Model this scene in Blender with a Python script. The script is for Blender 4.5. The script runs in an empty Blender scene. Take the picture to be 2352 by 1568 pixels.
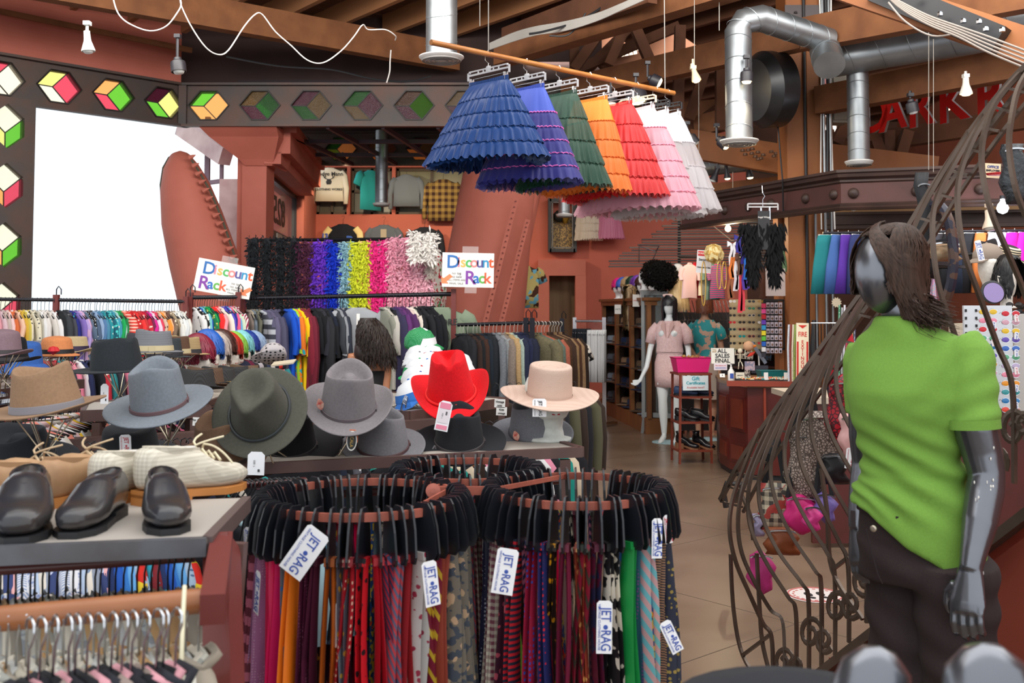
import bpy, math, random
from math import sin, cos, pi, tau, sqrt, atan2, exp
from mathutils import Vector as V, Matrix, Euler, noise
random.seed(7)
RND = random.random
U = random.uniform
SC = bpy.context.scene
COL = SC.collection
# -- camera
F = 2400.0
TH = 0.05
CY = 708 - F * math.tan(TH)
EYE = 1.6
cd = bpy.data.cameras.new('camera')
cam = bpy.data.objects.new('camera', cd)
COL.objects.link(cam)
cam.location = (0, 0, EYE)
cam.rotation_euler = (pi / 2 + TH, 0, 0)
cd.sensor_width = 36
cd.lens = F / 2352 * 36
cd.shift_y = -(784 - CY) / 2352
cd.clip_start = 0.05
cd.clip_end = 200
cd.dof.use_dof = True
cd.dof.focus_distance = 5.0
cd.dof.aperture_fstop = 6.0
SC.camera = cam
# -- world, lights, exposure
w = bpy.data.worlds.new('world')
SC.world = w
w.use_nodes = True
bg = w.node_tree.nodes['Background']
bg.inputs[0].default_value = (0.93, 0.965, 1.0, 1)
bg.inputs[1].default_value = 1.5
SC.view_settings.view_transform = 'Standard'
SC.view_settings.look = 'None'
SC.view_settings.gamma = 1
SC.view_settings.use_curve_mapping = False
SC.view_settings.exposure = 0.12
SC.cycles.max_bounces = 8
SC.cycles.transparent_max_bounces = 24
SC.cycles.sample_clamp_indirect = 6
SC.cycles.use_denoising = True
def area(loc, rot, sx, sy, power, col=(1, .96, .9)):  # added overhead fill, standing in for skylights the roof does not have here
 l = bpy.data.lights.new('skylight', 'AREA')
 l.shape = 'RECTANGLE'; l.size = sx; l.size_y = sy; l.energy = power; l.color = col
 o = bpy.data.objects.new('skylight', l); COL.objects.link(o)
 o.location = loc; o.rotation_euler = rot
 return o
area((0.5, 3.2, 4.9), (0.25, 0, 0), 7, 4.5, 170)
area((6.5, 6.0, 5.2), (0.2, 0.35, 0), 4, 5, 120)
area((-2.5, 7.4, 4.7), (1.0, 0, 0), 5, 1.0, 190)
area((2.5, 6.6, 4.9), (1.05, 0, -.1), 6, 1.0, 210)
area((2.2, 14.3, 5.35), (.75, 0, 0), 4, 1.5, 200)
area((5.2, 12.5, 5.3), (0.9, 0, -.2), 3, 1.2, 120)
def point(loc, power, col, r=.05, spot=None, aim=None):
 l = bpy.data.lights.new('lamp_light', 'SPOT' if spot else 'POINT')
 l.energy = power; l.color = col; l.shadow_soft_size = r
 if spot: l.spot_size = spot; l.spot_blend = .6
 o = bpy.data.objects.new('lamp_light', l); COL.objects.link(o); o.location = loc
 if aim is not None:
  o.rotation_euler = (V(aim) - V(loc)).to_track_quat('-Z', 'Y').to_euler()
 return o
# -- pixel helpers
def P(x, y, Y):
 u = (x - 1176) / F; v = (CY - y) / F
 d = V((u, cos(TH) - v * sin(TH), sin(TH) + v * cos(TH)))
 return V((d.x * Y / d.y, Y, EYE + d.z * Y / d.y))
def H(x, y, h):
 u = (x - 1176) / F; v = (CY - y) / F
 d = V((u, cos(TH) - v * sin(TH), sin(TH) + v * cos(TH)))
 t = (h - EYE) / d.z
 return V((d.x * t, d.y * t, h))
# -- materials
def lin(h):
 h = h.lstrip('#')
 c = [int(h[i:i + 2], 16) / 255 for i in (0, 2, 4)]
 return tuple([(x / 12.92 if x <= .04045 else ((x + .055) / 1.055) ** 2.4) for x in c] + [1])
MC = {}
def mat(col, rough=.7, pat=None, col2=None, sc=10, metal=0, bump=0, bsc=60, emit=0, alpha=1, trans=0, sheen=0, vec=None, thr=.5, col3=None, name=None):
 key = (col, rough, pat, col2, sc, metal, bump, bsc, emit, alpha, trans, sheen, vec, thr, col3)
 if key in MC: return MC[key]
 m = bpy.data.materials.new(name or (pat or 'plain') + '_' + col.strip('#'))
 MC[key] = m
 m.use_nodes = True
 nt = m.node_tree; N = nt.nodes; L = nt.links
 b = N['Principled BSDF']
 b.inputs['Roughness'].default_value = rough
 b.inputs['Metallic'].default_value = metal
 b.inputs['Base Color'].default_value = lin(col)
 if sheen:
  b.inputs['Sheen Weight'].default_value = sheen * .15; b.inputs['Specular IOR Level'].default_value = .2
 if alpha < 1: b.inputs['Alpha'].default_value = alpha
 if trans:
  b.inputs['Transmission Weight'].default_value = trans
  b.inputs['IOR'].default_value = 1.2
 if emit:
  b.inputs['Emission Color'].default_value = lin(col)
  b.inputs['Emission Strength'].default_value = emit
 def node(t, **k):
  n = N.new(t)
  for a, v in k.items(): setattr(n, a, v)
  return n
 tc = node('ShaderNodeTexCoord')
 mp = node('ShaderNodeMapping')
 L.new(tc.outputs['Object'], mp.inputs[0])
 if vec: mp.inputs['Scale'].default_value = vec
 co = mp.outputs[0]
 def mix(fac, a, bb):
  x = node('ShaderNodeMix', data_type='RGBA')
  if hasattr(fac, 'links') or hasattr(fac, 'is_linked'): L.new(fac, x.inputs[0])
  else: x.inputs[0].default_value = fac
  for i, c in ((6, a), (7, bb)):
   if isinstance(c, tuple): x.inputs[i].default_value = c
   else: L.new(c, x.inputs[i])
  return x.outputs[2]
 def mth(op, a, bb=0.0):
  x = node('ShaderNodeMath', operation=op)
  for i, c in ((0, a), (1, bb)):
   if isinstance(c, (int, float)): x.inputs[i].default_value = c
   else: L.new(c, x.inputs[i])
  return x.outputs[0]
 def noi(s, d=4, src=co):
  x = node('ShaderNodeTexNoise'); x.inputs['Scale'].default_value = s; x.inputs['Detail'].default_value = d
  L.new(src, x.inputs['Vector']); return x.outputs[0]
 def wav(s, direction='Z', dist=0, dirs='BANDS'):
  x = node('ShaderNodeTexWave'); x.bands_direction = direction; x.inputs['Scale'].default_value = s; x.inputs['Distortion'].default_value = dist
  L.new(co, x.inputs['Vector']); return x.outputs[1]
 c1 = lin(col); c2 = lin(col2) if col2 else tuple([x * .72 for x in c1[:3]] + [1]); fac = None
 if pat == 'noise':
  fac = mth('MULTIPLY', mth('SUBTRACT', noi(sc), .35), 3.0)
 elif pat == 'blotch':
  fac = mth('GREATER_THAN', noi(sc, 2), thr)
 elif pat == 'stripe':
  fac = mth('GREATER_THAN', wav(sc, 'Z'), thr)
 elif pat == 'vstripe':
  fac = mth('GREATER_THAN', wav(sc, 'X'), thr)
 elif pat == 'diag':
  fac = mth('GREATER_THAN', wav(sc, 'DIAGONAL'), thr)
 elif pat == 'dots':
  x = node('ShaderNodeTexVoronoi'); x.inputs['Scale'].default_value = sc; x.inputs['Randomness'].default_value = .25
  L.new(co, x.inputs['Vector']); fac = mth('LESS_THAN', x.outputs[0], thr * .6)
 elif pat == 'floral':
  x = node('ShaderNodeTexVoronoi'); x.inputs['Scale'].default_value = sc
  L.new(co, x.inputs['Vector']); fac = mth('LESS_THAN', mth('ADD', x.outputs[0], mth('MULTIPLY', noi(sc * 2), .5)), thr * 1.1)
 elif pat == 'check':
  a = mth('GREATER_THAN', wav(sc, 'X'), .5); bb = mth('GREATER_THAN', wav(sc, 'Z'), .5)
  fac = mth('MULTIPLY', mth('ADD', a, bb), .5)
 elif pat == 'wood':
  mp.inputs['Scale'].default_value = vec or (1, 1, 1)
  fac = mth('MULTIPLY', mth('SUBTRACT', noi(sc, 8), .3), 2.2)
 elif pat == 'snake':
  x = node('ShaderNodeTexVoronoi', feature='DISTANCE_TO_EDGE'); x.inputs['Scale'].default_value = sc
  L.new(co, x.inputs['Vector']); fac = mth('LESS_THAN', mth('SUBTRACT', x.outputs[0], mth('MULTIPLY', noi(sc * .3), .12)), thr * .15)
 elif pat == 'hair':
  x = node('ShaderNodeTexNoise'); x.inputs['Scale'].default_value = sc; x.inputs['Detail'].default_value = 3
  m2 = node('ShaderNodeMapping'); m2.inputs['Scale'].default_value = (1, 1, .08); L.new(tc.outputs['Object'], m2.inputs[0]); L.new(m2.outputs[0], x.inputs['Vector'])
  fac = mth('MULTIPLY', mth('SUBTRACT', x.outputs[0], .35), 3.2)
 if fac is not None:
  f2 = node('ShaderNodeClamp'); L.new(fac, f2.inputs[0])
  cc = mix(f2.outputs[0], c1, c2)
  if col3:
   cc = mix(mth('GREATER_THAN', noi(sc * 1.7, 1), .56), cc, lin(col3))
  if trans == 0 or True: L.new(cc, b.inputs['Base Color'])
 if bump:
  bp = node('ShaderNodeBump'); bp.inputs['Strength'].default_value = min(1, bump); bp.inputs['Distance'].default_value = .02 * bump
  L.new(noi(bsc, 5), bp.inputs['Height']); L.new(bp.outputs[0], b.inputs['Normal'])
 return m
def glassmat(col, op=.35, rough=.08, name='glass'):
 key = ('g', col, op, rough)
 if key in MC: return MC[key]
 m = bpy.data.materials.new(name); MC[key] = m; m.use_nodes = True
 nt = m.node_tree; N = nt.nodes; L = nt.links
 N.remove(N['Principled BSDF']); out = N['Material Output']
 t = N.new('ShaderNodeBsdfTransparent'); t.inputs[0].default_value = lin(col)
 g = N.new('ShaderNodeBsdfPrincipled'); g.inputs['Base Color'].default_value = lin(col); g.inputs['Roughness'].default_value = rough
 x = N.new('ShaderNodeMixShader'); x.inputs[0].default_value = op
 L.new(t.outputs[0], x.inputs[1]); L.new(g.outputs[0], x.inputs[2]); L.new(x.outputs[0], out.inputs[0])
 if op > .2:
  n = N.new('ShaderNodeTexNoise'); n.inputs['Scale'].default_value = 90
  bp = N.new('ShaderNodeBump'); bp.inputs['Strength'].default_value = .35; bp.inputs['Distance'].default_value = .01
  tc = N.new('ShaderNodeTexCoord'); L.new(tc.outputs['Object'], n.inputs['Vector'])
  L.new(n.outputs[0], bp.inputs['Height']); L.new(bp.outputs[0], g.inputs['Normal'])
 return m
def tulle(col, op=.6, rough=.5, col2=None):
 """thin translucent cloth"""
 key = ('t', col, op)
 if key in MC: return MC[key]
 m = bpy.data.materials.new('tulle_' + col.strip('#')); MC[key] = m; m.use_nodes = True
 nt = m.node_tree; N = nt.nodes; L = nt.links
 N.remove(N['Principled BSDF']); out = N['Material Output']
 t = N.new('ShaderNodeBsdfTransparent')
 g = N.new('ShaderNodeBsdfPrincipled'); g.inputs['Base Color'].default_value = lin(col); g.inputs['Roughness'].default_value = rough
 g.inputs['Sheen Weight'].default_value = .3
 tl = N.new('ShaderNodeBsdfTranslucent'); tl.inputs[0].default_value = lin(col)
 a = N.new('ShaderNodeMixShader'); a.inputs[0].default_value = .3
 L.new(g.outputs[0], a.inputs[1]); L.new(tl.outputs[0], a.inputs[2])
 x = N.new('ShaderNodeMixShader'); x.inputs[0].default_value = op
 L.new(t.outputs[0], x.inputs[1]); L.new(a.outputs[0], x.inputs[2]); L.new(x.outputs[0], out.inputs[0])
 return m
# -- mesh builder
class B:
 def __init__(s): s.v = []; s.f = []
 def add(s, vs, fs):
  o = len(s.v); s.v += [tuple(p) for p in vs]; s.f += [tuple(i + o for i in f) for f in fs]; return s
 def box(s, c, d, R=None):
  hx, hy, hz = d[0] / 2, d[1] / 2, d[2] / 2
  vs = [V((x, y, z)) for x in (-hx, hx) for y in (-hy, hy) for z in (-hz, hz)]
  if R is not None: vs = [R @ p for p in vs]
  c = V(c)
  return s.add([p + c for p in vs], [(0, 1, 3, 2), (4, 6, 7, 5), (0, 4, 5, 1), (2, 3, 7, 6), (0, 2, 6, 4), (1, 5, 7, 3)])
 def bar(s, p, q, a, b, up=(0, 0, 1), ch=0):
  p = V(p); q = V(q); d = (q - p).normalized(); up = V(up)
  x = d.cross(up)
  if x.length < 1e-4: x = d.cross(V((1, 0, 0)))
  x.normalize(); z = x.cross(d).normalized()
  if ch:
   pr = [(-a/2+ch, -b/2), (a/2-ch, -b/2), (a/2, -b/2+ch), (a/2, b/2-ch), (a/2-ch, b/2), (-a/2+ch, b/2), (-a/2, b/2-ch), (-a/2, -b/2+ch)]
   return s.loft([[c + x * i + z * j for i, j in pr] for c in (p, q)])
  vs = [c + x * i * a / 2 + z * j * b / 2 for c in (p, q) for i, j in ((-1, -1), (1, -1), (1, 1), (-1, 1))]
  return s.add(vs, [(0, 1, 2, 3), (7, 6, 5, 4), (0, 4, 5, 1), (1, 5, 6, 2), (2, 6, 7, 3), (3, 7, 4, 0)])
 def loft(s, rings, cap=True, closed=True, wrap=False):
  n = len(rings[0]); o = len(s.v)
  for r in rings: s.v += [tuple(p) for p in r]
  m = len(rings)
  for i in range(m if wrap else m - 1):
   for j in range(n if closed else n - 1):
    a = o + i * n + j; b = o + i * n + (j + 1) % n
    i2 = (i + 1) % m
    s.f.append((a, b, o + i2 * n + (j + 1) % n, o + i2 * n + j))
  if cap and closed and not wrap:
   s.f.append(tuple(o + j for j in reversed(range(n))))
   s.f.append(tuple(o + (m - 1) * n + j for j in range(n)))
  return s
 def tube(s, pts, r, n=8, cap=True, closed=False, sq=False):
  pts = [V(p) for p in pts]; m = len(pts); rings = []; x = None
  for i, p in enumerate(pts):
   if closed: d = pts[(i + 1) % m] - pts[i - 1]
   else: d = pts[min(i + 1, m - 1)] - pts[max(i - 1, 0)]
   if d.length < 1e-9: d = V((0, 0, 1))
   d.normalize()
   if x is None:
    x = d.cross(V((0, 0, 1)))
    if x.length < .05: x = d.cross(V((1, 0, 0)))
   x = (x - d * x.dot(d)).normalized(); y = d.cross(x)
   rr = r[i] if isinstance(r, (list, tuple)) else r
   rx, ry = rr if isinstance(rr, tuple) else (rr, rr)
   rings.append([p + x * rx * cos(tau * k / n + (pi / 4 if n == 4 else 0)) + y * ry * sin(tau * k / n + (pi / 4 if n == 4 else 0)) for k in range(n)])
  return s.loft(rings, cap=cap, wrap=closed)
 def rev(s, prof, n=24, sx=1, sy=1, c=(0, 0, 0), cap=True, fn=None):
  c = V(c); rings = []
  for r, z in prof:
   ring = []
   for k in range(n):
    a = tau * k / n; p = V((r * sx * cos(a), r * sy * sin(a), z))
    if fn: p = V(fn(p, a, r, z))
    ring.append(p + c)
   rings.append(ring)
  return s.loft(rings, cap=cap)
 def quad(s, a, b, c, d): return s.add([a, b, c, d], [(0, 1, 2, 3)])
 def slab(s, pts, t):
  """polygon pts extruded by vector t"""
  n = len(pts); t = V(t); vs = [V(p) for p in pts] + [V(p) + t for p in pts]
  return s.add(vs, [tuple(range(n)), tuple(reversed(range(n, 2 * n)))] + [(i, i + n, (i + 1) % n + n, (i + 1) % n) for i in range(n)])
 def tf(s, M):
  s.v = [tuple(M @ V(p)) for p in s.v]; return s
 def mesh(s, name='mesh', smooth=False, ang=None):
  me = bpy.data.meshes.new(name); me.from_pydata(s.v, [], s.f); me.update()
  if smooth:
   me.polygons.foreach_set('use_smooth', [True] * len(me.polygons))
   if ang: me.set_sharp_from_angle(angle=ang)
  return me
def O(name, me, m=None, parent=None, loc=(0, 0, 0), rot=(0, 0, 0), scale=None, label=None, cat=None, group=None, kind=None, sm=False, ang=.7):
 if isinstance(me, B): me = me.mesh(name, sm, ang)
 o = bpy.data.objects.new(name, me); COL.objects.link(o)
 if parent is not None: o.parent = parent
 o.location = loc; o.rotation_euler = rot
 if scale is not None: o.scale = scale if not isinstance(scale, (int, float)) else (scale,) * 3
 if m is not None:
  if len(me.materials) == 0: me.materials.append(None)
  o.material_slots[0].link = 'OBJECT'; o.material_slots[0].material = m
 tag(o, label, cat, group, kind)
 return o
def tag(o, label=None, cat=None, group=None, kind=None):
 if label:
  o['label'] = label
 if cat: o['category'] = cat
 if group: o['group'] = group
 if kind: o['kind'] = kind
def E(name, loc=(0, 0, 0), rot=(0, 0, 0), label=None, cat=None, group=None, kind=None, scale=None):
 o = bpy.data.objects.new(name, None); COL.objects.link(o); o.empty_display_size = .05
 o.location = loc; o.rotation_euler = rot
 if scale: o.scale = (scale,) * 3
 tag(o, label, cat, group, kind); return o
def S(name, b, m, parent=None, **k):
 return O(name, b, m, parent, kind=None if parent else 'structure', **k)
def copy(root, loc=None, rot=None, label=None, group=None, scale=None):
 r = root.copy(); COL.objects.link(r)
 if loc is not None: r.location = loc
 if rot is not None: r.rotation_euler = rot
 if scale: r.scale = (scale,) * 3
 if label: r['label'] = label
 if group: r['group'] = group
 for ch in root.children:
  c = ch.copy(); COL.objects.link(c); c.parent = r
  for g in ch.children:
   d = g.copy(); COL.objects.link(d); d.parent = c
 return r
def setmat(o, m):
 o.material_slots[0].link = 'OBJECT'; o.material_slots[0].material = m
TXT = {}
def text_mesh(s, size, ext=.001, bold=0.0, align='CENTER', sx=1.0):
 key = (s, size, ext, bold, align, sx)
 if key in TXT: return TXT[key]
 c = bpy.data.curves.new('t', 'FONT'); c.body = s; c.size = size; c.extrude = ext; c.offset = bold; c.align_x = align; c.align_y = 'CENTER'; c.resolution_u = 3
 o = bpy.data.objects.new('t', c); COL.objects.link(o)
 dg = bpy.context.evaluated_depsgraph_get()
 me = bpy.data.meshes.new_from_object(o.evaluated_get(dg))
 bpy.data.objects.remove(o)
 me.materials.clear()
 if sx != 1: me.transform(Matrix.Diagonal((sx, 1, 1, 1)))
 TXT[key] = me; return me
def text(s, size, m, parent, loc, rot=(pi / 2, 0, 0), name='lettering', **k):
 kk = {a: k.pop(a) for a in ('ext', 'bold', 'align', 'sx') if a in k}
 return O(name, text_mesh(s, size, **kk), m, parent, loc, rot, **k)
def remesh(b, vox, smooth=4, name='body', disp=None):
 """fuse overlapping closed volumes into one continuous skin"""
 me = b.mesh('tmp'); o = bpy.data.objects.new('tmp', me); COL.objects.link(o)
 r = o.modifiers.new('r', 'REMESH'); r.mode = 'VOXEL'; r.voxel_size = vox; r.use_smooth_shade = True
 s = o.modifiers.new('s', 'SMOOTH'); s.iterations = smooth; s.factor = .6
 dg = bpy.context.evaluated_depsgraph_get()
 out = bpy.data.meshes.new_from_object(o.evaluated_get(dg)); out.name = name
 bpy.data.objects.remove(o)
 if disp:
  ns = [v.normal.copy() for v in out.vertices]
  for v, nn in zip(out.vertices, ns): v.co += nn * disp(v.co)
  out.update()
 out.polygons.foreach_set('use_smooth', [True] * len(out.polygons))
 return out
# ==== SETTING
CORAL = mat('#b96858', .72, 'noise', '#a95b4b', 1.3, bump=.12, bsc=40, name='coral plaster')
CORAL2 = mat('#bf6350', .75, 'noise', '#b05846', .8, bump=.12, bsc=40, name='orange plaster')
STEEL = mat('#4b4746', .5, 'noise', '#5c4740', 2.5, metal=.6, bump=.15, bsc=30, name='brown steel')
DSTEEL = mat('#4a3a44', .6, metal=.3, name='purple painted steel')
WOODB = mat('#82522f', .8, 'wood', '#663c20', 5, vec=(1, 1, 1), name='fir joist')
WOODD = mat('#643d26', .85, 'wood', '#472818', 3, name='dark fir')
DECK = mat('#6e472f', .85, 'wood', '#4c2f1e', 2, name='roof boards'); JO = mat('#a4714a', .8, 'wood', '#80522f', 4)
POSTM = mat('#965a2c', .65, 'wood', '#70401c', 2.2, vec=(1, 1, .25), bump=.2, bsc=12, name='post wood')
BLACK = mat('#15161a', .5, name='black'); WHITE = mat('#e8e6e2', .6, name='white')
CHROME = mat('#c9ccd0', .18, metal=1, name='chrome'); GALV = mat('#979ca0', .42, 'noise', '#7c8185', 3, metal=.85, bump=.05, name='galvanised')
def concrete():
 m = mat('#7f6b5a', .3, 'noise', '#6a5646', 1.6, bump=.05, bsc=20, name='stained concrete'); return m
fl = B(); fl.add([(-16, -3, 0), (16, -3, 0), (16, 26, 0), (-16, 26, 0)], [(0, 1, 2, 3)])
floor = S('floor', fl, concrete())
jb = B()
for k in range(-8, 14):   # saw cuts across the slab, along the building axes
 for dv, nv in (((.75, .66), (-.66, .75)), ((-.66, .75), (.75, .66))):
  c = V((nv[0], nv[1], 0)) * (k * 1.55); d = V((dv[0], dv[1], 0))
  jb.bar(c - d * 22 + V((0, 0, .0005)), c + d * 22 + V((0, 0, .0005)), .005, .001)
O('slab_joint', jb, mat('#5e4e42', .7), floor, kind='stuff')
YB = 20.0
def wallgrid(b, x0, x1, z0, z1, holes, y, t):
 xs = sorted(set([x0, x1] + [h[0] for h in holes] + [h[1] for h in holes])); zs = sorted(set([z0, z1] + [h[2] for h in holes] + [h[3] for h in holes]))
 for i in range(len(xs) - 1):
  for j in range(len(zs) - 1):
   cx = (xs[i] + xs[i + 1]) / 2; cz = (zs[j] + zs[j + 1]) / 2
   if any(h[0] < cx < h[1] and h[2] < cz < h[3] for h in holes): continue
   b.box((cx, y + t / 2, cz), (xs[i + 1] - xs[i], t, zs[j + 1] - zs[j]))
px = lambda x, Y: (x - 1176) / F * Y
pz = lambda y, Y: P(1176, y, Y).z
wb = B()
tr = [(px(a, YB), px(b, YB), pz(492, YB), pz(384, YB)) for a, b in ((722, 795), (803, 899), (907, 1072))]
niche = (px(1262, YB), px(1324, YB), 0.0, pz(632, YB))
wallgrid(wb, -4.6, 4.5, 0, 6.2, tr + [niche], YB, .35)
S('wall_back', wb, CORAL2)
S('wall_back_panel', B().box((px(1640, YB) + .0, YB + .17, 3.1), (.001, .1, .1)), CORAL2)
bpy.data.objects.remove(bpy.data.objects['wall_back_panel'])
nb = B()
for cx, w_, z0, z1 in ((px(1246, 19.8), .24, 0, pz(633, 19.8)), (px(1333, 19.8), .2, 0, pz(633, 19.8))):
 nb.box((cx, 19.85, (z0 + z1) / 2), (w_, .3, z1 - z0))
nb.box((px(1290, 19.8), 19.85, (pz(632, 19.8) + pz(598, 19.8)) / 2), (px(1345, 19.8) - px(1236, 19.8), .3, .3))
S('trim_1', nb, CORAL)
S('door_1', B().box((niche[0] + .26, YB + .3, 1.15), (.55, .04, 2.3)), mat('#8a7458', .8, 'noise', '#6e5a42', 2, vec=(3, 1, .3)))
for i, h in enumerate(tr):
 cx, cz = (h[0] + h[1]) / 2, (h[2] + h[3]) / 2
 wo = S('window_%d' % (i + 3), B().box((cx, YB + .25, cz), (h[1] - h[0], .04, h[3] - h[2])), mat('#6f6a4e' if i == 2 else '#4a4338', .35))
 fr = B()
 for x in (h[0] + .03, h[1] - .03, cx): fr.box((x, YB + .17, cz), (.05, .06, h[3] - h[2]))
 for z in (h[2] + .03, h[3] - .03, cz): fr.box((cx, YB + .17, z), (h[1] - h[0], .06, .05))
 O('window_frame', fr, mat('#4a3a2c', .6), wo)
pA = V((px(612, 14), 14, 0)); pB_ = V((px(724, 20), 20, 0))
def lw(t, z, off=0):  # point on left wall
 d = (pB_ - pA); n = V((-d.y, d.x, 0)).normalized()
 q = pA + d * t + n * off; return V((q.x, q.y, z))
def lwbox(b, t0, t1, z0, z1, o0=0, o1=.4):
 b.add([lw(t0, z0, o0), lw(t1, z0, o0), lw(t1, z0, o1), lw(t0, z0, o1), lw(t0, z1, o0), lw(t1, z1, o0), lw(t1, z1, o1), lw(t0, z1, o1)],
          [(0, 1, 2, 3), (7, 6, 5, 4), (0, 4, 5, 1), (1, 5, 6, 2), (2, 6, 7, 3), (3, 7, 4, 0)])
b = B(); W0, W1 = .06, .68
lwbox(b, 0, W0, 0, 3.9); lwbox(b, W1, 1, 0, 3.9); lwbox(b, W0, W1, 3.55, 3.9); lwbox(b, W0, W1, 0, .9)
S('wall_left', b, CORAL)
b = B()
lwbox(b, -.03, .62, 3.66, 3.98, -.32, .02); lwbox(b, -.03, .63, 3.52, 3.68, -.2, .02); lwbox(b, -.03, .6, 3.94, 4.06, -.4, .02)
S('trim_2', b, CORAL)
b = B()
for t in (W0 + .005, W1 - .012): lwbox(b, t, t + .02, .9, 3.55, .12, .2)
for z in (.9, 2.62, 3.49): lwbox(b, W0, W1, z, z + (.14 if z == 2.62 else .06), .12, .2)
win2 = S('window_2', b, mat('#3a3436', .45, metal=.4))
g = B(); lwbox(g, W0, W1, .95, 3.5, .155, .16)
O('pane', g, glassmat('#eef4f7', .1), win2)
g = B(); lwbox(g, W0 + .32, W1 - .06, .95, 3.45, .9, 1.0)
S('trim_3', g, mat('#e8897a', .8))
d = (pB_ - pA).normalized(); rz = atan2(d.y, d.x)
num = O('house_number', text_mesh('825', .5, .004, .008), mat('#2a1e14', .5), win2, lw(.34, 3.06, .13), (pi / 2, 0, rz))
num.scale = (-1.7, 1.15, 1)
b = B(); lwbox(b, .28, .52, 2.65, 2.73, .1, .12); O('label_strip', b, mat('#b8b0a0', .7), win2)
b = B()
cA = P(556, 500, 13.9); cB = P(612, 500, 13.9)
b.box(((cA.x + cB.x) / 2, 14.1, 1.85), (cB.x - cA.x, .45, 3.7))
def flare(b, zs):
 rings = []
 for z, x0, x1, y0 in zs:
  X0 = px(x0, 13.7); X1 = px(x1, 13.7)
  rings.append([V((X0, y0, z)), V((X1, y0, z)), V((X1 + .05, 14.5, z)), V((X0, 14.5, z))])
 b.loft(rings)
flare(b, [(3.5, 552, 616, 13.85), (3.58, 540, 622, 13.8), (3.85, 480, 640, 13.6), (3.97, 462, 640, 13.45)])
S('trim_4', b, CORAL)
C0 = P(415, 240, 13.5); C0.z = 0
dL = V((-.69, -.72, 0)).normalized(); nL = V((-.72, .69, 0)).normalized()
def Lp(t, z, off=0): q = C0 + dL * t + nL * off; return V((q.x, q.y, z))
def Lbox(b, t0, t1, z0, z1, o0, o1):
 b.add([Lp(t0, z0, o0), Lp(t1, z0, o0), Lp(t1, z0, o1), Lp(t0, z0, o1), Lp(t0, z1, o0), Lp(t1, z1, o0), Lp(t1, z1, o1), Lp(t0, z1, o1)],
          [(3, 2, 1, 0), (4, 5, 6, 7), (1, 5, 4, 0), (2, 6, 5, 1), (3, 7, 6, 2), (0, 4, 7, 3)])
b = B(); Lbox(b, -.0, 6, 4.5, 5.55, .0, .35)
S('wall_left_upper', b, CORAL)
b = B(); Lbox(b, -.02, 6, 0, .85, .0, .3)
S('wall_left_lower', b, CORAL)
w1 = S('window_1', B().bar(Lp(0, .9, .05), Lp(3, .9, .05), .06, .06), STEEL)
g = B(); Lbox(g, 0, 2.3, .85, 3.97, .1, .11); O('pane', g, glassmat('#f6fafc', .04), w1)
b = B(); cp = P(534, 450, 14.6); b.bar((cp.x, 14.6, .5), (cp.x, 14.6, 3.4), .24, .3)
b.bar(P(420, 292, 15.5), P(520, 360, 14.8), .2, .25)
S('trim_5', b, mat('#d8c4c4', .8, 'noise', '#c0a4a6', 4))
b = B(); q = P(475, 480, 15.2); b.box((q.x, 15.2, 2.2), (.07, .07, 4.4)); q = P(508, 480, 15.0); b.box((q.x, 15.0, 2.0), (.05, .05, 3.6))
b.bar(P(440, 425, 15.2), P(512, 415, 15.0), .05, .06)
S('trim_6', b, mat('#7f6a78', .6))
b = B(); b.box(((px(400, 13.9) + 1.2) / 2, 13.9, 5.02), (1.2 - px(400, 13.9), .2, 1.05)); S('trim_9', b, mat('#3a2622', .85, 'noise', '#2c1c1a', 2))
GC = {'g': glassmat('#3f8a3a', .3), 'G': glassmat('#a4dc78', .12), 'p': glassmat('#70304a', .4), 'a': glassmat('#8a6c3c', .4), 'y': glassmat('#f4efb4', .1), 'k': glassmat('#f08c9c', .12), 'w': glassmat('#fbf6e6', .12), 'o': glassmat('#f8cf9c', .12), 'b': glassmat('#8a6450', .3)}
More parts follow.
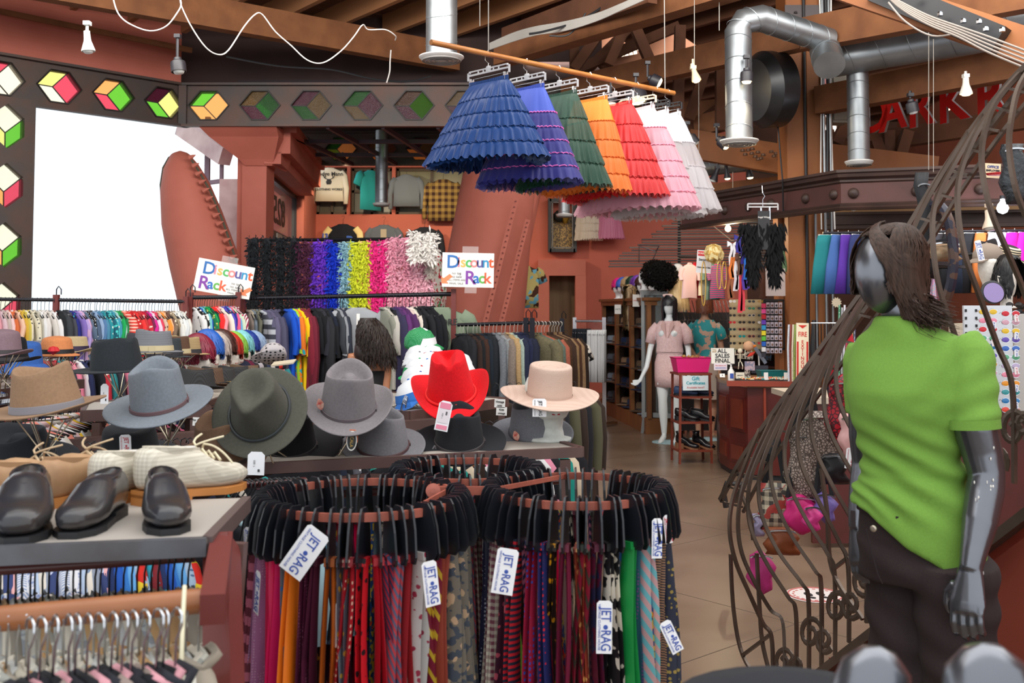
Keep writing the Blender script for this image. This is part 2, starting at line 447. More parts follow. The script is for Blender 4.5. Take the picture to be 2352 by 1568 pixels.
def girder(name, org, du, dz, h, cells, cw, cols, hw=.26, hh=.186, t=.1, lab=None, parent=None):
 """steel plate with hexagonal openings; org = lower-left corner"""
 nrm = du.cross(dz).normalized()
 b = B(); top = .105
 root = E(name, org, kind='structure')
 for i in range(cells):
  c = du * (cw * (i + .5)) + dz * (h / 2)
  hexp = [(-hw, 0), (-top, hh), (top, hh), (hw, 0), (top, -hh), (-top, -hh)]
  rect = [(-cw / 2, 0), (-cw / 2, h / 2), (cw / 2, h / 2), (cw / 2, 0), (cw / 2, -h / 2), (-cw / 2, -h / 2)]
  vs = []
  for off in (0, -t):
   for a_, b_ in hexp + rect: vs.append(c + du * a_ + dz * b_ + nrm * off)
  fs = []
  for k in range(6):
   k2 = (k + 1) % 6
   fs += [(6 + k, 6 + k2, k2, k), (12 + 6 + k2, 12 + 6 + k, 12 + k, 12 + k2), (k, k2, 12 + k2, 12 + k)]
  b.add(vs, fs)
  if cols[i] is None: continue
  rim = B(); pts = [c + du * a_ * 1.02 + dz * b_ * 1.02 + nrm * .012 for a_, b_ in hexp]; rim.tube(pts, .012, 4, closed=True)
  inn = (-.07, -.004)
  for e in ((-hw, 0), (top, hh), (top, -hh)):
   rim.bar(c + du * inn[0] + dz * inn[1] - nrm * .03, c + du * e[0] + dz * e[1] - nrm * .03, .012, .012)
  fr = O('hexagon_frame', rim, mat('#1f1a18', .5), root)
  quads = [[(-hw, 0), (-top, hh), (top, hh), inn], [inn, (top, hh), (hw, 0), (top, -hh)], [(-hw, 0), inn, (top, -hh), (-top, -hh)]]
  for qd, cc in zip(quads, cols[i]):
   O('glass_pane', B().slab([c + du * a_ + dz * b_ - nrm * .03 for a_, b_ in qd], -nrm * .006), GC[cc], fr)
 O('steel_plate', b, STEEL, root)
 fb = B(); L_ = cells * cw
 for z in (0.0, h): fb.bar(dz * z + nrm * .03, du * L_ + dz * z + nrm * .03, .1, .03, up=dz)
 O('flange', fb, STEEL, root)
 rv = B()
 for i in range(cells + 1):
  for z in (.06, .2, h - .2, h - .06): rv.rev([(.014, 0), (.009, .012), (.001, .014)], 6)
 return root
X_ = V((1, 0, 0)); Z_ = V((0, 0, 1)); CW = 119 / F * 13.5
gx0 = px(473, 13.5) - CW / 2
girder('girder', V((gx0, 13.5, 3.97)), X_, Z_, .54, 8, CW, ['Goo', 'agp', 'pag', 'gpa', 'bGp', 'aGp', 'gap', 'pga'])
gl = Lp(-.1 + CW * 7, 3.97);
girder('girder', gl, -dL, Z_, .54, 7, CW, ['yko', 'yko', 'yky', 'www', 'ykw', 'yGk', 'pyG'][0:3] + ['kww', 'ykw', 'oGk', 'pyG'])
S('trim_7', B().bar((px(415, 13.5), 13.5, 3.97), (px(415, 13.5), 13.5, 4.51), .1, .1), STEEL)
cl = girder('girder', Lp(2.3 + .62, .6), Z_, dL * -1, .62, 5, .68, ['kwy', 'kwy', 'Gwo', 'kwo', 'Gwy'])
cl.location = Lp(2.50, .62)
girder('girder', V((px(640, 17.2), 17.2, 3.97)), X_, Z_, .54, 6, CW, ['Gyy', 'gyG', 'aby', 'pay', 'agG', 'pay'])
gr = E('canopy_grille', (0, 0, 0), kind='structure')
for i in range(5):
 x = px(620, 13.5) + i * .72
 O('grille_bar', B().bar((x, 13.55, 3.97), (x + .5, 17.1, 3.97), .045, .06), DSTEEL, gr)
for Y in (14.9, 16.2):
 O('grille_bar', B().bar((px(650, Y), Y, 3.99), (px(1150, Y), Y, 3.99), .045, .06), DSTEEL, gr)
b = B(); b.add([(-3.6, 13.6, 4.52), (1.0, 13.6, 4.52), (1.0, 17.3, 4.52), (-3.6, 17.3, 4.52)], [(0, 1, 2, 3)]); b.box((-1.3, 15.4, 4.56), (4.6, 3.7, .06))
O('canopy_roof', b, mat('#2a2024', .9), gr)
# -- roof
aD = V((.78, .62, 0)).normalized(); bD = V((-.62, .78, 0)).normalized()
roof = E('ceiling', (0, 0, 0), kind='structure')
roofz = 5.5
dk = B().slab([tuple(aD * -12 + bD * 3.6 + V((0, 0, roofz))), tuple(aD * 30 + bD * 3.6 + V((0, 0, roofz))), (9, 21, roofz), (-3.7, 21, roofz), (-3.7, 13.8, roofz), (-4.35, 13.55, roofz), tuple(aD * -12 + bD * 13.3 + V((0, 0, roofz)))], (0, 0, .1))
O('roof_deck', dk, DECK, roof)
rz0 = atan2(aD.y, aD.x)
rbm = B().bar((0, 0, 0), (1, 0, 0), .165, .014).mesh('roof_board')
for k in range(95):
 s = 3.7 + k * .19
 t0 = -10 if s < 13.2 else max((.622 * s - 3.6) / .783, -9); t1 = min((8.5 + .622 * s) / .783, (20.8 - .783 * s) / .622)
 if t1 > t0: O('roof_board', rbm, DECK, roof, bD * s + aD * t0 + V((0, 0, roofz - .007 - .004 * (k % 3))), (0, 0, rz0), (t1 - t0, 1, 1))
jme = B().bar((0, 0, 0), (0, 1, 0), .07, .29).mesh('joist')
rzb = atan2(bD.y, bD.x) - pi / 2
for k in range(-7, 30):
 s_ = k * .72; p = aD * s_ + bD * 3.8 + V((0, 0, roofz - .16))
 if s_ < 5.1: e_ = 13.25
 elif s_ < 9.3: e_ = (13.7 - .622 * s_) / .783
 else: e_ = min((.783 * s_ + 3.5) / .622, (20.5 - .622 * s_) / .783)
 if e_ > 4.2: O('joist', jme, JO if k < 12 else WOODD, roof, p, (0, 0, rzb), (1, e_ - 3.8, 1))
def beam(x1, y1, Y1, x2, y2, Y2, wd, ht, m=None, name='beam'):
 p = P(x1, y1, Y1); q = P(x2, y2, Y2)
 return O(name, B().bar(p, q, wd, ht), m or WOODB, roof)
bp = P(960, 118, 13.2);
O('purlin', B().bar(bp + aD * .6, bp - aD * 12, .16, .34), WOODB, roof)
beam(-20, 22, 11.6, 440, 116, 13.0, .05, .06)
beam(1150, 128, 12, 1700, -40, 9.0, .2, .24, WOODB)     # cable beam
beam(1160, 95, 12.1, 1500, -30, 9.5, .1, .3, WOODD)
beam(1300, 208, 13, 1850, 80, 9.8, .16, .27, WOODB)
beam(1850, 80, 9.8, 2420, -30, 8.0, .16, .3, WOODB)
beam(1880, 232, 10.6, 2420, 130, 9.0, .16, .28, WOODB)
beam(1390, 275, 14, 1700, 250, 12.5, .16, .26, WOODB)
beam(1600, 292, 12.5, 1830, 232, 11.8, .16, .24, WOODB)
beam(1580, 330, 12.4, 1830, 372, 12.2, .14, .34, POSTM)
beam(1880, 360, 11.6, 2150, 392, 11.4, .14, .3, POSTM)
beam(1880, 345, 12.6, 2420, 262, 10.6, .14, .22, WOODD)
beam(1620, 445, 13, 1900, 415, 12.6, .14, .22, WOODB)
for x1, y1, x2, y2, Y, wd in [(1378, 75, 1318, 160, 12.6, .16), (1440, 55, 1398, 150, 12.6, .14), (1455, 55, 1490, 135, 12.4, .14), (1318, 70, 1320, 165, 12.7, .12), (1562, 60, 1556, 290, 12, .12), (1655, 130, 1656, 300, 12.2, .11),
  (1625, 140, 1582, 275, 12.3, .12), (1440, 200, 1372, 135, 13, .1), (1325, 160, 1560, 60, 12.9, .1), (1900, 300, 1905, 355, 12, .14), (1920, 330, 1975, 220, 11.6, .13), (1580, 300, 1730, 190, 12.6, .14), (2190, 0, 2330, 20, 9, .2),
  (2270, 90, 2330, -20, 9.2, .12), (2180, -10, 2240, 60, 9.4, .2), (2060, 380, 2085, 300, 11.6, .1), (2040, 300, 2042, 380, 11.7, .1), (2030, 380, 2010, 320, 11.6, .1), (1450, 60, 1330, 180, 13.2, .1), (2255, -20, 2262, 70, 9.3, .1)]:
 beam(x1, y1, Y, x2, y2, Y, wd, .12, WOODD)
beam(1890, -30, 8.4, 2420, 150, 7.4, .12, .12, POSTM, 'chord')
beam(1900, -60, 8.4, 2430, 115, 7.4, .14, .16, POSTM, 'chord')
beam(2010, -25, 8.1, 2300, 95, 7.5, .16, .2, BLACK, 'splice_plate')
bb = B()
for t in (0.06, .12, .3, .5, .68, .8, .85, .97):
 p = P(2010, -25, 8.0).lerp(P(2300, 95, 7.4), t) + V((0, -.08, .03 * ((t * 37) % 3 - 1)))
 bb.rev([(.022, -.02), (.022, .0), (.012, .012)], 6, c=p)
O('bolt', bb, CHROME, roof, kind='stuff')
bb = B()
for x, y in [(1706, 338), (1712, 347), (1719, 337), (1727, 345), (1735, 352), (1741, 342), (1748, 356), (1753, 348), (1772, 341), (1778, 351), (1783, 345), (1790, 358), (1797, 349), (1802, 361), (1808, 353), (1728, 334), (1742, 358), (1905, 372), (1912, 364), (1920, 376), (1928, 369)]:
 bb.rev([(.03, -.01), (.025, .015), (.01, .02)], 8, c=P(x, y + 8, 12.0))
O('bolt', bb, mat('#6a5040', .5, metal=.5), roof, kind='stuff')
sky = B();
for x1, y1, x2, y2, Y in ((1405, 122, 1545, 96, 15), (1500, 110, 1548, 98, 15), (1895, 330, 1935, 255, 15)):
 pass
O('skylight_pane', B().slab([P(1420, 131, 15), P(1547, 108, 15), P(1540, 97, 15), P(1425, 117, 15)], (0, .02, 0)), mat('#fff2dc', .5, emit=1.0), roof)
O('skylight_pane', B().slab([P(1893, 325, 16), P(1960, 320, 16), P(1915, 262, 16), P(1893, 250, 16)], (0, .02, 0)), mat('#fff2ea', .5, emit=1.1), roof)
mb = B()
for i in range(12):
 mb.bar(P(1425 + i * 10, 130 - i * 1.8, 14.95), P(1422 + i * 10, 116 - i * 1.8, 14.95), .015, .015)
for i in range(6): mb.bar(P(1893 + i * 12, 328, 15.9), P(1880 + i * 12, 250, 15.9), .02, .02)
O('mullion', mb, mat('#6a4a38', .7), roof, kind='stuff')
# -- tilted tubular column
tc = B(); rings = []
pts = [(1098, 800, 15.2, 104), (1100, 740, 15.2, 102), (1120, 600, 15.3, 95), (1148, 400, 15.5, 84), (1185, 250, 15.8, 66), (1222, 130, 16.0, 52), (1240, 60, 16.1, 44)]
cs = [P(x, y, Y) for x, y, Y, r in pts]; cs.insert(0, cs[0] + (cs[0] - cs[2]) * 1.3)
tc.tube(cs, [pts[0][3] / F * 15.2 * 1.05] + [r / F * Y for x, y, Y, r in pts], 40)
tube = S('tilted_column', tc, CORAL, sm=True)
fb = B()
for x0, y0, x1, y1, x2, y2, x3, y3 in [(1182, 395, 1245, 395, 1172, 745, 1125, 745)]:
 fb.slab([P(x0, y0, 15.0), P(x1, y1, 15.6), P(x2, y2, 15.3), P(x3, y3, 14.7)], (.05, .15, 0))
O('flange', fb, CORAL, tube)
for (a, bq, sx) in (((1186, 455), (1112, 750), 1), ((1212, 505), (1150, 745), 1)):
 fb = B(); fb.bar(P(a[0], a[1], 14.62), P(bq[0], bq[1], 14.3), .07, .05, up=(0, -1, 0)); O('rivet_strip', fb, CORAL, tube)
 rv = B()
 for k in range(22):
  p = P(a[0], a[1], 14.58).lerp(P(bq[0], bq[1], 14.26), (k + .5) / 22); rv.rev([(.012, -.012), (.012, 0), (.004, .008)], 6, c=p, fn=None)
 O('rivet', rv, mat('#7a3228', .5), tube, kind='stuff')
O('bolt', B().rev([(.03, -.02), (.03, .02), (.01, .04)], 10, c=P(1131, 458, 14.95)), CORAL, tube)
b = B(); b.slab([P(1262, 190, 15), P(1292, 190, 15), P(1292, 140, 15), P(1284, 122, 15), P(1272, 150, 15)], (0, .1, 0))
b.slab([P(1268, 100, 16), P(1262, 85, 16), P(1345, 60, 16), P(1290, 100, 16)], (0, .1, 0)); b.slab([P(1290, 190, 14.6), P(1340, 165, 14.6), P(1310, 152, 14.6), P(1285, 172, 14.6)], (0, .1, 0))
S('trim_8', b, CORAL)
ct = B(); n = 40; rings = []
path = [(515, 760, 13.0, 84), (494, 690, 13.0, 81), (467, 594, 13.0, 77), (441, 500, 13.0, 69), (425, 430, 13.0, 56), (416, 385, 13.0, 40), (414, 362, 13.05, 24), (414, 352, 13.1, 8)]
cs = [P(x, y, Y) for x, y, Y, r in path]; cs.insert(0, V((cs[0].x + .3, 12.9, 0)))
ct.tube(cs, [.44] + [r / F * Y for x, y, Y, r in path], n)
cut = S('cut_tube', ct, CORAL, sm=True)
rm = B(); rim = [(413, 690), (398, 640), (384, 560), (373, 490), (369, 424), (375, 385), (388, 362), (412, 351), (430, 354)]
rm.tube([P(x, y, 12.98) for x, y in rim], .014, 6)
rm.tube([P(x, y, 12.75) for x, y in [(434, 358), (455, 390), (484, 440), (511, 505), (540, 590), (556, 640)]], .014, 6)
O('cut_rim', rm, mat('#4d4a3c', .9, bump=.5), cut)
for i in range(14):
 t = i / 14; q = P(436, 362, 12.74).lerp(P(548, 630, 12.74), t)
 O('rivet', B().rev([(.035, 0), (.02, .05), (.004, .09)], 7, fn=None), CORAL, cut, q, (.3, 1.2, 0))
S('wall_right', B().box((7.6, 14, 2.9), (.3, 26, 5.8)), mat('#8a4a34', .8, 'noise', '#6e3a28', 1))
S('wall_back_right', B().box((6.1, 20.2, 2.9), (3.3, .3, 5.8)), mat('#5a3a2a', .8, 'noise', '#44281c', 1))
# ==== BUILDERS
def rz(d): return atan2(d[1], d[0])
# ---- garments --------------------------------------------------
def garment_mesh(kind, seed):
 r = random.Random(seed); b = B(); n = 16
 spec = {'shirt': (.66, .23, .05, .27, .06), 'blouse': (.68, .2, .045, .24, .055), 'jacket': (.72, .25, .075, .62, .07), 'coat': (1.05, .25, .085, .66, .07), 'dress': (1.25, .2, .05, .18, .05), 'tank': (.62, .19, .04, 0, 0), 'sweat': (.66, .25, .065, .58, .07)}[kind]
 L, W, T, SL, SR = spec; L *= r.uniform(.93, 1.07)
 lv = [(-.125, .3, .5), (-.14, .42, .8), (-.165, .72, .9), (-.195, .93, 1), (-.25, .98, 1.1), (-.36, .93, 1.1), (-.5, .88 if kind != 'dress' else .8, 1.1), (-.125 - L * .75, .94 if kind != 'dress' else 1.05, 1.15), (-.125 - L, .98 if kind != 'dress' else 1.35, 1.25)]
 ph = r.uniform(0, 6); rings = []
 for i, (z, ww, tt) in enumerate(lv):
  dep = min(1, max(0, (-z - .2) * 2.2)); ring = []
  sw = dep * r.uniform(-.012, .012)
  for k in range(n):
   a = tau * k / n; c, s = cos(a), sin(a)
   x = W * ww * (abs(c) ** .8) * (1 if c > 0 else -1); y = T * .5 * tt * (abs(s) ** .7) * (1 if s > 0 else -1)
   y += dep * .014 * sin(x * 34 + ph) + sw; x += dep * .01 * sin(a * 3 + ph * 2)
   ring.append((x, y, z - .02 * abs(x / W) * (1 if i == len(lv) - 1 else 0)))
  rings.append(ring)
 b.loft(rings)
 if SL:
  for sgn in (-1, 1):
   b.tube([(sgn * W * .82, 0, -.2), (sgn * W * 1.02, .005, -.26), (sgn * W * 1.12, r.uniform(-.02, .02), -.26 - SL * .45), (sgn * W * 1.1, r.uniform(-.03, .03), -.22 - SL)],
                   [(T * .5, SR * .9), (T * .55, SR), (T * .5, SR * .9), (T * .45, SR * .75)], 8)
 b.tube([(-.05, 0, -.128), (-.03, -T * .5, -.112), (.03, -T * .5, -.112), (.05, 0, -.128), (.03, T * .5, -.108), (-.03, T * .5, -.108)], .012, 5, closed=True)
 return b.mesh('garment', True, 1.2)
GMC = {}
def gm(kind, i):
 k = (kind, i % 4)
 if k not in GMC: GMC[k] = garment_mesh(kind, hash(kind) % 7 + i % 4 * 13 if False else (len(kind) * 5 + i % 4 * 13))
 return GMC[k]
hb = B().tube([(0, 0, -.13), (0, 0, -.045), (.012, 0, -.03), (.024, 0, -.012), (.022, 0, .008), (.004, 0, .02), (-.016, 0, .012), (-.022, 0, -.004)], .0028, 5)
hb.tube([(-.2, 0, -.185), (-.1, 0, -.15), (0, 0, -.122), (.1, 0, -.15), (.2, 0, -.185)], (.006), 6)
HANG = hb.mesh('hanger', True)
hb2 = B().tube([(0, 0, -.13), (0, 0, -.03), (.012, 0, -.012), (.01, 0, .012), (-.012, 0, .014), (-.014, 0, 0)], .003, 5)
hb2.bar((-.1, 0, -.14), (0, 0, -.112), .012, .02); hb2.bar((.1, 0, -.14), (0, 0, -.112), .012, .02)
HMB = mat('#141519', .35); HMW = mat('#d9d6cf', .4)
ORD = lambda i: str(i) + ('th' if 10 <= i % 100 <= 20 else {1: 'st', 2: 'nd', 3: 'rd'}.get(i % 10, 'th'))
def rack_fill(p, q, items, rack, group, kindword, gk, yaw0=0, jit=.08, hm=None, scale=1.0, cat=None, tagp=.0, hookz=0.0):
 p = V(p); q = V(q); d = q - p; base = atan2(d.y, d.x) - pi / 2 + yaw0; n = len(items)
 for i, it in enumerate(items):
  cname, m = it[0], it[1]; k2 = it[2] if len(it) > 2 else gk; word = it[3] if len(it) > 3 else kindword
  t = (i + .5) / n + U(-.25, .25) / n
  loc = p.lerp(q, t) + V((0, 0, hookz))
  o = O(word.split()[-1].replace('-', '_') if word.split()[-1].isalpha() else 'garment', gm(k2, int(RND() * 40)), m, None, loc, (U(-.03, .03), 0, base + U(-jit, jit)), scale * U(.96, 1.04))
  lb = '%s %s on %s, %s from the left' % (cname, word, rack, ORD(i + 1))
  if len(lb.split()) > 16: lb = '%s %s, %s on %s' % (cname, word, ORD(i + 1), rack)
  tag(o, lb, cat or word.split()[-1], group)
  O('hanger', HANG, hm or HMB, o)
  if RND() < tagp:
   O('price_tag', B().box((.1, -.03, -.33), (.035, .004, .09)), WHITE, o)
# ---- hats ------------------------------------------------------
def hat(col, loc, yaw=0, tilt=(0, 0), top='tear', a=.076, bb=.096, h=.115, bw=.065, side=.02, front=-.008, band='#3a3436', bandh=.018, name='fedora', label='', cat='hat', group=None, m=None, cord=False, taper=.86, seg=56, sc=1.0, lean=0):
 root = E(name, loc, (0, 0, 0), label, cat, group, scale=sc)
 root.rotation_mode = 'XYZ'
 M = Matrix.Rotation(tilt[1], 4, 'Y') @ Matrix.Rotation(tilt[0], 4, 'X') @ Matrix.Rotation(yaw, 4, 'Z')
 root.rotation_euler = M.to_euler()
 m = m or mat(col, .85, 'noise', sc=140, bump=.08, bsc=500, sheen=.25, col2='#%02x%02x%02x' % tuple(int(int(col[i:i + 2], 16) * .93) for i in (1, 3, 5)))
 b = B(); rings = []
 def topz(x, y):
  X = x / a; Y = y / bb
  if top == 'tear':
   rr = sqrt((X / .62) ** 2 + ((Y + .02) / .66) ** 2)
   return -.034 * exp(-((rr - .72) / .3) ** 2) - .004 + .02 * Y * Y - .004 * X * X
  if top == 'center':
   return -.034 * exp(-(X / .3) ** 2) * (1 - .35 * (Y > .0) * Y) + .006 * (-Y)
  if top == 'cattle':
   return -.036 * exp(-(X / .26) ** 2) - .03 * exp(-((abs(X) - .62) / .2) ** 2) * exp(-((Y + .55) / .45) ** 2) + .014 * -Y
  if top == 'diamond':
   rr = sqrt((X / .5) ** 2 + ((Y) / .6) ** 2); return -.03 * max(0, 1 - rr)
  if top == 'flat': return -.012 * max(0, 1 - (X * X + Y * Y) * 1.8)
  return .02 * (1 - X * X - Y * Y)
 for i in range(9):
  v = i / 8; r = 1 - (1 - taper) * v ** 1.1; rings.append((r, v * h * .93, 0))
 rings += [(taper * .975, h * .968, .3), (taper * .935, h * .992, .7), (taper * .87, h * 1.004, 1)] + [(taper * k, h * 1.005, 1) for k in (.78, .68, .58, .48, .38, .28, .18, .08)]
 out = []
 for r, z, tt in rings:
  ring = []
  for k in range(seg):
   th = tau * k / seg; x = a * r * cos(th); y = bb * r * sin(th)
   zz = z + tt * topz(x, y)
   v = min(1, z / h)
   if top in ('center', 'cattle', 'tear', 'diamond'):   # front pinch
    pn = v ** 2 * exp(-((y / bb + .75) / .35) ** 2); x *= 1 - .3 * pn
    if top == 'diamond': x *= 1 - .25 * v * exp(-((y / bb + .6) / .5) ** 2)
   if top == 'cattle': zz += .012 * v * v * (abs(x) / a)
   if top in ('tear', 'center'): zz += (.024 * (y / bb) ** 2 - .006 - .006 * y / bb) * v ** 4
   ring.append((x, y + lean * v, zz))
  out.append(ring)
 b.loft(out, cap=True)
 b.f = [f for f in b.f if len(f) < 20 or min(b.v[i][2] for i in f) > h * .4]
 O('crown', b, m, root, sm=True, ang=3)
 b = B(); rings = []; nr = 9
 def bp(u, th, off):
  x = (a + bw * u) * cos(th); y = (bb + bw * u) * sin(th)
  if top == 'diamond': pass
  c2 = cos(th) ** 2; s = sin(th)
  z = side * c2 * u ** 1.6 + (front if s < 0 else front * .4) * s * s * u + off
  x *= 1 - .35 * max(0, side) / max(bw, .01) * u * c2 * .5
  return (x, y, z)
 for u in [i / nr for i in range(nr + 1)]: rings.append([bp(u, tau * k / seg, .002) for k in range(seg)])
 rings.append([bp(1.02, tau * k / seg, 0) for k in range(seg)])
 for u in [1 - i / nr for i in range(nr + 1)]: rings.append([bp(u, tau * k / seg, -.003) for k in range(seg)])
 b.loft(rings, cap=False)
 O('brim', b, m, root, sm=True, ang=3)
 if band:
  b = B()
  if cord: b.tube([((a + .003) * cos(tau * k / 48), (bb + .003) * sin(tau * k / 48), .008) for k in range(48)], .0045, 6, closed=True)
  else:
   b.loft([[((a * (1 - (1 - taper) * z / h) + o) * cos(tau * k / 48), (bb * (1 - (1 - taper) * z / h) + o) * sin(tau * k / 48) + lean * z / h, z) for k in range(48)] for z, o in ((.002, .001), (.003, .0035), (bandh, .0035), (bandh + .001, .001))], cap=False)
   b.box((a * .98 + .002, -.01, bandh * .5), (.008, .03, bandh * .9))
  O('hat_band', b, mat(band, .6), root, sm=True)
 return root
STM = mat('#b9ae98', .25, metal=.9)
def hat_stand(loc, h, label, r1=.09, r2=.075, yaw=0, node=.42):
 b = B(); nz = h * node
 for k in range(3):
  an = yaw + tau * k / 3; f = V((r1 * cos(an), r1 * sin(an), .003)); c = V((.006 * cos(an), .006 * sin(an), nz)); t = V((r2 * cos(an + .4), r2 * sin(an + .4), h)); t2 = V((r2 * cos(an - .4), r2 * sin(an - .4), h))
  b.tube([f, c, t], .0024, 6); b.tube([f * .97 + V((0, .004, 0)), c * 1.0, t2], .0024, 6)
 b.tube([(r2 * .98 * cos(tau * k / 24), r2 * .98 * sin(tau * k / 24), h) for k in range(24)], .0024, 5, closed=True)
 o = O('hat_stand', b, STM, None, loc, label=label, cat='hat stand', sm=True); return o
TAGM = mat('#f2f2f4', .5); INKB = mat('#3a55a8', .6); INKR = mat('#c83a48', .6); INKK = mat('#222226', .6)
def jet_tag(parent, loc, rot, w=.04, h=.085, ink=None, flip=False):
 """white store tag with the shop lettering running along it"""
 b = B().slab([(-w / 2, 0, -h / 2), (w / 2, 0, -h / 2), (w / 2, 0, h / 2 - .006), (w / 2 - .006, 0, h / 2), (-w / 2 + .006, 0, h / 2), (-w / 2, 0, h / 2 - .006)], (0, .0012, 0))
 t = O('price_tag', b, TAGM, parent, loc, rot)
 ink = ink or INKB
 s = h * .27
 text('JET', s, ink, t, (.003, -.0008, h * .24), (pi / 2, pi / 2, 0), ext=.0003, bold=.0003, sx=.75)
 text('RAG', s, ink, t, (.003, -.0008, -h * .25), (pi / 2, pi / 2, 0), ext=.0003, bold=.0003, sx=.75)
 O('lettering', B().rev([(s * .17, 0), (s * .17, .0006), (.0002, .0008)], 10).tf(Matrix.Rotation(pi / 2, 4, 'X')), ink, t, (.003, -.0002, 0))
 text('VINTAGE CLOTHING HOUSE', s * .25, ink, t, (-w * .33, -.0008, 0), (pi / 2, pi / 2, 0), ext=.0002)
 return t
def bar_tag(parent, loc, rot, w=.05, h=.07, pink=False):
 b = B().slab([(-w / 2, 0, -h / 2), (w / 2, 0, -h / 2), (w / 2, 0, h / 2 - .01), (w / 2 - .01, 0, h / 2), (-w / 2 + .01, 0, h / 2), (-w / 2, 0, h / 2 - .01)], (0, .0012, 0))
 t = O('price_tag', b, TAGM, parent, loc, rot)
 if pink:
  O('print', B().box((0, -.001, h * .34), (w * .8, .0008, h * .2)).box((0, -.001, -h * .38), (w * .8, .0008, h * .14)), mat('#ec8ca4', .6), t)
  O('print', B().box((0, -.001, -.01 * h), (w * .8, .0008, h * .44)), mat('#e6dce0', .6), t)
 bc = B()
 for i in range(9): bc.box((w * .12 + w * .02 * i * .7, -.0016, h * (.1 if pink else -.3)), (w * .008, .0006, h * .12))
 O('barcode', bc, INKK, t)
 text('SIZE  L', w * .14, INKK, t, (-w * .1, -.0016, 0), (pi / 2, pi / 2, 0), ext=.0002)
 return t
def feather(parent, loc, rot=(0, 0, 0)):
 b = B()
 for k in range(26):
  t = k / 26; z = t * .035; L = .012 * sin(pi * (t * .8 + .2)); a = U(-.3, .3)
  for s in (-1, 1): b.add([(0, 0, z), (s * L, .002 * a, z + .006), (s * L * .8, .002, z + .009), (0, 0, z + .004)], [(0, 1, 2, 3)])
 O('feather', b, mat('#c8342c', .7, 'noise', '#e8d8c0', 60), parent, loc, rot)
# ---- heads and wigs --------------------------------------------
def head_mesh(neck=.1, base=True):
 """foam head, face towards -Y, origin at the foot"""
 b = B(); seg = 28; rings = []
 H0 = neck
 prof = [(0, .072, .072, 0)] if base else []
 prof += [(.004, .075, .075, 0), (.016, .073, .073, 0), (.02, .05, .05, .0), (H0 * .6, .044, .048, .0), (H0, .046, .052, -.006), (H0 + .012, .052, .066, -.016), (H0 + .03, .058, .08, -.016), (H0 + .055, .066, .09, -.008), (H0 + .085, .072, .096, 0), (H0 + .12, .074, .1, .002), (H0 + .15, .073, .099, .004), (H0 + .18, .066, .09, .004), (H0 + .205, .05, .07, .004), (H0 + .22, .028, .04, .004), (H0 + .225, .004, .006, .004)]
 for z, rx, ry, oy in prof:
  ring = []
  for k in range(seg):
   th = tau * k / seg; x = rx * cos(th); y = ry * sin(th) + oy
   zz = z - H0; fr = max(0, -sin(th)); g = exp(-(x / .012) ** 2)
   if fr > .5:
    y -= g * .02 * exp(-((zz - .072) / .018) ** 2) + g * .006 * exp(-((zz - .1) / .03) ** 2)   # nose
    y -= exp(-(x / .02) ** 2) * .007 * exp(-((zz - .035) / .011) ** 2) + exp(-(x / .02) ** 2) * .006 * exp(-((zz - .004) / .012) ** 2)
    y += .008 * exp(-((abs(x) - .03) / .014) ** 2) * exp(-((zz - .095) / .014) ** 2)
   ring.append((x, y, z))
  rings.append(ring)
 fine = []
 for i in range(len(rings) - 1):
  m = 3 if prof[i][0] >= H0 else 1
  for j in range(m): fine.append(([tuple(V(p).lerp(V(q), j / m)) for p, q in zip(rings[i], rings[i + 1])]))
 fine.append(rings[-1]); out = []
 for ring in fine:
  z = ring[0][2]; zz = z - H0; nr = []
  for x, y, z_ in ring:
   if y < -.04 and zz > -.01:
    y -= exp(-(x / .011) ** 2) * .012 * exp(-((zz - .07) / .014) ** 2)
    y -= exp(-(x / .02) ** 2) * .004 * (exp(-((zz - .04) / .006) ** 2) + exp(-((zz - .027) / .006) ** 2))
   nr.append((x, y, z_))
  out.append(nr)
 b.loft(out)
 return b.mesh('foam_head', True, 2)
HEADM = None
FOAM = mat('#ece6dc', .7, 'noise', '#dcd4c8', 60)
def foam_head(loc, yaw, label, m=None, group=None, eyes=False, sc=1):
 global HEADM
 if HEADM is None: HEADM = head_mesh()
 r = O('foam_head', HEADM, m or FOAM, None, loc, (0, 0, yaw), sc, label=label, cat='foam head', group=group)
 if eyes:
  b = B()
  for s in (-1, 1): b.tube([(s * (.03 + .01 * cos(t * .8)), -.093, .1 + .092 + .006 * sin(t * .8)) for t in range(8)], .0015, 4, closed=True)
  O('painted_eyes', b, INKK, r)
  O('painted_lips', B().rev([(.012, -.004), (.014, 0), (.008, .005)], 10, sy=.3, c=(0, -.1, .132)), mat('#b02838', .5), r)
 return r
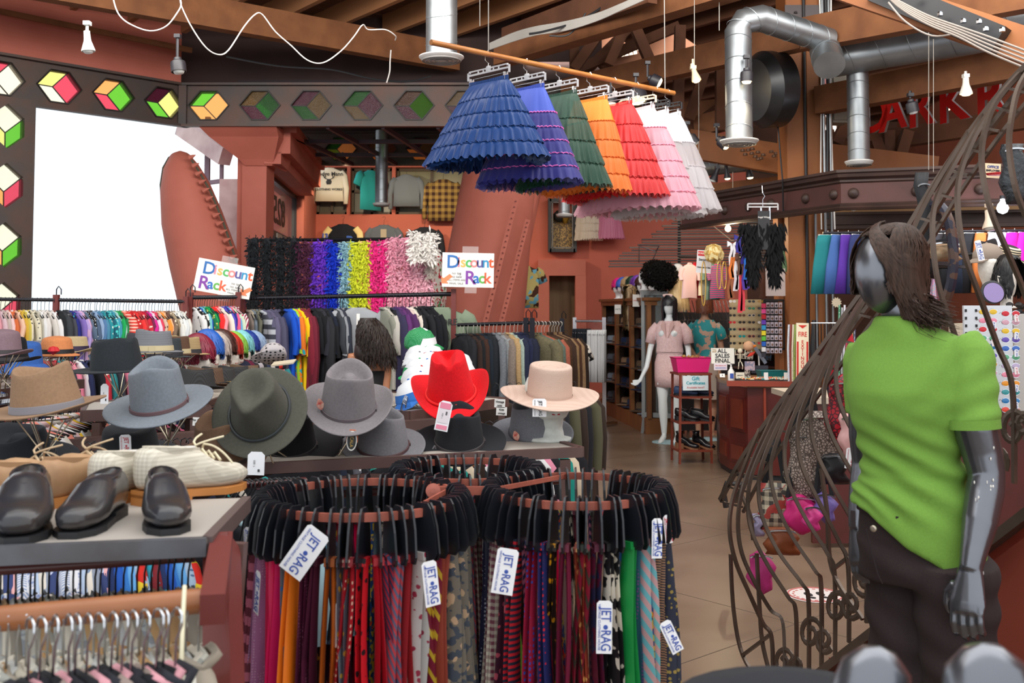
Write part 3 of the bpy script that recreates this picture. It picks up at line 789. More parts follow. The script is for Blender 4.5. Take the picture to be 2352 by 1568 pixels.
def wig(loc, yaw, col, length, label, hf=.16, n=420, wid=.007, fringe=True, col2=None, curl=0, group=None, flare=1.0, sc=1.0, part=0, seed=1, R=(.082, .11, .12), messy=.004, m=None, tipw=.25):
 """hair cap: root at crown of skull centre; strands fall over an ellipsoid R then hang"""
 r = random.Random(seed); b = B(); rx, ry, rzz = R
 rings = []
 for i in range(9):
  PH = [pi / 2 - (pi / 2 - (0 if fringe else 1.0 * max(0, min(1, -1.6 * sin(tau * k / 20))))) * i / 8 for k in range(20)]; rings.append([(rx * .97 * cos(PH[k]) * cos(tau * k / 20), ry * .97 * cos(PH[k]) * sin(tau * k / 20), rzz * .97 * sin(PH[k])) for k in range(20)])
 bk = [(q_[0], q_[1], -min(length, .1)) if sin(tau * k / 20) > -.1 else q_ for k, q_ in enumerate(rings[-1])]
 b.loft(rings + [bk], cap=False)
 for i in range(n):
  th = r.uniform(0, tau); front = max(0, -sin(th))
  L = length * r.uniform(.82, 1.05)
  if front > .72: L = min(L, rzz * .02 + (.012 if fringe else -.03)) * 1.0
  pts = []; ph0 = r.uniform(1.1, 1.55); lay = r.uniform(1.0, 1.07)
  s = 0; steps = 6; cx = part * rx
  for j in range(steps):
   ph = ph0 * (1 - j / (steps - 1)) + (0 if front < .72 else (.8 if not fringe else .05) * j / (steps - 1))
   pts.append(V((cx * (1 - j / (steps - 1)) + rx * lay * cos(ph) * cos(th), ry * lay * cos(ph) * sin(th), rzz * lay * sin(ph))))
  if front <= .72:
   ns = 5
   for j in range(1, ns + 1):
    q = pts[-1].copy(); f = j / ns
    dx = V((cos(th), sin(th), 0))
    q = pts[steps - 1] + dx * (flare - 1) * f * f * .1 + V((curl * sin(f * 9 + i) * .012, curl * cos(f * 8 + i * 1.3) * .012, -L * f))
    if flare < 1: q -= dx * .02 * f
    pts.append(q)
  elif fringe: pts.append(pts[-1] + V((0, -.002, -.03 * r.uniform(.6, 1.3))))
  pts = [p + V((r.gauss(0, messy) * (j > 2), r.gauss(0, messy) * (j > 2), 0)) for j, p in enumerate(pts)]
  vs = []; m_ = len(pts)
  for j, p in enumerate(pts):
   d = (pts[min(j + 1, m_ - 1)] - pts[max(j - 1, 0)]); out = V((p.x / rx, p.y / ry, max(0, p.z) / rzz)); sd = d.cross(out)
   if sd.length < 1e-7: sd = V((1, 0, 0))
   sd.normalize(); wj = wid * (1 if j < m_ - 1 else tipw)
   on = out.normalized() * .0015
   vs += [p + sd * wj, p + on, p - sd * wj]
  fs = []
  for j in range(m_ - 1):
   fs += [(3 * j, 3 * j + 1, 3 * j + 4, 3 * j + 3), (3 * j + 1, 3 * j + 2, 3 * j + 5, 3 * j + 4)]
  b.add(vs, fs)
 m = m or mat(col, .42, 'hair', col2, 90)
 return O('wig', b, m, None, loc, (0, 0, yaw), sc, label=label, cat='wig', group=group, sm=True, ang=3)
def afro(loc, col, R, label, n=2600, seed=3):
 r = random.Random(seed); b = B()
 b.rev([(R * .8 * cos(a), R * .8 * sin(a)) for a in [-pi / 2 + .1 + k * .3 for k in range(10)]], 16)
 for i in range(n):
  d = V((r.gauss(0, 1), r.gauss(0, 1), r.gauss(0, 1))).normalized(); rr = R * r.uniform(.72, 1.03)
  p = d * rr; q = V((r.gauss(0, 1), r.gauss(0, 1), r.gauss(0, 1))).normalized() * .018 * (R / .15)
  e = d * .006
  b.add([p, p + q + e, p + q.cross(d) * 1.2 + e * 2, p + q.cross(d) * .8 - e], [(0, 1, 2, 3)])
 return O('wig', b, mat(col, 1.0, sheen=.1), None, loc, label=label, cat='wig')
# ---- petticoats -------------------------------------------------
def petticoat(loc, yaw, col, label, tiers=5, zt=-.2, L=.62, A0=.165, B0=.035, A1=.45, B1=.34, m=None, m_top=None, yoke=.0, trim=None, k=30, seed=1, under=True, amp=.045, hang='clear', tagp=True, scale=1):
 r = random.Random(seed); root = E('petticoat', loc, (0, 0, yaw), label, 'petticoat', 'petticoats hanging on the wooden pole', scale=scale)
 m = m or mat(col, .4, sheen=.3); n = 216
 def AB(t): e = t ** .85; return A0 + (A1 - A0) * e, B0 + (B1 - B0) * e
 fold = [(r.uniform(0, 6), r.choice([3, 4, 5, 7]), r.uniform(.035, .07)) for _ in range(3)]
 def pt(t, th, kk, ph, am, oz=0, push=1.0):
  Aa, Bb = AB(min(t, 1.02)); w_ = 1
  for f0, fk, fa in fold: w_ += fa * t * sin(fk * th + f0)
  w_ += am * (sin(kk * th + ph) * .6 + sin(kk * 1.7 * th + ph * 3) * .4)
  z = zt - L * t + oz + am * .25 * cos(kk * th + ph) * (t > .1)
  return (Aa * w_ * push * cos(th), Bb * w_ * push * sin(th), z)
 b = B(); rings = []
 for z in (0, .3, .7, 1): rings.append([((A0 + .002 * sin(60 * tau * j / n)) * cos(tau * j / n), B0 * sin(tau * j / n) * (1 + .1 * sin(60 * tau * j / n)), zt + .03 * (1 - z) - .012 * sin(pi * (cos(tau * j / n) * .5 + .5))) for j in range(n)])
 b.loft(rings, cap=False); O('waistband', b, m_top or m, root, sm=True, ang=3)
 ts = [yoke + (1 - yoke) * (i / tiers) ** .92 for i in range(tiers + 1)]
 if yoke:
  b = B(); rings = []
  for i in range(6):
   t = yoke * i / 5; rings.append([pt(t, tau * j / n, 14, 1, .008) for j in range(n)])
  b.loft(rings, cap=False); O('yoke', b, m_top or m, root, sm=True, ang=3)
 for i in range(tiers):
  b = B(); rings = []; ph = r.uniform(0, 6); kk = k + i * 5
  for s in (0, .08, .2, .4, .6, .8, .93, 1):
   t = ts[i] + (ts[i + 1] - ts[i]) * s * 1.02; am = amp * (.15 + .85 * s) * (.5 + .5 * (i + 1) / tiers)
   push = 1.0 + .03 * min(1, s * 6)
   rings.append([pt(t, tau * j / n, kk, ph + .4 * sin(5 * tau * j / n), am, 0, push) for j in range(n)])
  b.loft(rings, cap=False); O('tier', b, m, root, sm=True, ang=3)
  if i > 0 or yoke:
   rb = B(); t = ts[i]
   rb.tube([V(pt(t, tau * j / 150, 1, 0, 0, .004 * sin(j * 2.1), 1.025 + .012 * sin(j * 1.9))) for j in range(150)], .0045, 5, closed=True)
   O('ruffle_seam', rb, trim or m, root, sm=True)
 if under:
  for q, (pu, oz, kk) in enumerate(((.93, .0, 41), (.84, .012, 37), (.72, .02, 33))):
   b = B(); rings = []; ph = r.uniform(0, 6)
   for t in (.55, .7, .82, .9, .96, 1.0): rings.append([pt(t, tau * j / n, kk, ph, .11 * ((t - .5) * 2), oz, pu) for j in range(n)])
   b.loft(rings, cap=False); O('underskirt', b, m, root, sm=True, ang=3)
 hm = {'clear': glassmat('#e8e8ea', .45, .12), 'black': HMB, 'cream': mat('#e6d9b8', .4)}[hang]
 b = B(); b.tube([(0, 0, -.1), (0, 0, -.06), (.03, 0, -.035), (.03, 0, .0), (.018, 0, .024), (-.005, 0, .024), (-.018, 0, .004)], .003, 6)
 O('hook', b, CHROME, root, sm=True)
 b = B(); b.bar((-A0, 0, -.12), (A0, 0, -.12), .01, .012); b.bar((-A0, 0, -.095), (A0, 0, -.095), .01, .008)
 for s in (-1, 1):
  b.tube([(s * A0 * .96, 0, -.1), (s * (A0 + .012), 0, -.105), (s * (A0 + .012), 0, -.155)], .008, 6)
 for x in (-.1, -.05, .05, .1): b.box((x, 0, -.108), (.006, .008, .02))
 b.rev([(.02, -.12), (.03, -.1), (.02, -.08)], 10, sy=.3)
 O('hanger', b, hm, root, sm=True, ang=.5)
 b = B(); b.tube([(-A0 - .01, 0, -.15), (A0 + .01, 0, -.15)], .002, 5)
 for s in (-1, 1): b.box((s * A0 * .88, -.012, zt + .028), (.016, .008, .05)); b.box((s * A0 * .88, .012, zt + .028), (.016, .008, .05))
 O('clip', b, CHROME, root)
 if tagp:
  b = B().box((-.12 if tagp == 1 else .12, -B0 - .012, zt - .04), (.032, .0015, .085)); t = O('price_tag', b, TAGM, root)
  O('print', B().box((-.12 if tagp == 1 else .12, -B0 - .0135, zt - .03), (.006, .001, .02)), INKK, t)
 return root
# ---- feathers boa -----------------------------------------------
def boa(x0, x1, ytop, ybot, Y, col, label, seed=1, dens=1.0, col2=None, blade=.035):
 r = random.Random(seed); b = B()
 p0 = P(x0, ytop, Y); p1 = P(x1, ybot, Y); W_ = p1.x - p0.x; Hh = p0.z - p1.z
 c = V(((p0.x + p1.x) / 2, Y, p1.z))
 ns = max(1, round(W_ / .14)); strand = W_ / ns
 for i in range(ns):
  cx = -W_ / 2 + strand * (i + .5)
  pts = [V((cx + .012 * sin(j * 1.1 + i * 2), .06 * (-1) ** 1 + .0, Hh * (1 - j / 12))) for j in range(13)]
  b.tube(pts, strand * .3, 8)
 n = int(2600 * dens * W_ * Hh / .5)
 for i in range(n):
  sx = r.randrange(ns); cx = -W_ / 2 + strand * (sx + .5); th = r.uniform(pi * .95, tau * 1.02); z = Hh * r.random()
  rad = strand * .42; d = V((cos(th), sin(th), 0)); p = V((cx, -.06, z)) + d * rad * r.uniform(.6, 1)
  if z > Hh * .97: d = V((d.x, d.y, .8)).normalized()
  dr = (d * r.uniform(.2, .6) + V((r.gauss(0, .5), r.gauss(0, .15), -r.uniform(-.3, 1)))).normalized()
  L = blade * r.uniform(.7, 1.5); sd = dr.cross(d); sd = sd.normalized() if sd.length > 1e-4 else V((1, 0, 0)); w_ = .0055 * r.uniform(.7, 1.4) * (blade / .035)
  a1 = p; a2 = p + dr * L * .5 + d * .008; a3 = p + dr * L - d * .004 + V((0, 0, -.006))
  b.add([a1, a2 + sd * w_, a3, a2 - sd * w_], [(0, 1, 2), (0, 2, 3)])
 return O('feather_boa', b, mat(col, .65, 'noise', col2, 25, sheen=.4), None, c, label=label, cat='feather boa', group='feather boas draped in a row')
# ---- racks -------------------------------------------------------
MAROON = mat('#6a2c28', .45); DBRONZE = mat('#4a3230', .45, metal=.4); DBAR = mat('#26262c', .3, metal=.7)
# ==== BACK OF THE SHOP
def fab(col, pat=None, col2=None, sc=30, rough=.8, **k): return mat(col, rough, pat, col2, sc, sheen=.15, **k)
def post(x, y, Y, z0, z1, m, w_=.06, name='post', parent=None):
 return O(name, B().bar((px(x, Y), Y, z0), (px(x, Y), Y, z1), w_, .05), m, parent)
def rack(name_label, p, q, posts, m_post, m_bar, r=.017, group='clothing racks', hooky=True, pw=.05):
 root = E('clothes_rack', (0, 0, 0), label=name_label, cat='clothes rack', group=group)
 p = V(p); q = V(q); d = (q - p).normalized(); nrm = V((-d.y, d.x, 0))
 O('rail', B().tube([p, q], r, 12), m_bar, root, sm=True)
 for t in posts:
  c = p.lerp(q, t); b = B().bar((c.x, c.y, .02), (c.x, c.y, c.z + .05), pw, .045, up=(0, 1, 0)); O('post', b, m_post, root)
  f = B().bar(c * 1 - V((0, 0, c.z - .03)) - nrm * .3, c - V((0, 0, c.z - .03)) + nrm * .3, .05, .05); O('foot', f, m_post, root)
  if hooky:
   hk = B().tube([(c.x, c.y, c.z + .04), (c.x, c.y, c.z + .1), (c.x + .02, c.y, c.z + .13), (c.x + .045, c.y, c.z + .1), (c.x + .045, c.y, c.z + .05)], .006, 6); O('top_hook', hk, DBAR, root, sm=True)
 return root
za = pz(692, 10)
RA, RB = V((px(-60, 9.6), 9.6, za + .02)), V((px(432, 10.3), 10.3, za))
rack('long black rail with maroon posts in front of the bright window', RA, RB, (.01, .37, .99), MAROON, DBAR)
c1 = [('coral pink', fab('#f0707c')), ('salmon', fab('#f08c84')), ('rose checked', fab('#e88890', 'check', '#b04858', 12)), ('pink striped', fab('#e8a0a8', 'vstripe', '#d06878', 20)), ('coral', fab('#ec6868')), ('dusty rose', fab('#d89aa4')), ('pale mauve', fab('#cdb4bc')), ('greige', fab('#b8a8a0')), ('pale pink', fab('#e2c4c4')), ('rust orange', fab('#c8683a')), ('blush', fab('#e0bca4')), ('mustard', fab('#c8a63c')), ('yellow green', fab('#c4b456')), ('black and white patterned', fab('#e4dcc8', 'floral', '#2a2a2a', 22)), ('cream printed', fab('#d8d2bc', 'dots', '#5a5a5a', 30)), ('stone', fab('#b8b4a8')), ('white', fab('#dcdcdc')), ('off white', fab('#d4d0cc')), ('ivory', fab('#cfcac4')), ('soft white', fab('#e0dfe0'))]
rack_fill(RA.lerp(RB, .0), RA.lerp(RB, .365), [(n, m, 'blouse') for n, m in c1], 'the left half of the window rail', 'blouses on the window rail', 'blouse', 'blouse', scale=1.0, yaw0=.25)
c2 = [('black', fab('#1e2226'), 'jacket', 'jacket'), ('charcoal', fab('#33373c'), 'jacket', 'jacket'), ('black and grey patterned', fab('#2c2f36', 'floral', '#8a8c90', 26)), ('dark grey', fab('#4a4c56')), ('navy and turquoise printed', fab('#262c7a', 'floral', '#2ab0c0', 18), 'dress', 'dress'), ('violet', fab('#7c68b0')), ('lavender', fab('#a894c8')), ('lilac pink', fab('#c4a0c0'), 'dress', 'dress'), ('slate paisley', fab('#56687e', 'floral', '#c8a898', 14), 'dress', 'long dress'), ('black white-dotted', fab('#141418', 'dots', '#f0f0f0', 60, thr=.5), 'dress', 'long dress'), ('slate blue paisley', fab('#4a5c74', 'floral', '#b8c4cc', 16), 'dress', 'long dress'), ('powder blue', fab('#8ca4c4')), ('denim blue', fab('#50749c')), ('steel blue', fab('#48809c')), ('teal printed', fab('#2a8a94', 'floral', '#e0e4d8', 24)), ('dark teal printed', fab('#1e5a6c', 'floral', '#50c8c0', 26)), ('aqua printed', fab('#48b0b4', 'floral', '#e8e8e0', 24)), ('sea blue', fab('#3e8ea6')), ('pale aqua', fab('#a0c8c4', 'dots', '#5090a0', 30)), ('bright green', fab('#1f9a52')), ('green', fab('#2a7a48')),
      ('salmon', fab('#d87060')), ('red ethnic striped', fab('#c43028', 'stripe', '#e8b0a0', 10), 'jacket', 'blouse'), ('red', fab('#cc2f34')), ('red printed', fab('#b82428', 'dots', '#f0c8b8', 30)), ('scarlet', fab('#d83838')), ('brick red', fab('#b03434')), ('red floral', fab('#c42c3c', 'floral', '#f0dcd0', 26)), ('crimson', fab('#b41e38')), ('plum', fab('#70284c')), ('magenta', fab('#d02a90')), ('pale lilac', fab('#d8c8d8')), ('rosy red', fab('#d04058')), ('beige printed', fab('#c8b4a0', 'floral', '#5a4038', 24)), ('orange', fab('#e08a38')), ('apricot', fab('#e0b088')), ('brown', fab('#6a4c44')), ('brown printed', fab('#7a6858', 'floral', '#d8ccb8', 22)), ('tan printed', fab('#a89880', 'dots', '#4a4038', 28)), ('white with print', fab('#d8d8d4', 'floral', '#8a9090', 20)), ('white', fab('#dcdcda')), ('silver grey', fab('#c8ccce')), ('off white', fab('#d6d4ce'))]
rack_fill(RA.lerp(RB, .385), RA.lerp(RB, .985), c2, 'the right half of the window rail', 'blouses and dresses on the window rail', 'blouse', 'blouse', yaw0=.3, scale=.98)
RC, RD = V((px(438, 10.4), 10.4, pz(683, 10.4))), V((px(548, 10.6), 10.6, pz(682, 10.6)))
rack('short black rail between two maroon posts under the left sale sign', RC, RD, (0.0, 1.0), MAROON, DBAR, r=.02)
c3 = [('black and white printed', fab('#dcdcdc', 'floral', '#202020', 20)), ('zebra patterned', fab('#e0dcd8', 'blotch', '#1c1c1c', 20)), ('royal blue', fab('#2450a8')), ('aqua', fab('#70b8bc')), ('green paisley', fab('#1c6a44', 'floral', '#b8b058', 30)), ('emerald', fab('#1c9a50')), ('bottle green', fab('#14583c')), ('scarlet', fab('#e02a2c')), ('bright red', fab('#e4342e')), ('pink', fab('#e8949c')), ('ivory', fab('#e0d8cc')), ('violet blue', fab('#5448b0')), ('navy floral', fab('#243080', 'floral', '#e08ab0', 18)), ('sky blue printed', fab('#60a8d8', 'floral', '#f0f0f0', 20)), ('rose', fab('#d85880')), ('pale green floral', fab('#c0d0b8', 'floral', '#c04a68', 22)), ('white and maroon', fab('#dcd4d4', 'vstripe', '#8a2848', 14))]
rack_fill(RC.lerp(RD, .06), RC.lerp(RD, .96), c3, 'the short rail under the left sale sign', 'blouses on the short rail', 'blouse', 'blouse', yaw0=.3, scale=.95)
RE_, RF = V((px(556, 10.8), 10.8, pz(685, 10.8))), V((px(1042, 10.6), 10.6, pz(675, 10.6)))
rack('long black rail with a maroon post under the feather boas', RE_, RF, (.005, 1.0), MAROON, DBAR, r=.022, hooky=False)
def gx(x): return RE_.lerp(RF, (x - 556) / 486)
grp = 'T-shirts and sweatshirts on the discount rail'
dl = [(574, 'taupe', '#8c8078', 'tank'), (580, 'pale khaki', '#aaa08c', 'tank'), (586, 'grey blue', '#707c88', 'tank'), (592, 'olive grey', '#6a6a5c', 'tank'), (610, 'grey striped', ('#3a3c48', 'stripe', '#a8acb4', 4), 'sweat'), (616, 'slate violet', '#54526a', 'sweat'), (626, 'dusty indigo', '#5c5872', 'sweat'), (634, 'grey violet', '#4c4a60', 'sweat'),
      (664, 'royal blue', '#1e4fb0', 'shirt'), (670, 'cobalt blue', '#1850c0', 'shirt'), (676, 'blue', '#2460c8', 'shirt'), (682, 'lime green', '#a4d030', 'shirt'), (688, 'orange and teal printed', ('#e07828', 'floral', '#28a0b0', 12), 'shirt'), (694, 'yellow', '#e8c418', 'shirt'), (702, 'maroon', '#7c2434', 'sweat'), (708, 'wine', '#6a2030', 'sweat'),
      (724, 'black', '#1a1b20', 'shirt'), (731, 'jet black', '#15161a', 'sweat'), (738, 'faded black', '#26272c', 'sweat'), (745, 'charcoal', '#2c2e36', 'shirt'), (752, 'black', '#1b1c20', 'shirt'), (758, 'dark navy', '#1c2230', 'shirt'), (778, 'charcoal', '#3a3e44', 'shirt'), (784, 'mid grey', '#8a8e94', 'shirt'), (790, 'dark grey', '#303440', 'shirt'),
      (884, 'grey green', '#8a8c80', 'shirt'), (890, 'pale grey', '#b8b4ac', 'shirt'), (904, 'black', '#202228', 'shirt'), (912, 'indigo', '#34304c', 'sweat'), (918, 'plum', '#4a2c5c', 'sweat'), (926, 'purple', '#5c3068', 'sweat'), (934, 'violet', '#4c2a58', 'sweat'), (942, 'pale pink', '#d0bcb8', 'shirt'), (950, 'cream', '#d4ccc0', 'shirt'), (960, 'black', '#1c1d22', 'shirt'), (968, 'black', '#202126', 'shirt'), (980, 'dark navy', '#14161c', 'shirt'), (990, 'black', '#18191e', 'shirt')]
base = rz(RF - RE_)
for i, (x, cn, c, k) in enumerate(dl):
 m = fab(*c) if isinstance(c, tuple) else fab(c)
 word = {'tank': 'vest top', 'sweat': 'sweatshirt', 'shirt': 'T-shirt'}[k]
 o = O(word.replace('-', '').replace(' ', '_').lower(), gm(k, i), m, None, gx(x), (0, 0, base - pi / 2 + .5 + U(-.1, .1)), U(1.15, 1.25), sm=True)
 tag(o, '%s %s on the rail under the boas, %s from its left end' % (cn, word, ORD(i + 1)), 'shirt', grp)
 O('hanger', HANG, HMB, o)
 if i % 6 == 1: O('price_tag', B().box((.12, -.05, -.33), (.035, .004, .12)), WHITE, o)
def tee(loc, yaw, m, label, sc=1.0, cat='shirt', name='t_shirt', long=False, group=None, W=.26, L=.68):
 b = B(); rings = []
 for z, w_ in ((-.125, .08), (-.14, .1), (-.17, .17), (-.2, .24), (-.26, .255), (-.34, .25), (-.55, .24), (-.13 - L, .25)):
  w_ = w_ * W / .26; ring = []
  for k in range(24):
   a = tau * k / 24; c, s = cos(a), sin(a); x = w_ * c
   ring.append((x, .03 * s * (1 + .5 * abs(s)) + .008 * sin(x * 30 + z * 6) * (z < -.25), z))
  rings.append(ring)
 b.loft(rings)
 for s in (-1, 1):
  if long: b.tube([(s * .2, 0, -.2), (s * .27, 0, -.28), (s * .31, -.01, -.5), (s * .3, -.02, -.78)], [(.04, .06), (.04, .06), (.035, .05), (.03, .04)], 10)
  else: b.tube([(s * .2, 0, -.2), (s * .26, 0, -.24), (s * .33, 0, -.4)], [(.04, .07), (.04, .08), (.035, .08)], 10)
 o = O(name, b, m, None, loc, (0, 0, yaw), sc, sm=True, ang=2, label=label, cat=cat, group=group)
 O('collar', B().tube([(.085 * cos(t * pi / 6), -.02 - .01 * sin(t * pi / 6), -.13 - .045 * sin(t * pi / 6)) for t in range(7)], .007, 5), m, o)
 O('hanger', HANG, HMB, o); return o
t = tee(gx(826), .1, fab('#9a9ea4'), 'heather grey T-shirt facing outward above the woman', .95)
O('price_tag', B().box((.0, -.05, -.25), (.035, .004, .12)), WHITE, t)
t = tee(gx(1013), .12, fab('#7c8a76'), 'sage green T-shirt with dark lettering and a leaf print, facing outward', 1.05)
text('DR. DRE', .085, INKK, t, (0, -.052, -.27), (pi / 2, 0, 0), ext=.001, bold=.001)
b = B()
for k in range(7):
 a = pi / 2 + (k - 3) * .5; L = .09 - abs(k - 3) * .015; d = V((cos(a), 0, sin(a))); s = V((-sin(a), 0, cos(a)))
 b.add([V((0, -.052, -.44)), V((0, -.052, -.44)) + d * L * .5 + s * .009, V((0, -.052, -.44)) + d * L, V((0, -.052, -.44)) + d * L * .5 - s * .009], [(0, 1, 2, 3)])
O('leaf_print', b, mat('#2c8a3c', .7), t)
O('ring_print', B().tube([(.085 * cos(k * tau / 24), -.05, -.43 + .13 * sin(k * tau / 24)) for k in range(24)], .003, 4, closed=True), INKK, t)
spec = [(572, 690, 548, 760, 'black', '#17191d', '#2a3036'), (676, 722, 560, 755, 'dark plum', '#4a2038', '#5c2c48'), (716, 756, 556, 760, 'violet', '#6a2cc0', '#7c48d0'), (752, 784, 562, 765, 'royal blue', '#1234c0', '#1c44d8'), (780, 808, 560, 765, 'pale blue', '#88b8c8', '#a8ccd8'), (804, 852, 558, 765, 'lime yellow', '#d8e028', '#e4ea50'), (850, 892, 556, 765, 'hot pink', '#f02890', '#f850a8'), (889, 948, 548, 690, 'pale pink', '#f0a8c0', '#f8c0d0'), (944, 992, 558, 700, 'blush pink', '#f4bccc', '#fad0dc')]
for i, (a, bq, y0, y1, n, c, c2_) in enumerate(spec):
 yb = 760 + 40 if i < 7 else 720
 boa(a, bq, y0, yb, 12.2, c, n + ' feather boas hanging in a thick curtain' + (' beside the street window' if i == 0 else ''), seed=i + 1, col2=c2_, blade=.05 if i == 0 else .06)
bw_ = boa(944, 1002, 536, 600, 11.9, '#eeeae4', 'white feather boa heaped over the end of the bar', seed=20, col2='#fbf8f4', blade=.07);
boa(978, 1002, 555, 640, 12.1, '#c8bcb4', 'greyish white feather boa hanging below the white heap', seed=21, col2='#e0d8d0')
O('boa_rail', B().tube([P(570, 552, 12.25), P(1004, 548, 12.15)], .02, 8).tube([P(992, 552, 12.2), P(980, 700, 12.2), V((px(980, 12.2), 12.2, 0))], .03, 8).tube([P(575, 552, 12.25), V((px(575, 12.25), 12.25, 0))], .03, 8), DBAR, None, label='dark steel rail holding the feather boas', cat='rail', sm=True)
tee(P(1003, 560, 12.6), 1.2, fab('#e0e0d8', 'floral', '#3a8a48', 14, col3='#c03040'), 'white shirt with green leaf print behind the boa rail', 1.1)
def sale_sign(cx, cy, Y, w_, h_, rot, label, left):
 s = E('sale_sign', P(cx, cy, Y), rot, label, 'sign')
 O('board', B().box((0, 0, 0), (w_, .006, h_)), mat('#ecebe6', .5), s)
 O('tape', B().box((.02, -.005, h_ / 2 + .015), (.16, .001, .1)).box((.03, -.005, -h_ / 2 - .02), (.12, .001, .08)), glassmat('#ffffff', .12), s)
 cl = ['#2c6ab0', '#e88ca0', '#f0b060', '#50b060', '#e88888', '#5a5a9c', '#3090c0', '#e05830']
 n = 8; st = w_ * .105; sz = h_ * .46
 xs = -w_ * .36
 for i, ch in enumerate('Discount'):
  wd = [1.35, .7, .95, 1, 1.05, 1.1, 1.05, .9][i]; xs += st * wd / 2
  text(ch, sz * (1.15 if i == 0 else .95), mat(cl[i], .6), s, (xs, -.005, h_ * .22), name='letter', bold=.003, ext=.001); xs += st * wd / 2
 cr = ['#8040a0', '#3070c0', '#60b050', '#e06040']
 xs = -w_ * .4 if left else -w_ * .02
 for i, ch in enumerate('Rack'):
  wd = [1.25, 1.0, 1.0, 1.05][i]; xs += st * wd / 2
  text(ch, sz * (1.2 if i == 0 else .95), mat(cr[i], .6), s, (xs, -.005, -h_ * .24), name='letter', bold=.003, ext=.001); xs += st * wd / 2
 ox = w_ * .22 if left else -w_ * .22
 for k, tx in enumerate(('no tag', 'no sale', 'ALL ITEMS ARE', 'FINAL SALE')):
  text(tx, h_ * (.11 if k < 2 else .08), mat('#4a4a52', .6), s, (ox, -.005, -h_ * (.1 + .1 * k)), name='small_lettering', ext=.0005)
 ax = w_ * .42 if left else -w_ * .41
 b = B().slab([(ax - .05, -.004, -h_ * .4), (ax - .055, -.004, -h_ * .2), (ax - .03, -.004, -h_ * .25), (ax + .03, -.004, -h_ * .12), (ax + .06, -.004, -h_ * .2), (ax + .0, -.004, -h_ * .34), (ax + .02, -.004, -h_ * .4)], (0, -.002, 0))
 O('arrow', b, mat('#f0885c', .6), s); return s
sale_sign(515, 640, 10.6, .56, .33, (0, .18, .25), 'hand-lettered white sale sign taped at left, warped and shiny', True)
sale_sign(1075, 620, 10.5, .52, .345, (0, .02, 0), 'hand-lettered white sale sign taped to the tilted coral column', False)
def wallj(x, y, m, label, sc=1.0, long=True, W=.27, L=.6): return tee(P(x, y, 19.75), 0, m, label, sc, 'jacket' if 'jacket' in label else 'shirt', 'wall_garment', long, None, W, L)
t = wallj(757, 370, fab('#e4dcc8'), 'cream long-sleeved shirt with a deer head print, pinned on the high wall', 1.05)
text('Dodge Mann', .1, INKK, t, (0, -.055, -.24), bold=.002); text('CLOTHING WORKS', .055, INKK, t, (0, -.055, -.52), bold=.002)
b = B().rev([(.04, -.05), (.055, 0), (.03, .05)], 10, sy=.3, c=(0, -.045, -.38))
for s in (-1, 1): b.tube([(s * .02, -.05, -.34), (s * .08, -.05, -.31), (s * .11, -.05, -.25)], .008, 5); b.tube([(s * .07, -.05, -.315), (s * .06, -.05, -.25)], .007, 5)
O('deer_print', b, INKK, t)
t = tee(P(852, 375, 19.75), .9, fab('#2c9aa0'), 'turquoise short-sleeved shirt hanging sideways in the high wall recess', 1.1, group=None)
wallj(934, 386, fab('#6a7078'), 'grey V-neck sweater hanging in the high wall recess', 1.0)
wallj(1018, 395, fab('#9a7c44', 'check', '#3a2420', 3), 'brown and tan plaid jacket hanging at the right of the wall recess', 1.15, L=.68)
t = wallj(788, 498, fab('#191c24'), 'black varsity jacket with cream sleeves and a blue letter on the orange wall', 1.1)
for s in (-1, 1): O('sleeve', B().tube([(s * .21, 0, -.2), (s * .28, 0, -.28), (s * .32, -.01, -.5), (s * .31, -.02, -.78)], [(.045, .066), (.046, .066), (.04, .056), (.034, .045)], 10), fab('#e0cc90'), t, sm=True)
text('P', .2, mat('#2858b0', .6), t, (.12, -.06, -.42), bold=.012); text('13', .12, INKB, t, (-.3, -.07, -.34), bold=.006)
wallj(882, 500, fab('#5c626a'), 'charcoal hooded jacket hanging open on the orange wall', 1.1); O('lining', B().box((0, -.05, -.45), (.1, .01, .5)), fab('#a89c88'), bpy.data.objects['wall_garment.004'])
wallj(975, 505, fab('#23252c'), 'dark leather jacket hanging behind the white feathers', 1.1)
O('price_card', B().box((px(860, 19.5), 19.5, pz(512, 19.5)), (.001, .001, .001)), WHITE); bpy.data.objects.remove(bpy.data.objects['price_card'])
mr = E('shadow_box', P(1291, 518, 19.9), label='tall black framed case with a gilded skull on the coral wall', cat='frame')
b = B(); wr, hr = .24, .48
for s in (-1, 1): b.box((s * wr, -.05, 0), (.06, .22, hr * 2 + .06)); b.box((0, -.05, s * hr), (wr * 2, .22, .06))
O('frame', b, mat('#1c1a1c', .4), mr)
O('frame_lip', B().box((-wr + .05, -.17, 0), (.02, .02, hr * 1.9)).box((wr - .05, -.17, 0), (.02, .02, hr * 1.9)).box((0, -.17, -hr + .05), (wr * 1.8, .02, .02)).box((0, -.17, hr - .05), (wr * 1.8, .02, .02)), mat('#6a6460', .4), mr)
O('backing', B().box((0, .02, -.16), (wr * 2 - .05, .02, hr * 1.3)), mat('#b08a48', .5, 'blotch', '#5a4020', 40), mr)
O('skull', B().rev([(.01, -.09), (.05, -.085), (.055, -.04), (.08, 0), (.09, .05), (.07, .1), (.01, .12)], 16, sx=.9), mat('#c09a40', .3, metal=.8), mr, (.06, -.12, .12), sm=True, ang=3)
O('black_wig', B().rev([(.02, -.1), (.1, -.05), (.12, .05), (.06, .12), (.01, .13)], 12), mat('#101010', .8), mr, (-.05, -.08, .16), sm=True, ang=3)
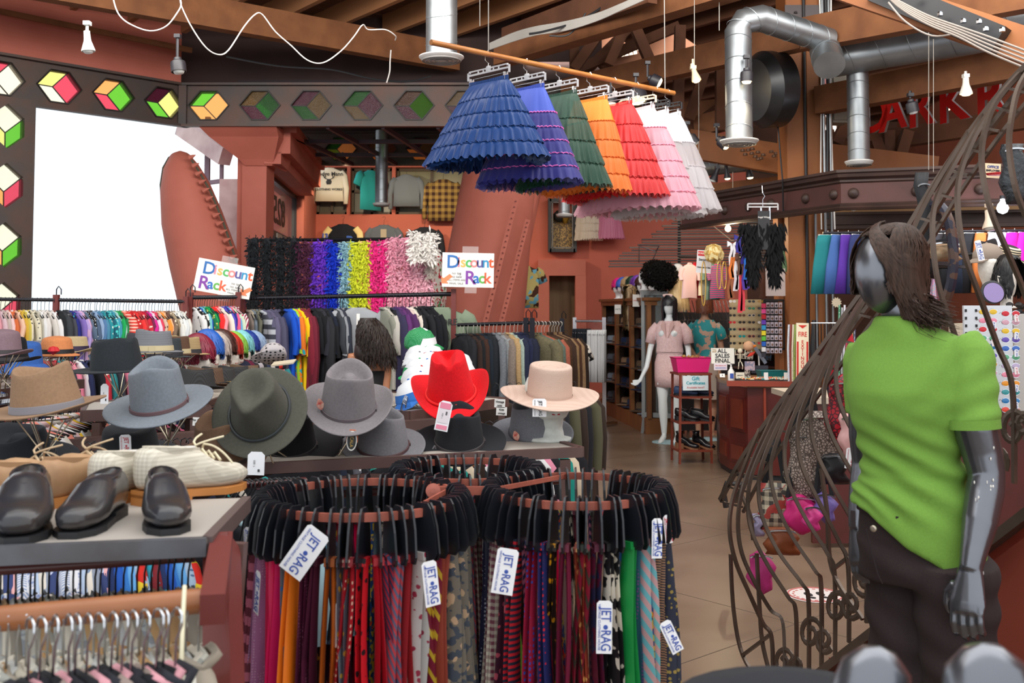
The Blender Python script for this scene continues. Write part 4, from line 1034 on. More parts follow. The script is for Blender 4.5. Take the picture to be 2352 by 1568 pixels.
petticoat(P(1350, 432, 19.6) + V((0, 0, .18)), 0, '#e8d8c4', 'long cream tiered tulle skirt hung on the coral wall', tiers=6, L=.95, A0=.16, B0=.06, A1=.24, B1=.12, m=tulle('#eadcc8', .95), k=18, under=False, amp=.09, hang='cream', tagp=False)['group'] = 'tulle skirts on the coral wall'
petticoat(P(1398, 445, 19.6) + V((0, 0, .18)), 0, '#d87ca0', 'dusty pink tulle skirt hung on the coral wall', tiers=2, L=.82, A0=.12, B0=.05, A1=.26, B1=.12, m=tulle('#dc84a8', .9), k=26, under=False, amp=.05, hang='clear', tagp=False)['group'] = 'tulle skirts on the coral wall'
# ---- the woman -----------------------------------------------------
SKIN = mat('#b57a58', .5)
def woman():
 Y = 9.7; q = lambda x, y, dy=0: P(x, y, Y + dy)
 root = E('person', V((px(848, Y), Y, 0)), label='dark-haired woman in a black strappy top seen from behind at the rail', cat='person')
 o = V(root.location); b = B()
 def el(x, y, rx, ry, dy=0): return (q(x, y, dy) - o, (rx, ry))
 tor = [(848, 792, .05, .05), (848, 803, .1, .06), (848, 812, .155, .075), (850, 830, .16, .09), (852, 850, .15, .095), (853, 880, .135, .09), (853, 930, .14, .1), (852, 975, .165, .12), (852, 1010, .16, .12)]
 b.loft([[V((r1 * cos(tau * k / 20), r2 * sin(tau * k / 20), 0)) + q(x, y) - o for k in range(20)] for x, y, r1, r2 in tor])
 b.tube([q(846, 775) - o, q(848, 800) - o], .05, 12)
 for s, xs in ((-1, 812), (1, 886)):
  b.tube([q(xs, 812) - o, q(xs + s * 3, 832) - o, q(xs + s * 2, 870, -.02) - o, q(xs - s * 1, 920, -.06) - o, q(xs - s * 8, 945, -.2) - o], [.052, .05, .042, .034, .028], 12)
  b.tube([q(852 - s * 18, 1000) - o, q(852 - s * 18, 1070) - o, V((-s * .07, 0, .1))], [.085, .06, .045], 12)
  b.tube([V((-s * .07, .03, .04)), V((-s * .07, -.16, .03))], [.045, .035], 10)
 O('body', remesh(b, .016, 6), SKIN, root)
 t = B(); t.loft([[V((r1 * 1.06 * cos(tau * k / 24), r2 * 1.08 * sin(tau * k / 24), 0)) + q(x, y) - o for k in range(24)] for x, y, r1, r2 in [(852, 850, .152, .096), (853, 880, .14, .095), (853, 930, .145, .105), (852, 975, .17, .125), (852, 1020, .18, .13)]])
 O('top', t, mat('#111114', .8), root, sm=True, ang=2)
 st = B(); st.tube([q(824, 806, -.07) - o, q(836, 830, -.1) - o, q(852, 852, -.1) - o], .006, 6); st.tube([q(886, 806, -.07) - o, q(884, 850, -.1) - o], .006, 6)
 O('strap', st, mat('#111114', .6), root)
 jb = B(); jb.loft([[V((r1 * cos(tau * k / 20), r2 * sin(tau * k / 20), z)) for k in range(20)] for z, r1, r2 in ((.35, .1, .09), (.38, .17, .13))])
 for s in (-1, 1): jb.tube([V((s * .075, 0, .55)), V((s * .075, 0, .08))], [.09, .065], 14)
 O('trousers', jb, mat('#22242c', .8), root, sm=True)
 hd = B(); hd.rev([(.02, -.13), (.055, -.1), (.075, -.04), (.08, .02), (.065, .08), (.02, .115)], 20, sy=1.15, c=q(846, 762) - o)
 O('head', hd, SKIN, root, sm=True, ang=3)
 r = random.Random(5); h = B()
 c0 = q(846, 760) - o
 h.rev([(.02, .12), (.075, .085), (.098, .02), (.1, -.06), (.13, -.14), (.145, -.22), (.12, -.29), (.03, -.31)], 22, c=c0, fn=lambda p, a, rr, z: (p.x + .09 * max(0, -z - .05), p.y - .02 if p.y < 0 else p.y * .6, p.z))
 for i in range(520):
  th = r.uniform(pi * .9, tau * 1.05); side = cos(th); pts = []; ph = r.uniform(0, 6); L = r.uniform(.26, .42)
  for j in range(9):
   f = j / 8; z = .12 * cos(f * 1.2) - L * f; rad = .05 + .055 * sin(min(1, f * 2) * pi / 2) + .05 * f
   pts.append(c0 + V((rad * 1.1 * side + .016 * sin(f * 11 + ph) + .09 * f, rad * sin(th) * 1.05 + .012 * cos(f * 10 + ph) - .02, z)))
  h.tube(pts, [.004] * 8 + [.001], 3, cap=False)
 O('hair', h, mat('#1d1614', .4, 'hair', '#33241e', 60), root, sm=True, ang=3)
woman()
# ---- right-hand coat racks ------------------------------------------
cA_ = V((px(1052, 10.3), 10.3, pz(746, 10.3))); cB_ = V((px(1215, 10.0), 10.0, pz(741, 10.0)))
rack('black tubular rail of dark coats beside the tilted column', cA_, cB_, (.96,), DBAR, DBAR, r=.018, hooky=True, pw=.05)
co = [('black', '#1c1e24'), ('black', '#191b20'), ('black leather', '#202127'), ('dark brown', '#33241f'), ('black', '#16181c'), ('brown fur collared', '#3a241c'), ('navy black', '#1c2530'), ('black', '#1b2026'), ('dark grey', '#282c32'), ('mid grey', '#6e737a'), ('light grey', '#84888c'), ('taupe', '#7c7068'), ('camel', '#a88c64'), ('pale sage', '#9aaaa0'), ('navy', '#22283e'), ('navy blue', '#1e2440'), ('dark navy', '#1c2034')]
rack_fill(cA_, cB_, [(n, fab(c, 'noise', None, 60)) for n, c in co], 'the rail beside the tilted column', 'coats on the black rail', 'coat', 'coat', yaw0=.75, jit=.05, hm=HMW, scale=.86, tagp=.15, cat='coat')
cC = V((px(1222, 9.9), 9.9, pz(742, 9.9))); cD = V((px(1290, 11.4), 11.4, pz(742, 11.4)))
rack('second black rail of winter coats receding toward the hat cabinet', cC, cD, (0.0, 1.0), DBAR, DBAR, r=.018)
co = [('olive tweed', '#66604a'), ('grey green', '#5a6a62'), ('brick and teal checked', '#a05a48'), ('dark brown fur', '#46301f'), ('chocolate', '#3c2a22'), ('tan', '#8a7050'), ('brown leather', '#4a3024'), ('camel', '#94785a'), ('dark brown', '#2e221e')]
rack_fill(cC, cD, [(n, fab(c, 'noise', None, 50)) for n, c in co], 'the receding rail of winter coats', 'winter coats on the receding rail', 'coat', 'coat', yaw0=-.25, jit=.05, hm=HMW, scale=.95, cat='coat')
cE = V((px(1318, 14.5), 14.5, pz(737, 14.5))); cF = V((px(1388, 14.2), 14.2, pz(737, 14.2)))
rack('chrome rail of black and white trousers left of the hat cabinet', cE, cF, (0.02, .98), CHROME, CHROME, r=.016, hooky=False)
def slacks(seed):
 r = random.Random(seed); b = B(); rings = []; ph = r.uniform(0, 6)
 for z, w_ in ((-.12, .17), (-.18, .19), (-.5, .2), (-.82, .19)):
  rings.append([(w_ * cos(tau * k / 14), .03 * sin(tau * k / 14) + .012 * sin(w_ * cos(tau * k / 14) * 30 + ph), z) for k in range(14)])
 return b.loft(rings).mesh('slacks', True)
SL = [slacks(i) for i in range(3)]
for i in range(22):
 wh = i >= 11; p = cE.lerp(cF, (i + .5) / 22)
 o = O('trousers', SL[i % 3], fab('#d2d4d6' if wh else '#20242c'), None, p, (0, 0, rz(cF - cE) - pi / 2 + .5 + U(-.06, .06)), 1.0 if wh else .88, label=('%s trousers folded on the chrome rail, %s from the left' % ('white' if wh else 'black', ORD(i + 1))), cat='trousers', group='folded trousers on the chrome rail')
 O('hanger', HANG, CHROME, o)
tee(P(1204, 592, 16), .3, fab('#c0b070', 'blotch', '#4a2c20', 5, col3='#70b0c8'), 'T-shirt with an old photo print hanging beside the coral niche', .95)
tee(P(1300, 760, 12.4), .3, fab('#e8e4dc', 'blotch', '#16161a', 14), 'black and white squiggle patterned blouse behind the coats', .9)
# ==== WOODEN HAT CABINET
CABW = mat('#8a5a30', .55, 'wood', '#6a4020', 4, vec=(1, 1, .3), name='cabinet wood')
CABD = mat('#3a2417', .6, 'wood', '#2a180f', 4)
kL = H(1388, 945, 0); kR = H(1491, 996, 0)
kd = kR - kL; kn = V((kd.y, -kd.x, 0)).normalized();
if kn.x > 0: kn = -kn
LEN = kd.length; ku = kd.normalized()
cab = E('hat_cabinet', kL, (0, 0, rz(kd)), 'long wooden open-shelf cabinet full of felt hats, wig heads on top', 'cabinet')
KH = 1.74; DEP = .42   # local x along front, local +y = behind
b = B().box((LEN / 2, .2, .1), (LEN + .1, DEP + .08, .2)); O('plinth', b, CABW, cab)
b = B(); b.box((LEN / 2, .2, KH - .02), (LEN + .12, DEP + .12, .04)); b.box((LEN / 2, .2, KH - .07), (LEN + .06, DEP + .06, .06)); O('cornice', b, CABW, cab)
O('back_panel', B().box((LEN / 2, DEP - .02, KH / 2), (LEN, .02, KH - .1)), CABD, cab)
O('end_panel', B().box((.0, DEP / 2, KH / 2), (.03, DEP, KH - .1)), CABD, cab)
for i in range(4):
 O('stile', B().box((LEN * i / 3, .0, KH / 2 + .05), (.1, .05, KH - .25)), CABW, cab)
 O('side_panel', B().box((LEN * i / 3, .05, KH / 2 + .05), (.03, .1, KH - .25)), CABD, cab)
hm_ = [fab('#5a5f6a', 'noise'), fab('#2c3a56'), fab('#8a7460'), fab('#24304c'), fab('#a08468'), fab('#8a98a8'), fab('#36323c'), fab('#47423f'), fab('#5c4a3a'), fab('#223050')]
hn_ = ['grey', 'navy', 'taupe', 'dark blue', 'tan', 'pale grey blue', 'charcoal', 'dark grey', 'brown', 'blue']
ph = B(); ph.rev([(.15, .0), (.155, .006), (.1, .012), (.085, .02), (.082, .09), (.07, .11), (.03, .1), (.005, .098)], 20, sy=1.15)
PHM = ph.mesh('hat', True, 2)
bandm = B().rev([(.088, .014), (.09, .02), (.087, .036), (.084, .04)], 20, sy=1.15, cap=False).mesh('band', True)
lv = ['top', 'second', 'third', 'fourth', 'bottom']
ci = 0
for j in range(5):
 z = 1.36 - j * .285
 O('shelf', B().box((LEN / 2, DEP / 2, z - .012), (LEN, DEP - .02, .02)), CABW, cab)
 for i in range(3):
  for k in range(2):
   lx = LEN * (i + .32 + .4 * k) / 3; loc = kL + ku * lx - V((0, 0, 0)) + V((0, 0, z)); inw = V((-ku.y, ku.x, 0)); loc = loc + inw * .09
   m = hm_[(ci * 7 + j * 3) % 10]; nm = hn_[(ci * 7 + j * 3) % 10]; ci += 1
   o = O('felt_hat', PHM, m, None, loc, (0, 0, U(-.4, .4) + 1.2), U(1.0, 1.12), label='%s felt hat, %s shelf, %s bay of the cabinet, %s of two' % (nm, lv[j], ['far', 'middle', 'near'][i], ['left', 'right'][k]), cat='hat', group='felt hats in the wooden cabinet')
   O('hat_band', bandm, BLACK, o)
for i, (x, y) in enumerate(((1419, 710), (1461, 690))):
 p = P(x, y, 14.6 - i * .8); o = O('price_card', B().box((0, 0, 0), (.09, .004, .13 if i == 0 else .16)), WHITE, None, p + V((0, -.0, 0)), label='white paper price card %s' % ('taped on the left cabinet stile' if i == 0 else 'with red print on the cabinet cornice'), cat='card')
 text('HATS', .03, INKR if i else INKK, o, (0, -.004, 0))
wl = [(1397, '#f02888', .07, 'hot pink', .62), (1404, '#4870d8', .06, 'blue', .6), (1412, '#c8a478', .14, 'sandy blonde', .7), (1424, '#1c3a2c', .2, 'dark green', .7), (1437, '#7038a0', .1, 'purple', .6), (1449, '#4a2a20', .16, 'brown', .7), (1460, '#c82420', .1, 'red', .6), (1470, '#6a3424', .3, 'auburn', .6), (1482, '#d09c60', .06, 'ginger blonde', .6)]
for i, (x, c, L, n, k) in enumerate(wl):
 t = (i + .5) / len(wl); p = kL + ku * (LEN * t) + V((-ku.y, ku.x, 0)) * .2; p.z = KH
 foam_head((p.x, p.y, KH), -.9, 'white foam head under the %s wig on the cabinet' % n, mat('#e9e9ea', .6), 'foam heads on the wooden cabinet', sc=.95)
 wig((p.x, p.y, KH + .22 * .95), -.9, c, L, '%s wig on a foam head along the cabinet top, %s from the far end' % (n, ORD(i + 1)), n=200, wid=.01, group='wigs along the wooden cabinet', seed=i, messy=.008)
lw_ = wig(kL + ku * (LEN * .62) + V((0, 0, KH + .12)), -.9, '#4a2e22', .55, 'long brown and blonde wig drooping over the cabinet front', n=220, wid=.012, fringe=False, seed=44, messy=.015, R=(.07, .08, .07), m=mat('#4a2e22', .45, 'hair', '#c0a070', 40))
# ==== GREY GLASS CASE
GREY = mat('#8f9698', .45); GLS = glassmat('#dfe8ea', .12)
gc = E('glass_case', H(1535, 998, 0) + V((0, .25, 0)), (0, 0, -.5), 'tall grey metal glass display case beside the hat cabinet', 'display case')
gw, gh = .21, 1.82
for sx in (-1, 1):
 for sy in (-1, 1): O('corner_post', B().box((sx * gw, sy * gw, gh / 2 + .1), (.045, .045, gh - .2)), GREY, gc); O('leg', B().tube([(sx * gw * .95, sy * gw * .95, .24), (sx * gw * 1.1, sy * gw * 1.1, 0)], [.035, .018], 4), GREY, gc)
for z in (.24, gh - .02): O('frame', B().box((0, 0, z), (gw * 2 + .05, gw * 2 + .05, .06)), GREY, gc)
for z in (.62, 1.0, 1.4): O('glass_shelf', B().box((0, 0, z), (gw * 1.9, gw * 1.9, .008)), GLS, gc)
for a_, dd in (((0, -gw, 1.03), (gw * 2, .006, 1.5)), ((-gw, 0, 1.03), (.006, gw * 2, 1.5)), ((gw, 0, 1.03), (.006, gw * 2, 1.5))): O('glass_pane', B().box(a_, dd), GLS, gc)
gp = V(gc.location)
O('bust', B().rev([(.01, 0), (.09, .01), (.08, .1), (.05, .2), (.05, .3), (.08, .36), (.07, .48), (.01, .52)], 16), mat('#9a6a44', .4), None, gp + V((0, 0, .27)), label='brown carved bust standing at the bottom of the glass case', cat='bust', sm=True)
afro(P(1503, 628, 13.2), '#191512', .17, 'dark curly afro wig further back on the glass case')
afro(P(1523, 634, 12.85), '#0f0e0e', .18, 'large black afro wig in front on the glass case', seed=8)
for i, (x, dy) in enumerate(((1487, .4), (1505, .1))):
 foam_head((px(x, 13.0), 12.9 + dy, 1.83), -1.0, 'white foam head under the %s afro wig' % ('rear' if i == 0 else 'front'), mat('#e9e9ea', .6), sc=.8)
wig(P(1557, 635, 12.95), 2.6, '#e4c896', .42, 'long straight blonde wig at the right of the glass case', n=520, wid=.009, R=(.1, .11, .1), col2='#c8a46c', fringe=True, flare=1.35)
foam_head((px(1557, 12.95), 12.95, 1.83), 2.6, 'foam head inside the long blonde wig', mat('#e9e9ea', .6))
# ==== BODIES
def ring(c, a, b_, ax, n=20, up=(0, 0, 1), tilt=None):
 """ellipse ring at c, half-width a along ax, half-depth b_ along the horizontal normal"""
 ax = V(ax).normalized(); f = V((ax.y, -ax.x, 0)).normalized(); c = V(c)
 return [c + ax * a * cos(tau * k / n) + f * b_ * sin(tau * k / n) for k in range(n)]
def hand(b, wrist, d, palm_n, size=.18, curl=.5, thumb=1):
 """wrist point, direction of fingers, palm normal: palm + five separate curved fingers"""
 w_ = V(wrist); d = V(d).normalized(); n = V(palm_n); n = (n - d * n.dot(d)).normalized(); s = d.cross(n).normalized() * thumb
 pl = size * .5; b.tube([w_ - d * .02, w_ + d * pl * .3, w_ + d * pl * .75, w_ + d * pl], [(size * .12, size * .1), (size * .2, size * .095), (size * .23, size * .085), (size * .21, size * .06)], 12) if abs(V((0,0,1)).dot(d)) < .2 else b.loft([[w_ + d * t + s * ra * cos(tau * k / 14) + n * rb_ * sin(tau * k / 14) for k in range(14)] for t, ra, rb_ in ((-.02, size * .15, size * .12), (pl * .3, size * .2, size * .1), (pl * .75, size * .24, size * .085), (pl, size * .22, size * .06))])
 for i, (o, L) in enumerate(((.165, .4), (.06, .45), (-.05, .42), (-.155, .34))):
  p = w_ + d * pl * .92 + s * o * size; a = .12; pts = [p - d * .01]; rr = size * .056
  for j, f in enumerate((.42, .32, .26)):
   a += curl * (.5 + .45 * j); dr = d * cos(a) + n * sin(a) + s * (o * .25); p = p + dr.normalized() * L * size * f; pts.append(p)
  b.tube(pts, [rr, rr, rr * .92, rr * .75], 8)
 p = w_ + d * pl * .3 + s * size * .17; pts = [p, p + (d * .55 + s * .6 + n * .35).normalized() * size * .17, p + (d * .55 + s * .6 + n * .35).normalized() * size * .17 + (d * .9 + s * .1 + n * .3).normalized() * size * .15, p + (d * .55 + s * .6 + n * .35).normalized() * size * .17 + (d * .9 + n * .45).normalized() * size * .27]
 b.tube(pts, [size * .08, size * .066, size * .06, size * .042], 8)
def female(root, m, pose_arms, hand_sz=.16, vox=.011, facing=(0, -1), legs=True, h=1.76, name='body'):
 """mannequin body in root-local coordinates; facing = local -Y"""
 b = B(); ax = (1, 0, 0); k = h / 1.76
 tor = [(1.0, .155, .1), (.93, .165, .11), (.86, .16, .11), (1.08, .12, .085), (1.16, .115, .08), (1.25, .13, .1), (1.33, .14, .1), (1.4, .16, .075), (1.44, .12, .06), (1.48, .05, .05)]
 tor.sort(); b.loft([ring((0, 0, z * k), a, c, ax) for z, a, c in tor])
 for s in (-1, 1): b.rev([(.01, -.06), (.05, -.03), (.055, .01), (.01, .055)], 12, c=(s * .065, -.085, 1.3 * k))
 b.tube([(0, .005, 1.42 * k), (0, .0, 1.56 * k)], .045, 12)
 if legs:
  for s, dy in ((-1, -.03), (1, .03)):
   b.tube([(s * .08, 0, .92 * k), (s * .085, dy * .5 - .01, .7 * k), (s * .08, dy - .01, .5 * k), (s * .08, dy + .01, .36 * k), (s * .075, dy + .02, .2 * k), (s * .075, dy + .03, .085)], [.095, .08, .055, .056, .042, .03], 14)
   b.tube([(s * .075, dy + .04, .07), (s * .08, dy - .03, .05), (s * .085, dy - .12, .022), (s * .085, dy - .17, .016)], [(.032), (.034), (.036, .022), (.022, .014)], 10)
 for pts, rr, hd, hn, th in pose_arms:
  b.tube([V(p) for p in pts], rr, 12)
  hand(b, pts[-1], hd, hn, hand_sz, .45, th)
 me = remesh(b, vox, 5); return O(name, me, m, root)
WM = mat('#e3ebee', .35)
wm = E('mannequin', (px(1537, 12.6), 12.6, 0), (0, 0, -.35), 'white mannequin with long black hair in a pale pink skirt suit', 'mannequin')
female(wm, WM, [([(-.16, 0, 1.38), (-.23, -.02, 1.12), (-.26, -.1, .9), (-.32, -.2, .74)], [.045, .036, .03, .022], (-.55, -.5, -.45), (.3, -.2, .8), 1), ([(.17, 0, 1.38), (.22, .02, 1.12), (.24, -.03, .9), (.24, -.07, .78)], [.045, .036, .03, .022], (0, -.2, -1), (-1, 0, 0), 1)])
O('head', B().rev([(.03, -.12), (.05, -.1), (.068, -.05), (.074, 0), (.07, .05), (.045, .095), (.01, .11)], 22, sy=1.2, c=(0, 0, 1.64)), WM, wm, sm=True, ang=3)
PINKF = mat('#e6c8c8', .85, 'noise', '#d8b4b4', 50, bump=.2, bsc=120)
b = B().loft([ring((0, 0, z), a, c, (1, 0, 0), 28) for z, a, c in ((.66, .18, .125), (.8, .185, .13), (.95, .182, .128), (1.05, .155, .11), (1.12, .135, .1))]); O('skirt', b, PINKF, wm, sm=True, ang=2)
b = B().loft([ring((0, 0, z), a, c, (1, 0, 0), 28) for z, a, c in ((1.08, .165, .13), (1.16, .155, .13), (1.28, .17, .14), (1.38, .18, .105), (1.45, .12, .08))], cap=False)
for s in (-1, 1): b.tube([(s * .14, 0, 1.4), (s * .205, 0, 1.32), (s * .235, -.01, 1.18)], [.055, .062, .062], 14)
O('jacket', b, PINKF, wm, sm=True, ang=2)
b = B()
for s in (-1, 1): b.slab([(s * .01, -.145, 1.25), (s * .08, -.13, 1.4), (s * .06, -.1, 1.46), (s * .03, -.12, 1.42)], (0, -.01, 0))
O('lapel', b, mat('#c8a4a0', .8), wm)
O('belt', B().loft([ring((0, 0, z), .16, .115, (1, 0, 0), 24) for z in (1.06, 1.09)]), mat('#d8b8b8', .6), wm)
hb_ = wig((0, 0, 0), 0, '#14141a', .48, 'x', n=420, wid=.009, R=(.085, .1, .1), col2='#26262e'); hb_.parent = wm; hb_.location = (0, .01, 1.66); hb_.name = 'hair'; del hb_['label']; del hb_['category']
O('head_bow', B().tube([(-.05, -.09, 1.75), (-.02, -.1, 1.765), (.02, -.1, 1.765), (.05, -.09, 1.75)], [.018, .008, .008, .018], 8), mat('#e8c8c4', .5), wm, sm=True)
O('base_plate', B().rev([(.22, 0), (.22, .01), (.01, .011)], 32), glassmat('#c8d8d8', .3), wm)
tm = E('mannequin', (px(1618, 12.9), 12.9, 0), (0, 0, 2.6), 'brown-haired mannequin in a teal lace top turned away near the till', 'mannequin')
TMM = mat('#b98e74', .45)
female(tm, TMM, [([(-.16, 0, 1.38), (-.2, -.02, 1.12), (-.2, .02, .95), (-.2, .05, .85)], [.045, .036, .03, .022], (0, 0, -1), (1, 0, 0), 1), ([(.16, 0, 1.38), (.2, .05, 1.15), (.1, .1, 1.02), (-.0, .22, .95)], [.045, .036, .03, .022], (-.3, .8, -.3), (0, 0, -1), 1)])
O('head', B().rev([(.03, -.12), (.05, -.1), (.068, -.05), (.074, 0), (.07, .05), (.045, .095), (.01, .11)], 22, sy=1.2, c=(0, 0, 1.64)), TMM, tm, sm=True, ang=3)
LACE = mat('#2a9aa0', .7, 'blotch', '#c8a490', 14, thr=.55)
b = B().loft([ring((0, 0, z), a, c, (1, 0, 0), 28) for z, a, c in ((1.0, .165, .12), (1.1, .135, .1), (1.25, .15, .125), (1.38, .175, .1), (1.46, .11, .08))], cap=False)
for s in (-1, 1): b.tube([(s * .14, 0, 1.4), (s * .2, 0, 1.32), (s * .23, 0, 1.22)], [.05, .06, .062], 14)
O('lace_top', b, LACE, tm, sm=True, ang=2)
b = B().loft([ring((0, 0, z), a, c, (1, 0, 0), 40) for z, a, c in ((.5, .26, .22), (.8, .2, .16), (1.02, .145, .11))], cap=False); O('skirt', b, tulle('#cfbcae', .85), tm, sm=True)
b = B().loft([ring((0, 0, z), a, c, (1, 0, 0), 28) for z, a, c in ((.52, .21, .17), (.8, .18, .14))], cap=False); O('hem', b, LACE, tm, sm=True)
hb_ = wig((0, 0, 0), 0, '#5a3020', .12, 'x', n=420, wid=.009, R=(.095, .11, .1), col2='#7a4630'); hb_.parent = tm; hb_.location = (0, 0, 1.66); hb_.name = 'hair'; del hb_['label']; del hb_['category']
O('base_plate', B().rev([(.2, 0), (.2, .01), (.01, .011)], 32), glassmat('#c8d8d8', .3), tm)
# ==== SHOE STAND + PINK BIN
STW = mat('#7a3422', .5)
sp = H(1602, 1068, 0)
st = E('shoe_stand', (sp.x, sp.y + .1, 0), (0, 0, .12), 'narrow reddish wooden stand of shoes beside the till counter', 'stand')
for sx in (-1, 1):
 for y in (0, .3): O('leg', B().bar((sx * .17, y, 0), (sx * .155, y, .93), .022, .022), STW, st)
for z in (.13, .42, .68, .92): O('shelf', B().box((0, .15, z), (.36, .33, .02)), STW, st)
gf = E('gift_sign', V(st.location) + V((-.0, -.03, .83)), (0, 0, .12), 'white hand-written gift certificates sign on the shoe stand', 'sign')
O('board', B().box((0, 0, 0), (.27, .006, .15)), mat('#dce8ec', .5), gf)
text('Gift', .055, mat('#30a8b8', .6), gf, (0, -.005, .045), bold=.001); text('Certificates', .043, mat('#30a8b8', .6), gf, (0, -.005, .0), bold=.001); text('Available here!!', .03, mat('#d06060', .6), gf, (0, -.005, -.045))
def shoe(loc, yaw, m, label, L=.26, heel=.0, sc=1, group=None, sole=None, boot=0, name='shoe', lining=None, opn=True, lace=None, W=.045):
 root = E(name, loc, (0, 0, yaw), label, 'shoe', group, scale=sc)   # toe towards -Y
 b = B(); rings = []
 prof = [(0, .018, .01, .03), (.02, .03, .0, .042), (.05, .043, 0, .046), (.09, .046, 0, .055), (.13, .042, 0, .078), (.17, .036, .0, .085), (.2, .034, .0, .08), (.235, .033, 0, .085), (.255, .025, .004, .08), (.265, .006, .012, .06)]
 for t, w_, z0, z1 in prof:
  y = -L / 2 + t * L / .265; hz = heel * max(0, (t - .08) / .18) ** 1.0; zz0 = .012 + z0 + hz; zz1 = .012 + z1 + hz; ring_ = []
  for k in range(16):
   a = tau * k / 16; c, s = cos(a), sin(a)
   ring_.append((w_ * W / .045 * (abs(c) ** .75) * (1 if c > 0 else -1), y, (zz0 + zz1) / 2 + (zz1 - zz0) / 2 * (abs(s) ** .8) * (1 if s > 0 else -1)))
  rings.append(ring_)
 b.loft(rings);
 if boot: b.tube([(0, L * .32, .06 + heel), (0, L * .33, .1 + heel), (0, L * .34, boot)], [.036, .034, .042], 14)
 O('upper', b, m, root, sm=True, ang=2)
 s = B(); out = [(-.018, -L / 2), (-.042, -L * .38), (-.047, -L * .2), (-.036, L * .1), (-.034, L * .4), (-.02, L * .5), (.02, L * .5), (.034, L * .4), (.036, L * .1), (.047, -L * .2), (.042, -L * .38), (.018, -L / 2)]
 s.slab([(x * W / .045 * .95, y * .985, heel * max(0, (y + L * .2) / (L * .7))) for x, y in out], (0, 0, .013));
 s.slab([(x * W / .045 * .94, y * .985, 0) for x, y in out if y > L * .05] , (0, 0, max(.02, heel + .006)))
 O('sole', s, sole or BLACK, root)
 if opn and not boot:
  op = B(); op.loft([[(w_ * .03 * cos(tau * k / 16), L * .19 + .065 * sin(tau * k / 16), z + heel * .8 + .008 * sin(tau * k / 16)) for k in range(16)] for z, w_ in ((.06, .8), (.091, 1.0), (.091, .84), (.06, .6))])
  O('opening', op, m, root, sm=True, ang=1)
  O('insole', B().loft([[(.022 * cos(tau * k / 16), L * .19 + .056 * sin(tau * k / 16), z + heel * .8) for k in range(16)] for z in (.08, .087)]), lining or mat('#3c2e22', .8), root)
 if lace:
  lb = B()
  for j in range(4): y = -L * .02 - j * .016; lb.tube([(-.022, y, .082 - j * .005), (0, y - .004, .095 - j * .005), (.022, y, .082 - j * .005)], .003, 5)
  for s_ in (-1, 1): lb.tube([(s_ * .034 * sin(t * pi / 9), -.03 + .022 * cos(t * .7), .1 + .016 * sin(t * pi / 9)) for t in range(10)], .0022, 6); lb.tube([(s_ * .006 * t, -.03 - .004 * t, .1 - .0006 * t * t) for t in range(9)], .0022, 6)
  O('laces', lb, lace, root, sm=True)
 return root
sl_ = V(st.location)
def onst(dx, dz, yaw, m, lab, **k): shoe(sl_ + V((dx, .1, dz)), yaw, m, lab, **k)
onst(-.08, .69, 1.1, mat('#2c4468', .5), 'navy blue shoe on the upper shelf of the reddish stand'); onst(.08, .69, 1.2, mat('#1c2c48', .5), 'dark blue shoe beside the navy one on the stand')
onst(-.07, .43, 1.2, mat('#16161a', .25), 'black strappy shoe on the middle shelf, left', heel=.04); onst(.09, .43, 1.2, mat('#16161a', .25), 'black strappy shoe on the middle shelf, right', heel=.04)
onst(-.07, .14, 1.0, mat('#141216', .2), 'black heeled ankle boot on the lowest shelf, left', heel=.05, boot=.18, sole=mat('#7a5236', .5)); onst(.1, .14, .9, mat('#141216', .2), 'black heeled ankle boot on the lowest shelf, right', heel=.05, boot=.18, sole=mat('#7a5236', .5))
bn = E('storage_bin', sl_ + V((-.02, .15, .935)), (0, 0, .1), 'bright pink plastic bin on top of the reddish stand', 'bin')
b = B()
b.loft([[(s1 * w_, s2 * d_, z) for s1, s2 in ((-1, -1), (1, -1), (1, 1), (-1, 1))] for z, w_, d_ in ((0, .16, .1), (.14, .185, .12), (.155, .195, .13), (.155, .18, .115), (.02, .155, .095))])
O('tub', b, mat('#e0287c', .4), bn)
b = B()
for i in range(16): b.rev([(.002, -.02), (.02, 0), (.002, .02)], 7, c=(U(-.14, .14), U(-.08, .08), .13 + U(0, .03)), sx=U(.8, 1.6))
O('contents', b, mat('#6a3a28', .5, 'noise', '#c09048', 30), bn, kind='stuff')
# ==== COUNTER
MAHO = mat('#5c1d16', .35, 'wood', '#451410', 3, name='mahogany'); MAHO2 = mat('#6e2c1c', .35, 'wood', '#54200f', 4, name='carved panel');
ctr = E('counter', (0, 0, 0), label='curved mahogany sales counter with carved panels', cat='counter')
pc = [(1640, 985), (1646, 1030), (1664, 1072), (1690, 1092), (1715, 1103)]
c0 = V((px(1643, 11.2), 11.2, 0)); c1_ = V((px(1650, 10.6), 10.6, 0)); c2_ = V((px(1672, 10.2), 10.2, 0)); c3_ = V((px(1714, 9.85), 9.85, 0)); c4_ = V((px(1822, 9.75), 9.75, 0)); c5_ = V((px(1830, 11.2), 11.2, 0))
foot = [c0, c1_, c2_, c3_, c4_, c5_]; HC = .86
O('carcass', B().slab([p + V((0, 0, .05)) for p in foot], (0, 0, HC - .05)), MAHO, ctr)
cen = sum(foot, V()) / 6
O('worktop', B().slab([cen + (p - cen) * 1.03 + V((0, 0, HC)) for p in foot], (0, 0, .03)), mat('#8a6a4c', .45, 'noise', '#6e5038', 6), ctr)
O('plinth', B().slab([cen + (p - cen) * .97 for p in foot], (0, 0, .06)), BLACK, ctr)
